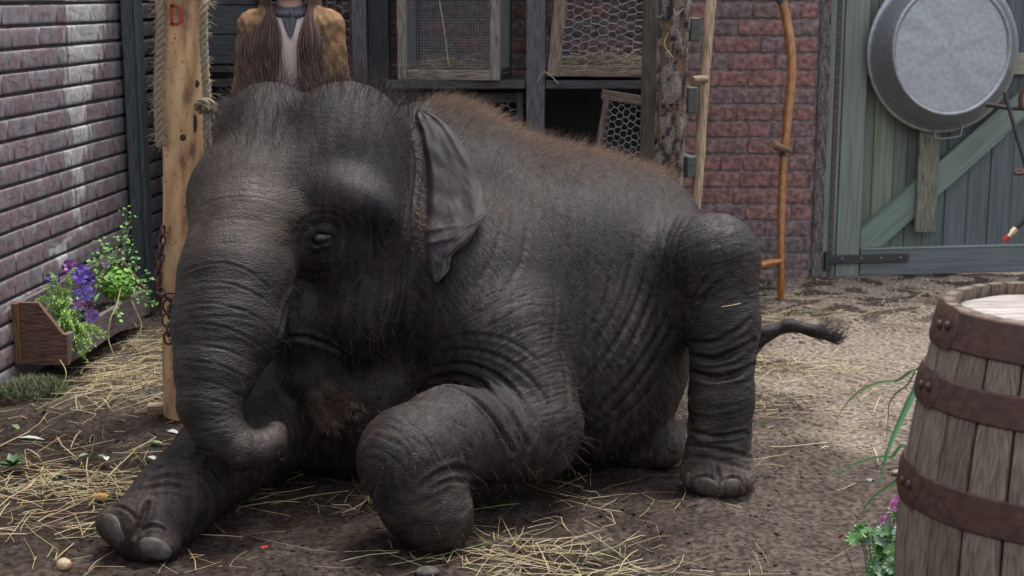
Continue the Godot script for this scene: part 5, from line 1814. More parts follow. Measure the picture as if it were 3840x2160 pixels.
func corner_plants() -> void:
	# long grass behind the barrel
	var b := Vector3(0.80, 0, -2.72)
	var o := thing("ornamental_grass", b, "long arching green grass blades reaching out from behind the barrel", "grass plant")
	var blades := [[[Vector3(0.02, 0.1, 0), Vector3(0.777, 0.573, -2.720) - b, Vector3(0.732, 0.577, -2.780) - b, Vector3(0.684, 0.560, -2.800) - b, Vector3(0.652, 0.523, -2.820) - b, Vector3(0.630, 0.479, -2.820) - b, Vector3(0.627, 0.437, -2.820) - b], 0.006, Color(0.24, 0.36, 0.15)], [[Vector3(0.02, 0.1, 0), Vector3(0.774, 0.599, -2.700) - b, Vector3(0.743, 0.580, -2.680) - b, Vector3(0.715, 0.533, -2.660) - b, Vector3(0.691, 0.486, -2.640) - b, Vector3(0.680, 0.451, -2.630) - b, Vector3(0.673, 0.419, -2.620) - b], 0.0135, Color(0.09, 0.24, 0.10)], [[Vector3(0.02, 0.05, 0), Vector3(0.743, 0.450, -2.680) - b, Vector3(0.705, 0.456, -2.680) - b, Vector3(0.681, 0.450, -2.700) - b, Vector3(0.634, 0.423, -2.720) - b, Vector3(0.598, 0.398, -2.730) - b], 0.0065, Color(0.15, 0.34, 0.13)], [[Vector3(0.0, 0.02, 0), Vector3(0.731, 0.440, -2.620) - b, Vector3(0.699, 0.427, -2.620) - b, Vector3(0.664, 0.401, -2.620) - b, Vector3(0.640, 0.367, -2.620) - b, Vector3(0.622, 0.336, -2.620) - b], 0.006, Color(0.11, 0.26, 0.08)], [[Vector3(0.02, 0.1, 0), Vector3(0.793, 0.569, -2.780) - b, Vector3(0.766, 0.557, -2.820) - b, Vector3(0.747, 0.516, -2.860) - b, Vector3(0.750, 0.469, -2.880) - b, Vector3(0.748, 0.412, -2.880) - b, Vector3(0.745, 0.370, -2.880) - b], 0.004, Color(0.24, 0.27, 0.12)]]
	for q: Array in blades:
		var s := Soup.new()
		ribbon(s, q[0], q[1], q[2])
		part(o, "blade", s.mesh(), leafy())
	# geranium and ivy at the barrel's foot
	var r := RandomNumberGenerator.new()
	r.seed = 22
	b = Vector3(0.665, 0.02, -2.55)
	o = thing("geranium_plant", b, "pink flowered trailing geranium with ivy-like leaves, left of the barrel", "flowers")
	var lv := Soup.new()
	var st := Soup.new()
	st.col = Color(0.10, 0.10, 0.05)
	var c := [Vector3(0.634, 0.330, -2.620), Vector3(0.637, 0.330, -2.600), Vector3(0.652, 0.332, -2.600), Vector3(0.666, 0.336, -2.600), Vector3(0.675, 0.343, -2.580), Vector3(0.684, 0.347, -2.560), Vector3(0.694, 0.362, -2.560), Vector3(0.692, 0.377, -2.580), Vector3(0.700, 0.373, -2.580), Vector3(0.686, 0.373, -2.500), Vector3(0.675, 0.328, -2.560), Vector3(0.665, 0.313, -2.560), Vector3(0.681, 0.320, -2.540), Vector3(0.686, 0.321, -2.520), Vector3(0.668, 0.298, -2.540), Vector3(0.660, 0.283, -2.550), Vector3(0.679, 0.287, -2.540), Vector3(0.684, 0.302, -2.520), Vector3(0.687, 0.314, -2.500), Vector3(0.687, 0.343, -2.600), Vector3(0.651, 0.286, -2.560), Vector3(0.689, 0.343, -2.520), Vector3(0.681, 0.280, -2.520), Vector3(0.667, 0.271, -2.540), Vector3(0.667, 0.328, -2.580), Vector3(0.675, 0.309, -2.530)]
	for p: Vector3 in c:
		for k in 3:
			var q := p - b + Vector3(r.randf_range(-1, 1), r.randf_range(-1, 1), r.randf_range(-1, 1)) * 0.012
			lv.col = Color(0.045, 0.13, 0.03).lerp(Color(0.14, 0.28, 0.09), r.randf())
			if r.randf() < 0.15: lv.col = Color(0.16, 0.26, 0.17)
			round_leaf(lv, q, Vector3(r.randf_range(-0.8, 0.6), r.randf_range(0.2, 1), r.randf_range(0.2, 1)).normalized(), r.randf_range(0.008, 0.017), 5)
			if k == 0: st.tube(PackedVector3Array(arc(Vector3(0.03, 0.0, -0.02), q, 0.01, 4)), PackedFloat32Array(same(0.0012, 5)), 4, false)
	part(o, "leaves", lv.mesh(), leafy())
	var fl := [Vector3(0.694, 0.409, -2.580), Vector3(0.701, 0.417, -2.570), Vector3(0.688, 0.398, -2.580), Vector3(0.696, 0.402, -2.570), Vector3(0.705, 0.409, -2.570), Vector3(0.671, 0.380, -2.580), Vector3(0.682, 0.381, -2.580), Vector3(0.670, 0.369, -2.580), Vector3(0.712, 0.422, -2.570), Vector3(0.605, 0.323, -2.620), Vector3(0.650, 0.271, -2.580)]
	for i in fl.size():
		var f := Soup.new()
		var q: Vector3 = fl[i] - b
		var big := 0.0085 if i < 5 or i == 8 else 0.005
		for k in 5:
			f.col = Color(0.62, 0.20, 0.50).lerp(Color(0.75, 0.36, 0.66), r.randf())
			if i == 9 or i == 10: f.col = Color(0.4, 0.13, 0.13)
			var a := TAU * k / 5.0 + r.randf()
			var d := Vector3(cos(a), sin(a), 0.45).normalized()
			f.leaf(q, d, d.cross(Vector3(0.1, 0.2, 1)).normalized(), big * 1.5, big * 1.25, -0.2, 0.1)
		part(o, "blossom", f.mesh(), leafy())
		st.tube(PackedVector3Array(arc(Vector3(0.03, 0.0, -0.02), q, 0.0, 4, Vector3(0.01, 0, 0))), PackedFloat32Array(same(0.0009, 5)), 4, false)
	part(o, "stems", st.mesh(), leafy())
	# leaves at the left edge
	b = Vector3(-1.40, 0.0, -4.02)
	o = thing("leafy_seedling", b, "small dark green leafy plant at the left edge of the yard", "plant")
	var s := Soup.new()
	for i in 16:
		s.col = Color(0.02, 0.07, 0.012).lerp(Color(0.05, 0.14, 0.03), r.randf())
		var d := Vector3(r.randf_range(-1, 1), r.randf_range(0.3, 1), r.randf_range(-1, 1)).normalized()
		s.leaf(Vector3(0, 0.01, 0), d, d.cross(Vector3.UP).normalized(), r.randf_range(0.03, 0.06), 0.022, 0.25)
	part(o, "leaves", s.mesh(), leafy())

# ---------- the person behind ----------
func person() -> void:
	var b := Vector3(-0.862, 0, -5.92)
	var o := thing("person", b, "person with long brown hair, tan jacket, grey collar and pale pink top, standing behind", "person", "", 0.12)
	var skin := 1
	var top := 2
	var leg := 3
	var shoe := 4
	var pr := []
	pr.append(ell(Vector3(0, 1.425, 0.015), Vector3(0.074, 0.105, 0.092), 0.01, Vector3(), Vector3.UP, 1, 0, skin))
	pr.append(ell(Vector3(0, 1.345, 0.040), Vector3(0.050, 0.048, 0.055), 0.03, Vector3(), Vector3.UP, 1, 0, skin))
	pr.append(cap(Vector3(0, 1.425, 0.098), Vector3(0, 1.392, 0.116), 0.008, 0.013, 0.012, 1, 0, 0, skin))
	pr.append(cap(Vector3(-0.016, 1.353, 0.088), Vector3(0.016, 1.353, 0.088), 0.008, 0.008, 0.012, 1, 0, 0, skin))
	for s: float in [-1.0, 1.0]:
		pr.append(ell(Vector3(s * 0.075, 1.41, 0.0), Vector3(0.010, 0.028, 0.018), 0.008, Vector3(), Vector3.UP, 1, 0, skin))
		pr.append(cut(ell(Vector3(s * 0.031, 1.428, 0.107), Vector3(0.017, 0.010, 0.014), 0.01)))
	pr.append(cap(Vector3(0, 1.34, -0.01), Vector3(0, 1.22, -0.01), 0.048, 0.054, 0.03, 1, 0, 0, skin))
	pr.append(ell(Vector3(0, 1.09, 0.0), Vector3(0.150, 0.165, 0.092), 0.05, Vector3(), Vector3.UP, 1, 0, top))
	pr.append(ell(Vector3(0, 0.92, 0.0), Vector3(0.132, 0.17, 0.088), 0.06, Vector3(), Vector3.UP, 1, 0, top))
	pr.append(ell(Vector3(0, 0.78, -0.01), Vector3(0.150, 0.12, 0.105), 0.05, Vector3(), Vector3.UP, 1, 0, leg))
	for s: float in [-1.0, 1.0]:
		pr.append(cap(Vector3(s * 0.135, 1.175, -0.01), Vector3(s * 0.175, 0.935, -0.01), 0.044, 0.036, 0.03, 1, 0, 0, top))
		pr.append(cap(Vector3(s * 0.175, 0.935, -0.01), Vector3(s * 0.168, 0.735, 0.055), 0.036, 0.025, 0.02, 1, 0, 0, top))
		pr.append(cap(Vector3(s * 0.075, 0.74, -0.005), Vector3(s * 0.080, 0.41, 0.0), 0.078, 0.053, 0.03, 1, 0, 0, leg))
		pr.append(cap(Vector3(s * 0.080, 0.41, 0.0), Vector3(s * 0.082, 0.075, -0.02), 0.052, 0.036, 0.02, 1, 0, 0, leg))
		pr.append(cap(Vector3(s * 0.082, 0.042, -0.03), Vector3(s * 0.098, 0.034, 0.13), 0.042, 0.034, 0.02, 1, 0, 0, shoe))
	var B := net(pr, Vector3(-0.35, -0.03, -0.25), Vector3(0.35, 1.6, 0.25), 0.012)
	# hands on a finer grid, joined to the same mesh
	for s: float in [-1.0, 1.0]:
		var w := Vector3(s * 0.168, 0.735, 0.055)
		var h := [cap(w + Vector3(0, 0.03, -0.008), w + Vector3(0, -0.012, 0.004), 0.024, 0.021, 0.015, 1, 0, 0, skin), ell(w + Vector3(0, -0.045, 0.018), Vector3(0.016, 0.043, 0.038), 0.02, Vector3(-12, 0, 0), Vector3.UP, 1, 0, skin)]
		for f in 4:
			var z := -0.012 + f * 0.0185
			var l := [0.052, 0.064, 0.068, 0.060][f] as float
			var a := w + Vector3(0, -0.075, 0.002 + z + 0.012)
			var m := a + Vector3(-s * 0.004, -l * 0.5, 0.004)
			var e := m + Vector3(-s * 0.016, -l * 0.42, 0.0)
			h.append(cap(a, m, 0.0085, 0.0080, 0.006, 1, 0, 0, skin))
			h.append(cap(m, e, 0.0080, 0.0066, 0.004, 1, 0, 0, skin))
		h.append(cap(w + Vector3(-s * 0.004, -0.028, 0.045), w + Vector3(-s * 0.014, -0.058, 0.066), 0.011, 0.0095, 0.010, 1, 0, 0, skin))
		h.append(cap(w + Vector3(-s * 0.014, -0.058, 0.066), w + Vector3(-s * 0.020, -0.088, 0.068), 0.0095, 0.0075, 0.004, 1, 0, 0, skin))
		var H := net(h, w + Vector3(-0.08, -0.2, -0.08), w + Vector3(0.08, 0.08, 0.12), 0.0045)
		var off := B.V.size()
		B.V.append_array(H.V)
		for q in H.Q: B.Q.append(q + off)
		for q in H.block: B.block.append(q + B.lists.size())
		B.lists.append_array(H.lists)
	var cols := [Color(0.4, 0.25, 0.2), Color(0.42, 0.25, 0.20), Color(0.52, 0.41, 0.40), Color(0.03, 0.033, 0.05), Color(0.04, 0.025, 0.02)]
	var C := PackedColorArray()
	for i in B.V.size():
		var best := 1e3
		var tone := 0
		for q: Prim in B.lists[B.block[i]]:
			if q.cut: continue
			var d := q.d(B.V[i])
			if d < best:
				best = d
				tone = q.tone
		C.append(cols[tone])
	part(o, "body", body_mesh(B, normals_of(B), C), mat(Color(1, 1, 1), null, Vector3.ONE * 4, 0.75, tex.fine, 0.05, true))
	# eyes and mouth
	for s: float in [-1.0, 1.0]:
		var e := Soup.new()
		e.blob(Vector3(s * 0.031, 1.428, 0.086), Basis.from_scale(Vector3.ONE * 0.0115), 12, 8)
		var eye := part(o, "eye", e.mesh(), mat(Color(0.6, 0.57, 0.55), null, Vector3.ONE, 0.25))
		var p := Soup.new()
		p.blob(Vector3(s * 0.031, 1.428, 0.0945), Basis.from_scale(Vector3(0.0055, 0.0055, 0.0035)), 10, 6)
		part(eye, "iris", p.mesh(), mat(Color(0.05, 0.03, 0.02), null, Vector3.ONE, 0.2))
	# collar
	var col := []
	for i in 17:
		var a := TAU * i / 16.0
		col.append(Vector3(sin(a) * 0.058, 1.245 + 0.012 * cos(a + PI), cos(a) * 0.062))
	part(o, "collar", rod(col, same(0.017, 17), 8), mat(Color(0.125, 0.125, 0.145), tex.mottle, Vector3.ONE * 9, 0.9, tex.fine, 0.1))
	var bib := []
	var BP := PackedVector3Array()
	for j in 9:
		for i in 11:
			var u := i / 10.0 * 2.0 - 1.0
			var v := j / 8.0
			var half := 0.056 * (1.0 - v * v * 0.75)
			BP.append(Vector3(u * half, 1.262 - 0.115 * v + 0.014 * u * u, 0.060 + 0.040 * v - 0.035 * u * u + 0.004 * sin(u * 9.0)))
	part(o, "neck_cloth", grid_mesh(BP, 11, 9), mat(Color(0.115, 0.115, 0.135), tex.mottle, Vector3.ONE * 9, 0.9, tex.fine, 0.1))
	# jacket: an open shell over shoulders and arms
	var j := []
	j.append(ell(Vector3(0, 1.09, -0.01), Vector3(0.178, 0.185, 0.118), 0.05))
	j.append(ell(Vector3(0, 0.92, -0.01), Vector3(0.168, 0.22, 0.118), 0.06))
	j.append(ell(Vector3(0, 0.72, -0.01), Vector3(0.185, 0.15, 0.130), 0.05))
	for s: float in [-1.0, 1.0]:
		j.append(cap(Vector3(s * 0.06, 1.235, -0.015), Vector3(s * 0.142, 1.185, -0.01), 0.045, 0.062, 0.03))
		j.append(cap(Vector3(s * 0.142, 1.18, -0.01), Vector3(s * 0.184, 0.935, -0.01), 0.062, 0.052, 0.03))
		j.append(cap(Vector3(s * 0.184, 0.935, -0.01), Vector3(s * 0.170, 0.765, 0.045), 0.052, 0.044, 0.02))
	j.append(cut(ell(Vector3(0, 0.93, 0.13), Vector3(0.088, 0.50, 0.125), 0.02)))
	j.append(cut(cap(Vector3(0, 1.36, -0.005), Vector3(0, 1.2, 0.02), 0.062, 0.060, 0.02)))
	for s: float in [-1.0, 1.0]: j.append(cut(cap(Vector3(s * 0.168, 0.74, 0.055), Vector3(s * 0.166, 0.70, 0.065), 0.036, 0.05, 0.01)))
	var J := net(j, Vector3(-0.35, 0.5, -0.25), Vector3(0.35, 1.4, 0.25), 0.011)
	J = refine(J)
	var JN := normals_of(J)
	for i in J.V.size():
		var p := J.V[i]
		var f := noise.get_noise_3d(p.x * 22.0 + p.y * 9.0, p.y * 4.0, p.z * 14.0)
		J.V[i] = p + JN[i] * (f * 0.006 + noise_b.get_noise_3dv(p * 30.0) * 0.0008)
	part(o, "jacket", body_mesh(J, normals_of(J)), mat(Color(0.27, 0.165, 0.080), tex.skin, Vector3.ONE * 2, 0.9, tex.fine, 0.12))
	# hair falls in front of the shoulders
	var s := Soup.new()
	var r := RandomNumberGenerator.new()
	r.seed = 6
	for i in 760:
		var side := -1.0 if i % 8 < 5 else 1.0
		var t := r.randf()
		s.col = Color(0.034, 0.016, 0.013).lerp(Color(0.095, 0.045, 0.028), r.randf())
		var a := r.randf_range(0.35, 2.9)
		var crown := Vector3(side * sin(a) * 0.05, 1.522 - 0.012 * r.randf(), 0.01 + cos(a) * 0.05)
		var temple := Vector3(side * (0.070 + 0.022 * r.randf()), 1.43, 0.055 - 0.135 * t)
		var neck := Vector3(side * (0.070 + 0.05 * t), 1.27, 0.055 - 0.10 * t)
		var wide := 1.75 if side < 0 else 0.6
		var chest := Vector3(side * (0.056 + 0.07 * wide * t + r.randf_range(-0.03, 0.03)), 1.12, 0.118 - 0.05 * t + r.randf_range(-0.01, 0.012))
		var tip := Vector3(side * (0.060 + 0.06 * wide * t + r.randf_range(-0.045, 0.04)), r.randf_range(0.80, 1.04), 0.125 - 0.03 * t + r.randf_range(-0.01, 0.02))
		if side < 0: tip.x -= 0.015
		var q := smooth_path([crown, temple, neck, chest, tip], 4)
		var rad := []
		for k in q.size(): rad.append(lerpf(0.0042, 0.0012, float(k) / q.size()))
		s.tube(PackedVector3Array(q), PackedFloat32Array(rad), 4, false)
	for i in 60:
		var a := TAU * i / 60.0
		s.col = Color(0.055, 0.026, 0.018)
		var q := [Vector3(0, 1.532, 0.0), Vector3(sin(a) * 0.06, 1.51, cos(a) * 0.07), Vector3(sin(a) * 0.088, 1.44, minf(cos(a) * 0.1, 0.06))]
		s.tube(PackedVector3Array(smooth_path(q, 3)), PackedFloat32Array(same(0.012, 7)), 4, false)
	part(o, "hair", s.mesh(), mat(Color(1, 1, 1), null, Vector3.ONE, 0.42, null, 0.1, true))

# ---------- the elephant ----------
var eprims := []

func elephant_prims() -> Array:
	var o := []
	var X := Vector3(1, 0, 0.1)
	# trunk of the body
	o.append(ell(Vector3(-0.114, 0.505, -4.300), Vector3(0.3081, 0.4793, 0.40), 0.06, Vector3(0, 0, 8), X, 55, 0.0010))
	o.append(ell(Vector3(0.119, 0.436, -4.320), Vector3(0.3424, 0.4359, 0.42), 0.12, Vector3(0, 0, -10), Vector3(1, 0.25, 0), 55, 0.0012))
	o.append(ell(Vector3(0.317, 0.468, -4.400), Vector3(0.2511, 0.3410, 0.36), 0.12, Vector3(0, 0, -25), Vector3(1, 0.55, 0), 50, 0.0016))
	o.append(ell(Vector3(0.187, 0.274, -4.220), Vector3(0.3232, 0.3232, 0.36), 0.10, Vector3(0, 0, -18), Vector3(1, 0.6, 0), 42, 0.0020))
	o.append(ell(Vector3(-0.444, 0.213, -4.180), Vector3(0.3344, 0.3010, 0.32), 0.10, Vector3(0, 0, 0), Vector3(0, 1, 0), 40, 0.0012))
	# neck and shoulder
	o.append(ell(Vector3(-0.225, 0.701, -4.240), Vector3(0.2341, 0.3099, 0.27), 0.08, Vector3(0, 0, 12), X, 50, 0.0012))
	o.append(ell(Vector3(-0.079, 0.439, -4.000), Vector3(0.2123, 0.3185, 0.22), 0.09, Vector3(0, 0, 16), Vector3(0.75, 0.6, 0), 55, 0.0016))
	o.append(cap(Vector3(-0.027, 0.413, -3.870), Vector3(0.059, 0.213, -3.750), 0.1541, 0.1234, 0.06, 62, 0.0024, 0.1, 0))
	# skull
	o.append(ell(Vector3(-0.452, 0.893, -4.020), Vector3(0.1752, 0.1890, 0.19), 0.05, Vector3(0, 0, -18), Vector3(0, 1, 0), 50, 0.0005))
	o.append(ell(Vector3(-0.650, 0.916, -4.100), Vector3(0.1415, 0.1610, 0.17), 0.055, Vector3(0, 0, 22), Vector3(0, 1, 0), 50, 0.0005))
	o.append(ell(Vector3(-0.679, 0.772, -3.920), Vector3(0.1780, 0.1760, 0.19), 0.09, Vector3(0, 0, 15), Vector3(0, 1, 0), 50, 0.0005))
	o.append(ell(Vector3(-0.449, 0.708, -3.960), Vector3(0.1939, 0.2254, 0.20), 0.09, Vector3(0, 0, 10), X, 45, 0.0007))
	o.append(ell(Vector3(-0.410, 0.494, -3.950), Vector3(0.1468, 0.1730, 0.17), 0.06, Vector3(0, 0, -8), X, 50, 0.0008))
	o.append(ell(Vector3(-0.389, 0.789, -3.800), Vector3(0.0908, 0.0555, 0.06), 0.06, Vector3(0, 0, -28), X, 45, 0.0006))
	o.append(ell(Vector3(-0.522, 0.388, -3.930), Vector3(0.1087, 0.0776, 0.10), 0.04, Vector3(0, 0, -20), X, 50, 0.0012))
	o.append(ell(Vector3(-0.575, 0.461, -3.900), Vector3(0.0983, 0.1346, 0.13), 0.05, Vector3(), X, 50, 0.0013))
	# lower lip with its two hairy lobes
	o.append(ell(Vector3(-0.547, 0.308, -3.900), Vector3(0.0828, 0.0621, 0.09), 0.05, Vector3(), X, 50, 0.0012))
	o.append(cap(Vector3(-0.550, 0.280, -3.860), Vector3(-0.462, 0.203, -3.760), 0.022, 0.019, 0.02, 50, 0.001, 0.0, 4))
	o.append(cap(Vector3(-0.510, 0.291, -3.860), Vector3(-0.410, 0.247, -3.770), 0.021, 0.020, 0.015, 50, 0.001, 0.0, 4))
	# trunk
	var T := [Vector3(-0.676, 0.701, -3.800), Vector3(-0.695, 0.606, -3.700), Vector3(-0.708, 0.498, -3.630), Vector3(-0.723, 0.407, -3.550), Vector3(-0.731, 0.335, -3.500), Vector3(-0.706, 0.275, -3.470), Vector3(-0.655, 0.232, -3.460), Vector3(-0.615, 0.225, -3.480), Vector3(-0.589, 0.233, -3.510), Vector3(-0.581, 0.249, -3.540)]
	var TR := [0.1533, 0.1375, 0.1307, 0.0999, 0.0771, 0.0617, 0.0496, 0.0443, 0.0382, 0.0310]
	var s := 0.0
	for i in T.size() - 1:
		o.append(cap(T[i], T[i + 1], TR[i], TR[i + 1], 0.035 if i < 3 else 0.016, 58, 0.0022 if i > 0 else 0.0012, s, 1))
		o.back().level = true
		s += T[i].distance_to(T[i + 1])
	# near foreleg, folded at the wrist
	o.append(cap(Vector3(-0.057, 0.412, -3.970), Vector3(0.044, 0.191, -3.790), 0.1887, 0.1177, 0.06, 55, 0.0032, 0.0, 2))
	o.append(cap(Vector3(0.043, 0.178, -3.750), Vector3(-0.150, 0.238, -3.550), 0.1177, 0.1168, 0.04, 62, 0.0022, 0.2, 2))
	o.append(cap(Vector3(-0.150, 0.238, -3.550), Vector3(-0.242, 0.216, -3.450), 0.1168, 0.1273, 0.04, 62, 0.0030, 0.3, 2))
	o.append(cap(Vector3(-0.245, 0.209, -3.440), Vector3(-0.213, 0.121, -3.420), 0.1169, 0.1035, 0.03, 50, 0.0022, 0.7, 2))
	o.append(cap(Vector3(-0.215, 0.121, -3.420), Vector3(-0.182, 0.084, -3.410), 0.1017, 0.0914, 0.03, 50, 0.0016, 0.9, 2))
	# far foreleg, stretched out
	o.append(cap(Vector3(-0.625, 0.146, -4.000), Vector3(-0.746, 0.144, -3.680), 0.1327, 0.1152, 0.05, 50, 0.0034, 0.0, 2))
	o.append(cap(Vector3(-0.746, 0.144, -3.680), Vector3(-0.823, 0.097, -3.490), 0.1152, 0.0982, 0.03, 50, 0.0036, 0.3, 2))
	o.append(cap(Vector3(-0.823, 0.097, -3.490), Vector3(-0.874, 0.052, -3.420), 0.0982, 0.0926, 0.03, 50, 0.0012, 0.5, 3))
	o.append(ell(Vector3(-0.940, 0.058, -3.410), Vector3(0.0596, 0.0469, 0.05), 0.02, Vector3(0, 0, -28), X, 50, 0.0004, 3))
	o.append(ell(Vector3(-0.842, 0.029, -3.360), Vector3(0.0596, 0.0469, 0.05), 0.02, Vector3(0, 0, -22), X, 50, 0.0004, 3))
	# near hind leg
	o.append(cap(Vector3(0.450, 0.523, -4.200), Vector3(0.549, 0.602, -4.000), 0.1728, 0.1189, 0.07, 45, 0.0024, 0.0, 2))
	o.append(cap(Vector3(0.549, 0.602, -4.000), Vector3(0.571, 0.439, -3.950), 0.1189, 0.0954, 0.03, 45, 0.0030, 0.2, 2))
	o.append(cap(Vector3(0.571, 0.439, -3.950), Vector3(0.564, 0.242, -3.900), 0.0954, 0.0828, 0.03, 45, 0.0032, 0.4, 2))
	o.append(cap(Vector3(0.564, 0.242, -3.900), Vector3(0.556, 0.064, -3.880), 0.0828, 0.0906, 0.03, 45, 0.0036, 0.6, 3))
	o.append(ell(Vector3(0.554, 0.037, -3.860), Vector3(0.1004, 0.0594, 0.108), 0.03, Vector3(), Vector3(0, 1, 0), 45, 0.0010, 3))
	o.append(ell(Vector3(0.468, 0.489, -4.080), Vector3(0.0658, 0.2017, 0.11), 0.05, Vector3(0, 0, -10), Vector3(1, 0.3, 0), 50, 0.0024))
	# far hind leg lying on the ground
	o.append(cap(Vector3(0.225, 0.050, -4.250), Vector3(0.377, 0.059, -4.120), 0.1241, 0.0853, 0.04, 50, 0.0024, 0.0, 2))
	o.append(cap(Vector3(0.377, 0.059, -4.120), Vector3(0.428, 0.056, -4.080), 0.0853, 0.0671, 0.03, 50, 0.0010, 0.2, 3))
	# tail
	var L := [Vector3(0.629, 0.306, -4.620), Vector3(0.739, 0.212, -4.580), Vector3(0.798, 0.268, -4.570), Vector3(0.865, 0.293, -4.570), Vector3(0.941, 0.276, -4.570), Vector3(1.007, 0.250, -4.570)]
	var LR := [0.05, 0.030, 0.022, 0.019, 0.0175, 0.014]
	for i in 5:
		o.append(cap(L[i], L[i + 1], LR[i], LR[i + 1], 0.02, 60, 0.001, 0.1 * i, 0))
	for q: Prim in o:
		if q.kind == 0 and q.wa > 0.0 and q.tone in [2, 3] and absf(q.ba.normalized().y) > 0.6: q.level = true
	# hollows: eye socket, temple, sole of the raised foot, ground contact
	o.append(cut(ell(Vector3(-0.481, 0.700, -3.710), Vector3(0.0609, 0.0511, 0.055), 0.045)))
	o.append(cut(ell(Vector3(-0.328, 0.694, -3.720), Vector3(0.0393, 0.0835, 0.03), 0.05)))
	return o


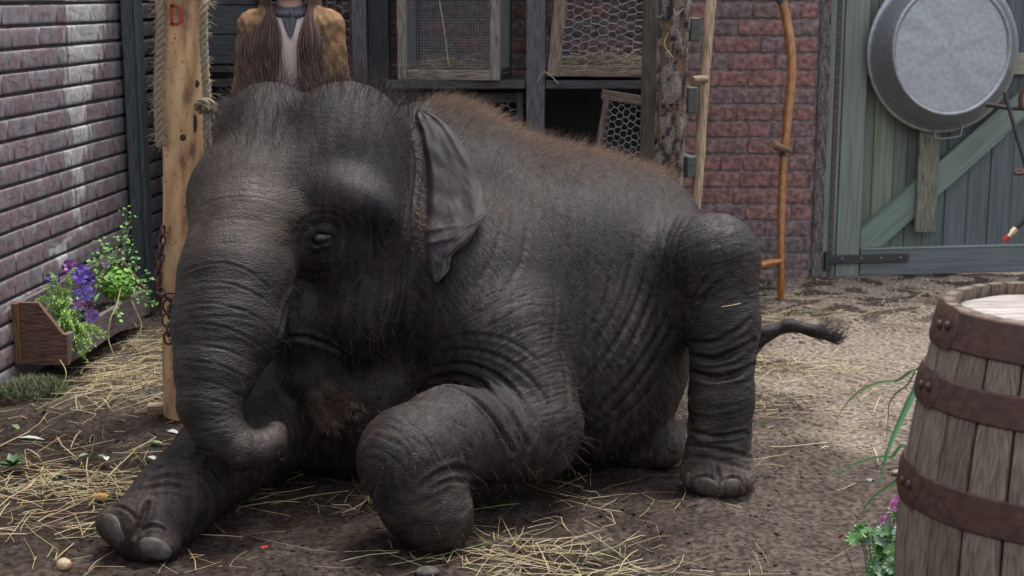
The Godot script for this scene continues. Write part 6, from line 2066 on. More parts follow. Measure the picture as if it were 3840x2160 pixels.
# creases pressed into the hide: depth, width, then points in front of the body that are brought onto it
func elephant_folds() -> Array:
	return [
		# round the eye
		[0.0020, 0.005, [Vector3(-0.444, 0.799, -3.000), Vector3(-0.440, 0.831, -3.000), Vector3(-0.415, 0.861, -3.000), Vector3(-0.376, 0.871, -3.000), Vector3(-0.343, 0.855, -3.000), Vector3(-0.321, 0.822, -3.000)]],
		[0.0017, 0.004, [Vector3(-0.428, 0.804, -3.000), Vector3(-0.421, 0.829, -3.000), Vector3(-0.399, 0.847, -3.000), Vector3(-0.370, 0.850, -3.000), Vector3(-0.353, 0.835, -3.000)]],
		[0.0020, 0.005, [Vector3(-0.444, 0.795, -3.000), Vector3(-0.433, 0.763, -3.000), Vector3(-0.407, 0.747, -3.000), Vector3(-0.375, 0.752, -3.000), Vector3(-0.344, 0.778, -3.000), Vector3(-0.325, 0.814, -3.000)]],
		[0.0014, 0.004, [Vector3(-0.420, 0.786, -3.000), Vector3(-0.398, 0.774, -3.000), Vector3(-0.372, 0.780, -3.000), Vector3(-0.353, 0.799, -3.000)]],
		[0.0014, 0.004, [Vector3(-0.415, 0.770, -3.000), Vector3(-0.395, 0.762, -3.000), Vector3(-0.369, 0.767, -3.000)]],
		[0.0014, 0.004, [Vector3(-0.400, 0.884, -3.000), Vector3(-0.360, 0.882, -3.000), Vector3(-0.328, 0.864, -3.000), Vector3(-0.308, 0.835, -3.000)]],
		[0.0017, 0.005, [Vector3(-0.321, 0.819, -3.000), Vector3(-0.339, 0.786, -3.000), Vector3(-0.367, 0.737, -3.000)]],
		# temple and cheek
		[0.007, 0.004, [Vector3(-0.285, 0.861, -3.000), Vector3(-0.279, 0.827, -3.000), Vector3(-0.281, 0.786, -3.000), Vector3(-0.275, 0.745, -3.000)]],
		[0.005, 0.004, [Vector3(-0.272, 0.839, -3.000), Vector3(-0.268, 0.811, -3.000), Vector3(-0.255, 0.786, -3.000)]],
		[0.006, 0.004, [Vector3(-0.305, 0.732, -3.000), Vector3(-0.315, 0.714, -3.000), Vector3(-0.321, 0.694, -3.000)]],
		[0.005, 0.006, [Vector3(-0.201, 1.036, -3.000), Vector3(-0.191, 0.981, -3.000), Vector3(-0.194, 0.924, -3.000), Vector3(-0.201, 0.868, -3.000), Vector3(-0.198, 0.803, -3.000)]],
		[0.004, 0.005, [Vector3(-0.222, 0.965, -3.000), Vector3(-0.213, 0.900, -3.000), Vector3(-0.220, 0.835, -3.000)]],
		[0.004, 0.005, [Vector3(-0.245, 0.778, -3.000), Vector3(-0.252, 0.687, -3.000), Vector3(-0.276, 0.612, -3.000)]],
		[0.004, 0.005, [Vector3(-0.221, 0.778, -3.000), Vector3(-0.226, 0.696, -3.000), Vector3(-0.251, 0.612, -3.000)]],
		# mouth and the root of the trunk
		[0.012, 0.012, [Vector3(-0.443, 0.708, -3.000), Vector3(-0.460, 0.679, -3.000), Vector3(-0.473, 0.629, -3.000), Vector3(-0.489, 0.571, -3.000)]],
		[0.008, 0.007, [Vector3(-0.462, 0.612, -3.000), Vector3(-0.423, 0.612, -3.000), Vector3(-0.374, 0.594, -3.000), Vector3(-0.342, 0.575, -3.000)]],
		# deep rings of the trunk
		[0.0023, 0.0036, [Vector3(-0.677, 0.745, -3.000), Vector3(-0.637, 0.763, -3.000), Vector3(-0.580, 0.768, -3.000), Vector3(-0.525, 0.745, -3.000), Vector3(-0.485, 0.704, -3.000)]],
		[0.0026, 0.0036, [Vector3(-0.684, 0.712, -3.000), Vector3(-0.639, 0.727, -3.000), Vector3(-0.574, 0.725, -3.000), Vector3(-0.510, 0.696, -3.000), Vector3(-0.479, 0.663, -3.000)]],
		[0.0023, 0.0036, [Vector3(-0.691, 0.675, -3.000), Vector3(-0.640, 0.686, -3.000), Vector3(-0.576, 0.678, -3.000), Vector3(-0.519, 0.654, -3.000), Vector3(-0.486, 0.621, -3.000)]],
		[0.0026, 0.0036, [Vector3(-0.696, 0.636, -3.000), Vector3(-0.642, 0.642, -3.000), Vector3(-0.585, 0.633, -3.000), Vector3(-0.529, 0.604, -3.000), Vector3(-0.504, 0.579, -3.000)]],
		[0.0023, 0.0036, [Vector3(-0.699, 0.600, -3.000), Vector3(-0.644, 0.597, -3.000), Vector3(-0.587, 0.587, -3.000), Vector3(-0.531, 0.558, -3.000)]],
		[0.0023, 0.0036, [Vector3(-0.698, 0.566, -3.000), Vector3(-0.645, 0.562, -3.000), Vector3(-0.588, 0.549, -3.000), Vector3(-0.544, 0.520, -3.000)]],
		[0.0020, 0.0036, [Vector3(-0.696, 0.528, -3.000), Vector3(-0.647, 0.524, -3.000), Vector3(-0.598, 0.510, -3.000), Vector3(-0.558, 0.486, -3.000)]],
		[0.0020, 0.0036, [Vector3(-0.691, 0.486, -3.000), Vector3(-0.648, 0.486, -3.000), Vector3(-0.599, 0.473, -3.000), Vector3(-0.563, 0.456, -3.000)]],
		[0.0017, 0.0036, [Vector3(-0.679, 0.448, -3.000), Vector3(-0.633, 0.450, -3.000), Vector3(-0.584, 0.442, -3.000)]],
		[0.0017, 0.0036, [Vector3(-0.660, 0.405, -3.000), Vector3(-0.618, 0.418, -3.000), Vector3(-0.572, 0.422, -3.000)]],
		# above the folded wrist
		[0.013, 0.008, [Vector3(-0.187, 0.494, -3.000), Vector3(-0.138, 0.510, -3.000), Vector3(-0.097, 0.499, -3.000), Vector3(-0.052, 0.460, -3.000), Vector3(-0.021, 0.413, -3.000), Vector3(0.002, 0.366, -3.000)]],
		[0.010, 0.007, [Vector3(-0.171, 0.522, -3.000), Vector3(-0.121, 0.533, -3.000), Vector3(-0.068, 0.518, -3.000), Vector3(-0.019, 0.477, -3.000), Vector3(0.014, 0.426, -3.000), Vector3(0.035, 0.379, -3.000)]],
		[0.006, 0.006, [Vector3(-0.162, 0.549, -3.000), Vector3(-0.105, 0.558, -3.000), Vector3(-0.039, 0.537, -3.000), Vector3(0.014, 0.490, -3.000), Vector3(0.047, 0.435, -3.000)]],
		[0.0035, 0.006, [Vector3(-0.154, 0.579, -3.000), Vector3(-0.088, 0.587, -3.000), Vector3(-0.015, 0.566, -3.000), Vector3(0.047, 0.516, -3.000), Vector3(0.080, 0.460, -3.000)]],
		[0.0025, 0.006, [Vector3(-0.145, 0.608, -3.000), Vector3(-0.080, 0.619, -3.000), Vector3(0.002, 0.602, -3.000), Vector3(0.071, 0.549, -3.000)]],
		[0.008, 0.008, [Vector3(-0.077, 0.318, -3.000), Vector3(-0.115, 0.331, -3.000), Vector3(-0.156, 0.318, -3.000), Vector3(-0.190, 0.292, -3.000)]],
		[0.005, 0.005, [Vector3(-0.090, 0.301, -3.000), Vector3(-0.131, 0.305, -3.000), Vector3(-0.169, 0.286, -3.000)]],
		[0.005, 0.006, [Vector3(0.039, 0.323, -3.000), Vector3(0.076, 0.340, -3.000), Vector3(0.101, 0.383, -3.000)]],
		# flank folds towards the thigh
		[0.0060, 0.009, [Vector3(0.362, 0.864, -3.000), Vector3(0.336, 0.819, -3.000), Vector3(0.327, 0.762, -3.000), Vector3(0.334, 0.704, -3.000)]],
		[0.0045, 0.008, [Vector3(0.331, 0.868, -3.000), Vector3(0.310, 0.811, -3.000), Vector3(0.297, 0.737, -3.000), Vector3(0.270, 0.654, -3.000), Vector3(0.231, 0.571, -3.000)]],
		[0.0037, 0.008, [Vector3(0.295, 0.844, -3.000), Vector3(0.277, 0.754, -3.000), Vector3(0.246, 0.663, -3.000), Vector3(0.198, 0.579, -3.000), Vector3(0.149, 0.520, -3.000)]],
		[0.0037, 0.009, [Vector3(0.335, 0.687, -3.000), Vector3(0.296, 0.612, -3.000), Vector3(0.248, 0.537, -3.000), Vector3(0.183, 0.460, -3.000)]],
		[0.0037, 0.009, [Vector3(0.328, 0.629, -3.000), Vector3(0.288, 0.554, -3.000), Vector3(0.232, 0.477, -3.000), Vector3(0.167, 0.418, -3.000)]],
		[0.0030, 0.008, [Vector3(0.329, 0.571, -3.000), Vector3(0.281, 0.494, -3.000), Vector3(0.216, 0.426, -3.000)]],
		[0.0026, 0.008, [Vector3(0.251, 0.819, -3.000), Vector3(0.237, 0.737, -3.000), Vector3(0.205, 0.654, -3.000), Vector3(0.157, 0.587, -3.000)]],
		[0.0023, 0.008, [Vector3(0.204, 0.770, -3.000), Vector3(0.189, 0.687, -3.000), Vector3(0.149, 0.612, -3.000)]],
		[0.0019, 0.008, [Vector3(0.298, 0.932, -3.000), Vector3(0.322, 0.900, -3.000), Vector3(0.331, 0.876, -3.000)]],
		[0.0023, 0.007, [Vector3(0.258, 0.908, -3.000), Vector3(0.291, 0.868, -3.000), Vector3(0.284, 0.819, -3.000)]],
		# hind leg
		[0.012, 0.008, [Vector3(0.368, 0.575, -3.000), Vector3(0.411, 0.566, -3.000), Vector3(0.452, 0.579, -3.000), Vector3(0.496, 0.604, -3.000)]],
		[0.012, 0.008, [Vector3(0.369, 0.541, -3.000), Vector3(0.412, 0.527, -3.000), Vector3(0.461, 0.535, -3.000), Vector3(0.500, 0.555, -3.000)]],
		[0.007, 0.007, [Vector3(0.369, 0.604, -3.000), Vector3(0.410, 0.602, -3.000), Vector3(0.458, 0.625, -3.000), Vector3(0.490, 0.654, -3.000)]],
		[0.006, 0.006, [Vector3(0.394, 0.737, -3.000), Vector3(0.367, 0.687, -3.000), Vector3(0.359, 0.629, -3.000)]],
		[0.006, 0.006, [Vector3(0.423, 0.729, -3.000), Vector3(0.391, 0.696, -3.000), Vector3(0.372, 0.646, -3.000)]],
		[0.006, 0.006, [Vector3(0.369, 0.413, -3.000), Vector3(0.423, 0.402, -3.000), Vector3(0.489, 0.409, -3.000)]],
		[0.006, 0.006, [Vector3(0.364, 0.383, -3.000), Vector3(0.424, 0.375, -3.000), Vector3(0.498, 0.357, -3.000)]],
		[0.005, 0.006, [Vector3(0.362, 0.357, -3.000), Vector3(0.416, 0.353, -3.000), Vector3(0.500, 0.327, -3.000)]],
		[0.010, 0.005, [Vector3(0.429, 0.336, -3.000), Vector3(0.432, 0.314, -3.000), Vector3(0.433, 0.275, -3.000)]],
		[0.006, 0.004, [Vector3(0.372, 0.297, -3.000), Vector3(0.384, 0.312, -3.000), Vector3(0.413, 0.314, -3.000), Vector3(0.430, 0.298, -3.000)]],
		[0.006, 0.004, [Vector3(0.436, 0.301, -3.000), Vector3(0.455, 0.312, -3.000), Vector3(0.477, 0.310, -3.000), Vector3(0.486, 0.288, -3.000)]],
		# stretched foreleg
		[0.008, 0.006, [Vector3(-0.736, 0.366, -3.000), Vector3(-0.686, 0.375, -3.000), Vector3(-0.628, 0.366, -3.000)]],
		[0.009, 0.006, [Vector3(-0.756, 0.327, -3.000), Vector3(-0.712, 0.344, -3.000), Vector3(-0.638, 0.336, -3.000)]],
		[0.008, 0.006, [Vector3(-0.764, 0.304, -3.000), Vector3(-0.713, 0.318, -3.000), Vector3(-0.655, 0.310, -3.000)]],
		[0.006, 0.006, [Vector3(-0.780, 0.286, -3.000), Vector3(-0.723, 0.295, -3.000), Vector3(-0.673, 0.284, -3.000)]],
		[0.014, 0.007, [Vector3(-0.766, 0.257, -3.000), Vector3(-0.777, 0.227, -3.000), Vector3(-0.796, 0.183, -3.000)]],
		[0.006, 0.004, [Vector3(-0.857, 0.236, -3.000), Vector3(-0.835, 0.251, -3.000), Vector3(-0.804, 0.237, -3.000), Vector3(-0.789, 0.214, -3.000)]],
		[0.006, 0.004, [Vector3(-0.788, 0.187, -3.000), Vector3(-0.764, 0.205, -3.000), Vector3(-0.735, 0.200, -3.000), Vector3(-0.720, 0.170, -3.000)]],
		# back of the ear and neck
		[0.0021, 0.008, [Vector3(-0.088, 0.704, -3.000), Vector3(-0.039, 0.778, -3.000), Vector3(-0.014, 0.868, -3.000)]],
		[0.0017, 0.008, [Vector3(-0.031, 0.687, -3.000), Vector3(0.018, 0.770, -3.000), Vector3(0.034, 0.852, -3.000)]],
		[0.0017, 0.008, [Vector3(0.083, 0.604, -3.000), Vector3(0.091, 0.687, -3.000), Vector3(0.078, 0.770, -3.000)]],
		[0.0035, 0.010, [Vector3(0.119, 0.477, -3.000), Vector3(0.112, 0.537, -3.000), Vector3(0.098, 0.596, -3.000)]],
	]

const EYE_SIGHT := Vector3(0, 1.3, 0)
var fold_cells := {}

func on_hide(q: Vector3) -> Vector3:
	# carries a sculpting point back onto the body
	var d := (q - EYE_SIGHT).normalized()
	var hit: Variant = strike(eprims, q, d, 2.2)
	return hit if hit != null else q + d * 1.0

func lay_folds() -> void:
	for f: Array in elephant_folds():
		var path := []
		for q: Vector3 in f[2]: path.append(on_hide(q))
		path = smooth_path(path, 4)
		for i in path.size(): path[i] = on_hide(EYE_SIGHT + (path[i] - EYE_SIGHT) * 0.8)
		for i in path.size() - 1:
			if path[i].distance_to(path[i + 1]) > 0.12: continue
			var e := minf(1.0, 3.0 * minf(float(i + 1), float(path.size() - 1 - i)) / path.size())
			var seg := [path[i], path[i + 1], f[0] * (0.35 + 0.65 * e), f[1]]
			var R: float = f[1] * 3.2
			var lo: Vector3 = Vector3(path[i]).min(path[i + 1]) - Vector3.ONE * R
			var hi: Vector3 = Vector3(path[i]).max(path[i + 1]) + Vector3.ONE * R
			for x in range(int(floor(lo.x / 0.05)), int(floor(hi.x / 0.05)) + 1):
				for y in range(int(floor(lo.y / 0.05)), int(floor(hi.y / 0.05)) + 1):
					for z in range(int(floor(lo.z / 0.05)), int(floor(hi.z / 0.05)) + 1):
						var k := Vector3i(x, y, z)
						if not fold_cells.has(k): fold_cells[k] = []
						fold_cells[k].append(seg)

func fold_at(p: Vector3) -> float:
	var k := Vector3i(int(floor(p.x / 0.05)), int(floor(p.y / 0.05)), int(floor(p.z / 0.05)))
	if not fold_cells.has(k): return 0.0
	var down := 0.0
	var up := 0.0
	for s: Array in fold_cells[k]:
		var a: Vector3 = s[0]
		var ba: Vector3 = s[1] - a
		var h := clampf((p - a).dot(ba) / maxf(ba.length_squared(), 1e-9), 0.0, 1.0)
		var d: float = (p - a - ba * h).length() / s[3]
		if d > 3.2: continue
		down = maxf(down, s[2] * exp(-d * d))
		up = maxf(up, s[2] * 0.4 * exp(-(d - 1.9) * (d - 1.9)))
	return up * (1.0 - minf(down * 120.0, 1.0)) - down

func build_elephant() -> void:
	eprims = elephant_prims()
	# eyelids follow the hollow of the socket
	var eye := on_hide(Vector3(-0.388, 0.821, -3.000)) + Vector3(0, 0, -0.004)
	var lid := func(pts: Array, r: float) -> void:
		for i in pts.size() - 1: eprims.append(cap(pts[i], pts[i + 1], r, r, 0.008, 50, 0.001))
	lid.call([eye + Vector3(-0.044, -0.020, -0.002), eye + Vector3(-0.024, 0.008, 0.008), eye + Vector3(0.002, 0.021, 0.012), eye + Vector3(0.026, 0.017, 0.009), eye + Vector3(0.044, 0.000, -0.002)], 0.0068)
	lid.call([eye + Vector3(-0.044, -0.023, -0.002), eye + Vector3(-0.016, -0.026, 0.006), eye + Vector3(0.012, -0.021, 0.008), eye + Vector3(0.042, -0.003, -0.002)], 0.0058)
	lay_folds()
	var B := net(eprims, Vector3(-1.25, -0.05, -5.0), Vector3(1.35, 1.2, -3.0), ECELL)
	if EREF: B = refine(B)
	var N := normals_of(B)
	wrinkle(B, N)
	N = normals_of(B)
	var base := Vector3(0.1, 0, -4.0)
	var el := thing("elephant", base, "young dark grey elephant lying down on the straw-strewn soil", "elephant")
	var back := at(-base)
	var hide := skin_mat()
	# one mesh, two surfaces: creases stand upright on the flank and lie level on trunk and legs
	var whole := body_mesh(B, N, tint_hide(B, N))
	var A := whole.surface_get_arrays(0)
	var level := PackedByteArray()
	level.resize(B.V.size())
	for i in B.V.size():
		var best := 1e3
		var ragged := 0.012 * noise.get_noise_3dv(B.V[i] * 22.0) + 0.008 * noise_b.get_noise_3dv(B.V[i] * 60.0)
		for o: Prim in B.lists[B.block[i]]:
			if o.cut: continue
			var d := o.d(B.V[i]) + ragged * (1.0 if o.level else -1.0)
			if d < best:
				best = d
				level[i] = 1 if o.level else 0
	var I: PackedInt32Array = A[Mesh.ARRAY_INDEX]
	var I0 := PackedInt32Array()
	var I1 := PackedInt32Array()
	for t in range(0, I.size(), 3):
		if level[I[t]]: I1.append_array([I[t], I[t + 1], I[t + 2]])
		else: I0.append_array([I[t], I[t + 1], I[t + 2]])
	var two := ArrayMesh.new()
	A[Mesh.ARRAY_INDEX] = I0
	two.add_surface_from_arrays(Mesh.PRIMITIVE_TRIANGLES, A)
	A[Mesh.ARRAY_INDEX] = I1
	two.add_surface_from_arrays(Mesh.PRIMITIVE_TRIANGLES, A)
	two.surface_set_material(0, hide)
	two.surface_set_material(1, skin_mat(Vector3(1.7, 5.0, 1.7)))
	part(el, "body", two, null, back)
	# eyes
	var seen: Variant = strike(eprims, Vector3(eye.x - 0.9, eye.y, eye.z - 0.30), Vector3(1, 0, 0), 1.5)
	var far_eye: Vector3 = seen + Vector3(0.014, 0, 0) if seen != null else eye + Vector3(-0.2, 0, -0.3)
	for s in 2:
		var c := eye + Vector3(-0.001, -0.004, -0.0075) if s == 0 else far_eye
		var e := Soup.new()
		e.blob(c, Basis.from_scale(Vector3(0.031, 0.0235, 0.022)), 22, 14)
		var o := part(el, "eye", e.mesh(), mat(Color(0.014, 0.007, 0.006), null, Vector3.ONE, 0.1), back)
		var p := Soup.new()
		p.blob(c + Vector3(-0.001, 0.0, 0.0165), Basis.from_scale(Vector3(0.0085, 0.0085, 0.0056)), 14, 8)
		part(o, "pupil", p.mesh(), mat(Color(0.006, 0.004, 0.004), null, Vector3.ONE, 0.06))
	var lining := Soup.new()
	lining.blob(eye + Vector3(0.021, 0.004, 0.004), Basis(Vector3(0, 0, 1), -0.5) * Basis.from_scale(Vector3(0.010, 0.0055, 0.007)), 12, 8)
	part(el, "eye_corner", lining.mesh(), mat(Color(0.085, 0.042, 0.04), null, Vector3.ONE, 0.22), back)
	lining = Soup.new()
	lining.blob(eye + Vector3(-0.026, -0.013, 0.002), Basis(Vector3(0, 0, 1), 0.5) * Basis.from_scale(Vector3(0.008, 0.004, 0.006)), 12, 8)
	part(el, "eye_corner", lining.mesh(), mat(Color(0.09, 0.06, 0.06), null, Vector3.ONE, 0.15), back)
	# toenails
	var horn := mat(Color(0.074, 0.061, 0.053), tex.mottle, Vector3.ONE * 7, 0.62, tex.fine, 0.04)
	for q: Array in [[Vector3(0.405, 0.291, -3.000), 34, 24, 0.0], [Vector3(0.460, 0.291, -3.000), 21, 21, 0.0], [Vector3(0.496, 0.302, -3.000), 10, 18, 0.0], [Vector3(0.366, 0.307, -3.000), 9, 20, 0.0], [Vector3(-0.841, 0.200, -3.000), 44, 25, -0.66], [Vector3(-0.754, 0.155, -3.000), 42, 25, -0.45], [Vector3(0.335, 0.390, -3.000), 18, 28, 0.05]]:
		var h := on_hide(q[0])
		var n := slope(eprims, h)
		var x := Vector3.UP.cross(n).normalized()
		var y := n.cross(x)
		var k := h.distance_to(EYE_SIGHT) / 3768.0
		var rot := Basis(n, q[3])
		var s := Soup.new()
		s.blob(h - n * 0.0055, rot * Basis(x * q[1] * k, y * q[2] * k, n * 0.011), 18, 10)
		part(el, "toenail", s.mesh(), horn, back)
	ear(el, back, hide)
	hair(el, back, B, N)

func tint_hide(B: Body, N: PackedVector3Array) -> PackedColorArray:
	var C := PackedColorArray()
	C.resize(B.V.size())
	var brow := Vector3(-0.691, 0.760, -3.750)
	var pink := [Vector3(-0.488, 0.856, -3.750), Vector3(-0.467, 0.962, -3.850), Vector3(-0.256, 0.683, -3.850), Vector3(-0.615, 0.953, -3.950), Vector3(-0.311, 0.514, -3.850)]
	var lobe := Vector3(-0.518, 0.301, -3.800)
	var lobe_end := Vector3(-0.430, 0.227, -3.740)
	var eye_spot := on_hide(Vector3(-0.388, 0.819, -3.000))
	for i in B.V.size():
		var p := B.V[i]
		var c := Color(0.0215, 0.0170, 0.0192)
		var n := noise.get_noise_3dv(p * 6.0) * 0.5 + noise_b.get_noise_3dv(p * 17.0) * 0.35
		c = c.lerp(Color(0.044, 0.0335, 0.0310), clampf(0.14 + n * 0.9, 0, 0.8))
		c = c.lerp(Color(0.075, 0.056, 0.044), 0.65 * exp(-p.distance_squared_to(brow) / 0.03))
		for q: Vector3 in pink: c = c.lerp(Color(0.075, 0.048, 0.046), clampf(0.5 * exp(-p.distance_squared_to(q) / 0.0016) * (0.6 + n * 1.5), 0.0, 0.6))
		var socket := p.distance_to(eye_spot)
		c = c.lerp(Color(0.012, 0.011, 0.013), 0.8 * smoothstep(0.085, 0.03, socket))  # shade and wet skin round the eye, painted into the hide colour
		c = c.lerp(Color(0.042, 0.025, 0.019), smoothstep(0.085, 0.03, p.distance_to(lobe.lerp(lobe_end, 0.5)) ))
		# dust caught near the ground
		c = c.lerp(Color(0.085, 0.067, 0.057), 0.6 * smoothstep(0.42, 0.04, p.y) * clampf(0.55 + n * 0.8, 0, 1) * smoothstep(-4.2, -3.7, p.z))
		c = c.lerp(Color(0.19, 0.155, 0.132), 0.62 * smoothstep(0.16, 0.03, p.y) * smoothstep(0.25, 0.45, p.x) * clampf(0.7 + n, 0, 1))
		C[i] = c
	return C

func ear(el: Node3D, back: Transform3D, hide: Material) -> void:
	# left and right edge of the near ear, row by row, in the same sculpting view
	var rows := [[278, 1046, 1070], [292, 1040, 1098], [315, 1040, 1126], [345, 1043, 1152], [380, 1047, 1174], [420, 1052, 1192], [460, 1054, 1206], [495, 1053, 1219], [530, 1050, 1221], [560, 1048, 1216], [585, 1047, 1196], [610, 1050, 1172], [635, 1055, 1148], [660, 1062, 1134], [685, 1072, 1121], [703, 1082, 1112], [714, 1092, 1104]]
	var ear_hide := mat(Color(1, 1, 1), null, Vector3(6, 3, 6), 0.6, tex.hide_bump, 0.14, true, 0.0, 0.32)
	var w := 29
	var h := 81
	var pts := []
	for j in h:
		var f := j / (h - 1.0) * (rows.size() - 1)
		var k := mini(int(f), rows.size() - 2)
		var py: float = lerpf(rows[k][0], rows[k + 1][0], f - k)
		var a: float = lerpf(rows[k][1], rows[k + 1][1], f - k) + 9.0 * smoothstep(290, 330, py) * smoothstep(700, 640, py)
		var b: float = lerpf(rows[k][2], rows[k + 1][2], f - k)
		for i in w:
			var u := i / (w - 1.0)
			var px := lerpf(a, b, u)
			px += 5.0 * u * sin(py * 0.085) * smoothstep(430, 520, py)
			# the view's ray through that spot
			var dy := -(py - 724.5) / 3768.0
			var d := Vector3((px - 1288.0) / 3768.0, dy * 0.98163 - 0.19081, -(0.98163 + dy * 0.19081))
			pts.append([d, on_hide(EYE_SIGHT + d * 3.0).distance_to(EYE_SIGHT) / d.length()])
	var T := []
	for q: Array in pts: T.append(q[1])
	for it in 34:
		var U := T.duplicate()
		for j in h:
			for i in w:
				var s := 0.0
				var c := 0
				for o: Vector2i in [Vector2i(-1, 0), Vector2i(1, 0), Vector2i(0, 1), Vector2i(0, -1)]:
					var x := i + o.x
					var y := j + o.y
					if x >= 0 and x < w and y >= 0 and y < h:
						s += T[y * w + x]
						c += 1
				U[j * w + i] = minf(s / c, pts[j * w + i][1] + 0.004)
		T = U
	var P := PackedVector3Array()
	var C := PackedColorArray()
	for face in 2:
		for j in h:
			for i in w:
				var q: Array = pts[j * w + i]
				var u := i / (w - 1.0)
				var v := j / (h - 1.0)
				var off := -0.022 + 0.048 * smoothstep(0.0, 0.20, u) + 0.010 * u
				off += 0.004 * sin(v * 17.0 + u * 5.0) * u + 0.003 * noise.get_noise_2d(u * 3.0, v * 7.0) + 0.0045 * absf(noise_b.get_noise_2d(u * 8.0 - v * 9.0, v * 7.0)) * smoothstep(0.1, 0.5, v)
				# two welts across the middle and the rolled rim
				for c: float in [0.62, 0.70]: off += 0.006 * exp(-pow((v + u * 0.06 - c) / 0.012, 2.0)) * smoothstep(0.95, 0.2, u)
				off += 0.010 * exp(-pow((u - 0.86) / 0.09, 2.0)) * smoothstep(0.75, 0.3, v) * smoothstep(0.0, 0.2, v)
				var rim := smoothstep(0.0, 0.08, minf(minf(u + 0.05, 1.0 - u), minf(v, 1.0 - v) * 2.5))
				off -= (1.0 - rim) * 0.004
				if face == 1: off -= 0.012 * (0.35 + 0.65 * rim)
				P.append(EYE_SIGHT + q[0] * (T[j * w + i] - off))
				var n := noise.get_noise_2d(u * 2.0, v * 4.0)
				var col := Color(0.030, 0.0255, 0.028).lerp(Color(0.042, 0.035, 0.036), clampf(0.5 + n * 0.7, 0, 1))
				col = col.lerp(Color(0.16, 0.10, 0.088), smoothstep(0.22, 0.0, u) * smoothstep(0.45, 0.7, v) * smoothstep(0.95, 0.75, v) * 0.9)
				C.append(col)
	var idx := PackedInt32Array()
	var n1 := w * h
	for j in h - 1:
		for i in w - 1:
			var a := j * w + i
			idx.append_array([a, a + 1, a + w, a + 1, a + w + 1, a + w])
			idx.append_array([n1 + a, n1 + a + w, n1 + a + 1, n1 + a + 1, n1 + a + w, n1 + a + w + 1])
	for j in h - 1:
		var a := j * w + w - 1
		idx.append_array([a, n1 + a, a + w, a + w, n1 + a, n1 + a + w])
	for i in w - 1:
		var a := (h - 1) * w + i
		idx.append_array([a, a + 1, n1 + a, a + 1, n1 + a + 1, n1 + a])
		idx.append_array([i, n1 + i, i + 1, i + 1, n1 + i, n1 + i + 1])
	part(el, "ear", finish(P, idx, C), ear_hide, back)
	# the far ear hangs behind the head: the same shape turned round
	var M := PackedVector3Array()
	var hinge := Vector3(-0.820, 0.772, -4.220)
	var root := P[h / 2 * w]
	for p in P:
		var d := p - root
		M.append(hinge + Vector3(-d.x * 0.35, d.y, -absf(d.x) * 0.75 + d.z * 0.3))
	part(el, "ear", finish(M, idx, C), ear_hide, back)

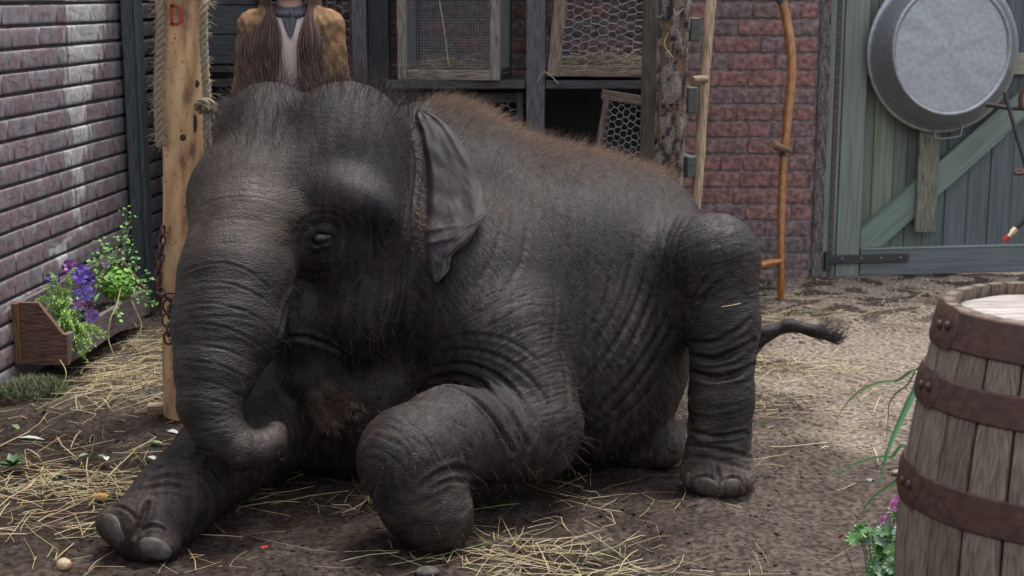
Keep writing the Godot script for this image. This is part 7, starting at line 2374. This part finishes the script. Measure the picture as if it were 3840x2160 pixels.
func hair(el: Node3D, back: Transform3D, B: Body, N: PackedVector3Array) -> void:
	var r := RandomNumberGenerator.new()
	r.seed = 19
	var n := B.V.size()
	var groups := {"head_hair": Soup.new(), "back_hair": Soup.new(), "chin_hair": Soup.new(), "body_hair": Soup.new(), "tail_tuft": Soup.new()}
	var count := {"head_hair": 0, "back_hair": 0, "chin_hair": 0, "body_hair": 0, "tail_tuft": 0}
	var most := {"head_hair": 2700, "back_hair": 9000, "chin_hair": 1500, "body_hair": 1800, "tail_tuft": 420}
	var left := Vector3(-0.838, 0.874, -4.000)
	var right := Vector3(-0.242, 0.948, -4.000)
	var low := Vector3(-0.626, 0.853, -4.000)
	var b0 := Vector3(-0.345, 0.956, -4.300)
	var b1 := Vector3(0.513, 0.750, -4.300)
	var jaw := Vector3(-0.456, 0.319, -3.900)
	var tail := Vector3(1.022, 0.249, -4.570)
	var lobes := Vector3(-0.469, 0.256, -3.770)
	for t in 260000:
		var i := r.randi() % n
		var p := B.V[i]
		var m := N[i]
		var kind := ""
		if p.distance_to(tail) < 0.085: kind = "tail_tuft"
		elif p.y > low.y and p.x > left.x and p.x < right.x and p.z > -4.3 and r.randf() < smoothstep(low.y, low.y + 0.14, p.y) * smoothstep(0.75, 0.1, m.z - 0.4 * m.y): kind = "head_hair"
		elif p.x > b0.x and p.x < b1.x and m.y > 0.66 + 0.2 * smoothstep(b0.x, b1.x, p.x) + (r.randf() - 0.15) * 0.4 and p.y > 0.72: kind = "back_hair"
		elif p.distance_to(lobes) < 0.075: kind = "chin_hair"
		elif p.distance_to(jaw) < 0.24 and m.y < 0.25: kind = "chin_hair"
		elif p.y > 0.1 and p.y < 0.62 and m.y < -0.1 and p.x > -0.35: kind = "chin_hair" if r.randf() < 0.5 else "body_hair"
		else: kind = "body_hair"
		if count[kind] >= most[kind]: continue
		count[kind] += 1
		var s: Soup = groups[kind]
		var rand := Vector3(r.randfn(0, 1), r.randfn(0, 1), r.randfn(0, 1))
		var l := 0.015
		var w := 0.0003
		var d := m
		var bend := Vector3()
		match kind:
			"head_hair":
				l = r.randf_range(0.018, 0.058) * (1.0 + 0.9 * smoothstep(0.6, 1.0, m.y))
				w = 0.0004
				s.col = Color(0.016, 0.012, 0.013).lerp(Color(0.10, 0.055, 0.038), r.randf() * r.randf())
				d = (m + rand * 0.28 + Vector3(0, 0.35, 0)).normalized()
				bend = rand * 0.12 + Vector3(0.05, 0, 0)
			"back_hair":
				l = r.randf_range(0.018, 0.050) * smoothstep(0.3, 0.95, m.y)
				w = 0.00038
				s.col = Color(0.10, 0.062, 0.044).lerp(Color(0.25, 0.16, 0.108), r.randf())
				d = (m * 0.5 + Vector3(0.85, 0.22, 0.1) + rand * 0.3).normalized()
				bend = Vector3(0.15, 0, 0) + rand * 0.15
			"chin_hair":
				l = r.randf_range(0.02, 0.055)
				w = 0.00034
				s.col = Color(0.045, 0.028, 0.021).lerp(Color(0.13, 0.085, 0.06), r.randf() * r.randf())
				d = (m * 0.8 + Vector3(0, -0.5, 0.1) + rand * 0.4).normalized()
				bend = Vector3(0, -0.25, 0) + rand * 0.15
			"tail_tuft":
				l = r.randf_range(0.018, 0.05)
				w = 0.0008
				s.col = Color(0.012, 0.011, 0.013).lerp(Color(0.05, 0.04, 0.04), r.randf())
				d = (m * 0.35 + Vector3(0.8, 0.1, 0.1) + rand * 0.2).normalized()
				bend = Vector3(-0.05, 0.5, 0) + rand * 0.15
			_:
				l = r.randf_range(0.010, 0.026)
				s.col = Color(0.05, 0.04, 0.038).lerp(Color(0.20, 0.14, 0.115), r.randf() * r.randf())
				d = (m + Vector3(0.35, -0.35, 0) + rand * 0.4).normalized()
				bend = rand * 0.2 + Vector3(0, -0.2, 0)
		s.tube(PackedVector3Array([p - m * 0.003, p + d * l * 0.55, p + (d + bend) * l]), PackedFloat32Array([w, w * 0.8, w * 0.25]), 3, false)
	# light hair along the root of the near ear
	for i in 70:
		var t := clampf(r.randfn(0.62, 0.22), 0.2, 1.0)
		var q: Vector3 = Vector3(-0.192, 1.036, -3.000).lerp(Vector3(-0.192, 0.786, -3.000), t)
		var p := on_hide(q + Vector3(r.randfn(0, 0.006), 0, 0)) 
		var s: Soup = groups["body_hair"]
		s.col = Color(0.10, 0.055, 0.035).lerp(Color(0.28, 0.165, 0.10), r.randf())
		var d := Vector3(0.75 + r.randfn(0, 0.3), r.randf_range(-0.6, 0.5), 0.5).normalized()
		var l := r.randf_range(0.012, 0.034)
		s.tube(PackedVector3Array([p, p + d * l * 0.5, p + (d + Vector3(0, -0.25, 0)) * l]), PackedFloat32Array([0.00045, 0.0004, 0.00015]), 3, false)
	# the two lobes under the chin are thick with short brown hair
	for q: Array in [[Vector3(-0.538, 0.264, -3.860), Vector3(-0.462, 0.203, -3.760), 0.020], [Vector3(-0.495, 0.277, -3.860), Vector3(-0.410, 0.247, -3.770), 0.0205]]:
		for i in 650:
			var t := pow(r.randf(), 0.7)
			var ax: Vector3 = (q[1] - q[0]).normalized()
			var rad := Vector3(r.randfn(0, 1), r.randfn(0, 1), absf(r.randfn(0, 1)))
			rad = (rad - ax * rad.dot(ax) * (0.9 if t < 0.95 else 0.0)).normalized()
			var p: Vector3 = Vector3(q[0]).lerp(q[1], t) + rad * q[2] * 0.9
			var s: Soup = groups["chin_hair"]
			s.col = Color(0.075, 0.044, 0.030).lerp(Color(0.17, 0.105, 0.072), r.randf())
			var l := r.randf_range(0.010, 0.024)
			var d := (rad + ax * 0.7 + Vector3(r.randfn(0, 0.3), r.randfn(0, 0.3), 0)).normalized()
			s.tube(PackedVector3Array([p, p + d * l * 0.5, p + d * l + Vector3(0, -0.004, 0)]), PackedFloat32Array([0.0006, 0.0005, 0.0002]), 3, false)
	var hm := mat(Color(1, 1, 1), null, Vector3.ONE, 0.5, null, 0.1, true)
	for k: String in groups:
		tag(part(el, k, groups[k].mesh(), hm, back), "", "", "", "stuff")

func wrinkle(B: Body, N: PackedVector3Array) -> void:
	var n := B.V.size()
	var chunk := 4000
	var D := []
	var jobs := (n + chunk - 1) / chunk
	D.resize(jobs)
	var work := func(j: int) -> void:
		var out := PackedFloat32Array()
		var lo := j * chunk
		var hi := mini(n, lo + chunk)
		out.resize(hi - lo)
		for i in range(lo, hi):
			out[i - lo] = wrinkle_at(B.V[i], B.lists[B.block[i]]) + fold_at(B.V[i])
		D[j] = out
	var task := WorkerThreadPool.add_group_task(work, jobs, -1, true)
	WorkerThreadPool.wait_for_group_task_completion(task)
	for j in jobs:
		var d: PackedFloat32Array = D[j]
		for i in d.size():
			B.V[j * chunk + i] += N[j * chunk + i] * d[i]

func wrinkle_at(p: Vector3, prims: Array) -> float:
	var total := 0.0
	var sum := 0.0
	for o: Prim in prims:
		if o.cut: continue
		var d := maxf(o.d(p), 0.0)
		if d > 0.05: continue
		var w := 1.0 / (0.006 + d)
		w = w * w * w
		sum += w
		if o.wa == 0.0: continue
		var q := p * 9.0
		if o.kind == 0:
			var u := (p - o.a).dot(o.ba) * o.il * o.length + o.s0
			q += Vector3(u * o.wf, 0, 0)
		else:
			q += o.wd * (p.dot(o.wd) * (o.wf - 9.0))
		var v := absf(noise.get_noise_3dv(q))
		var v2 := absf(noise_b.get_noise_3dv(q * 1.7))
		total += w * o.wa * (minf(v * 2.4, 1.0) + 0.5 * minf(v2 * 2.4, 1.0) - 1.0)
	return total / sum * 0.85 if sum > 0.0 else 0.0

func skin_mat(stretch := Vector3(5.0, 1.7, 5.0)) -> StandardMaterial3D:
	return mat(Color(1, 1, 1), tex.skin, stretch, 0.58, tex.hide_bump, 0.25, true, 0.0, 0.38)

const ECELL := 0.009
const EREF := true
func _ready() -> void:
	noise.frequency = 1.0
	noise.noise_type = FastNoiseLite.TYPE_SIMPLEX
	noise.fractal_type = FastNoiseLite.FRACTAL_NONE
	noise_b = noise.duplicate()
	noise_b.seed = 7
	setup()
	make_textures()
	tex.pole = noise_tex(0.014, 5, ramp([Color(0.60, 0.54, 0.50), Color(0.84, 0.78, 0.72), Color(0.97, 0.95, 0.90), Color(1, 1, 1)], [0.15, 0.36, 0.6, 0.85]), 41)
	tex.soil_bump = noise_tex(0.022, 6, null, 21)
	tex.hide_bump = hide_texture()
	ground()
	left_wall()
	back_wall()
	left_post()
	door()
	tub()
	tools()
	bark_ladder()
	cages()
	pole()
	chain()
	person()
	build_elephant()
	barrel()
	planter()
	planter_plants()
	grass_tuft()
	corner_plants()
	straw_litter()
	fallen_leaves()
	oddments()
	stray_straws()
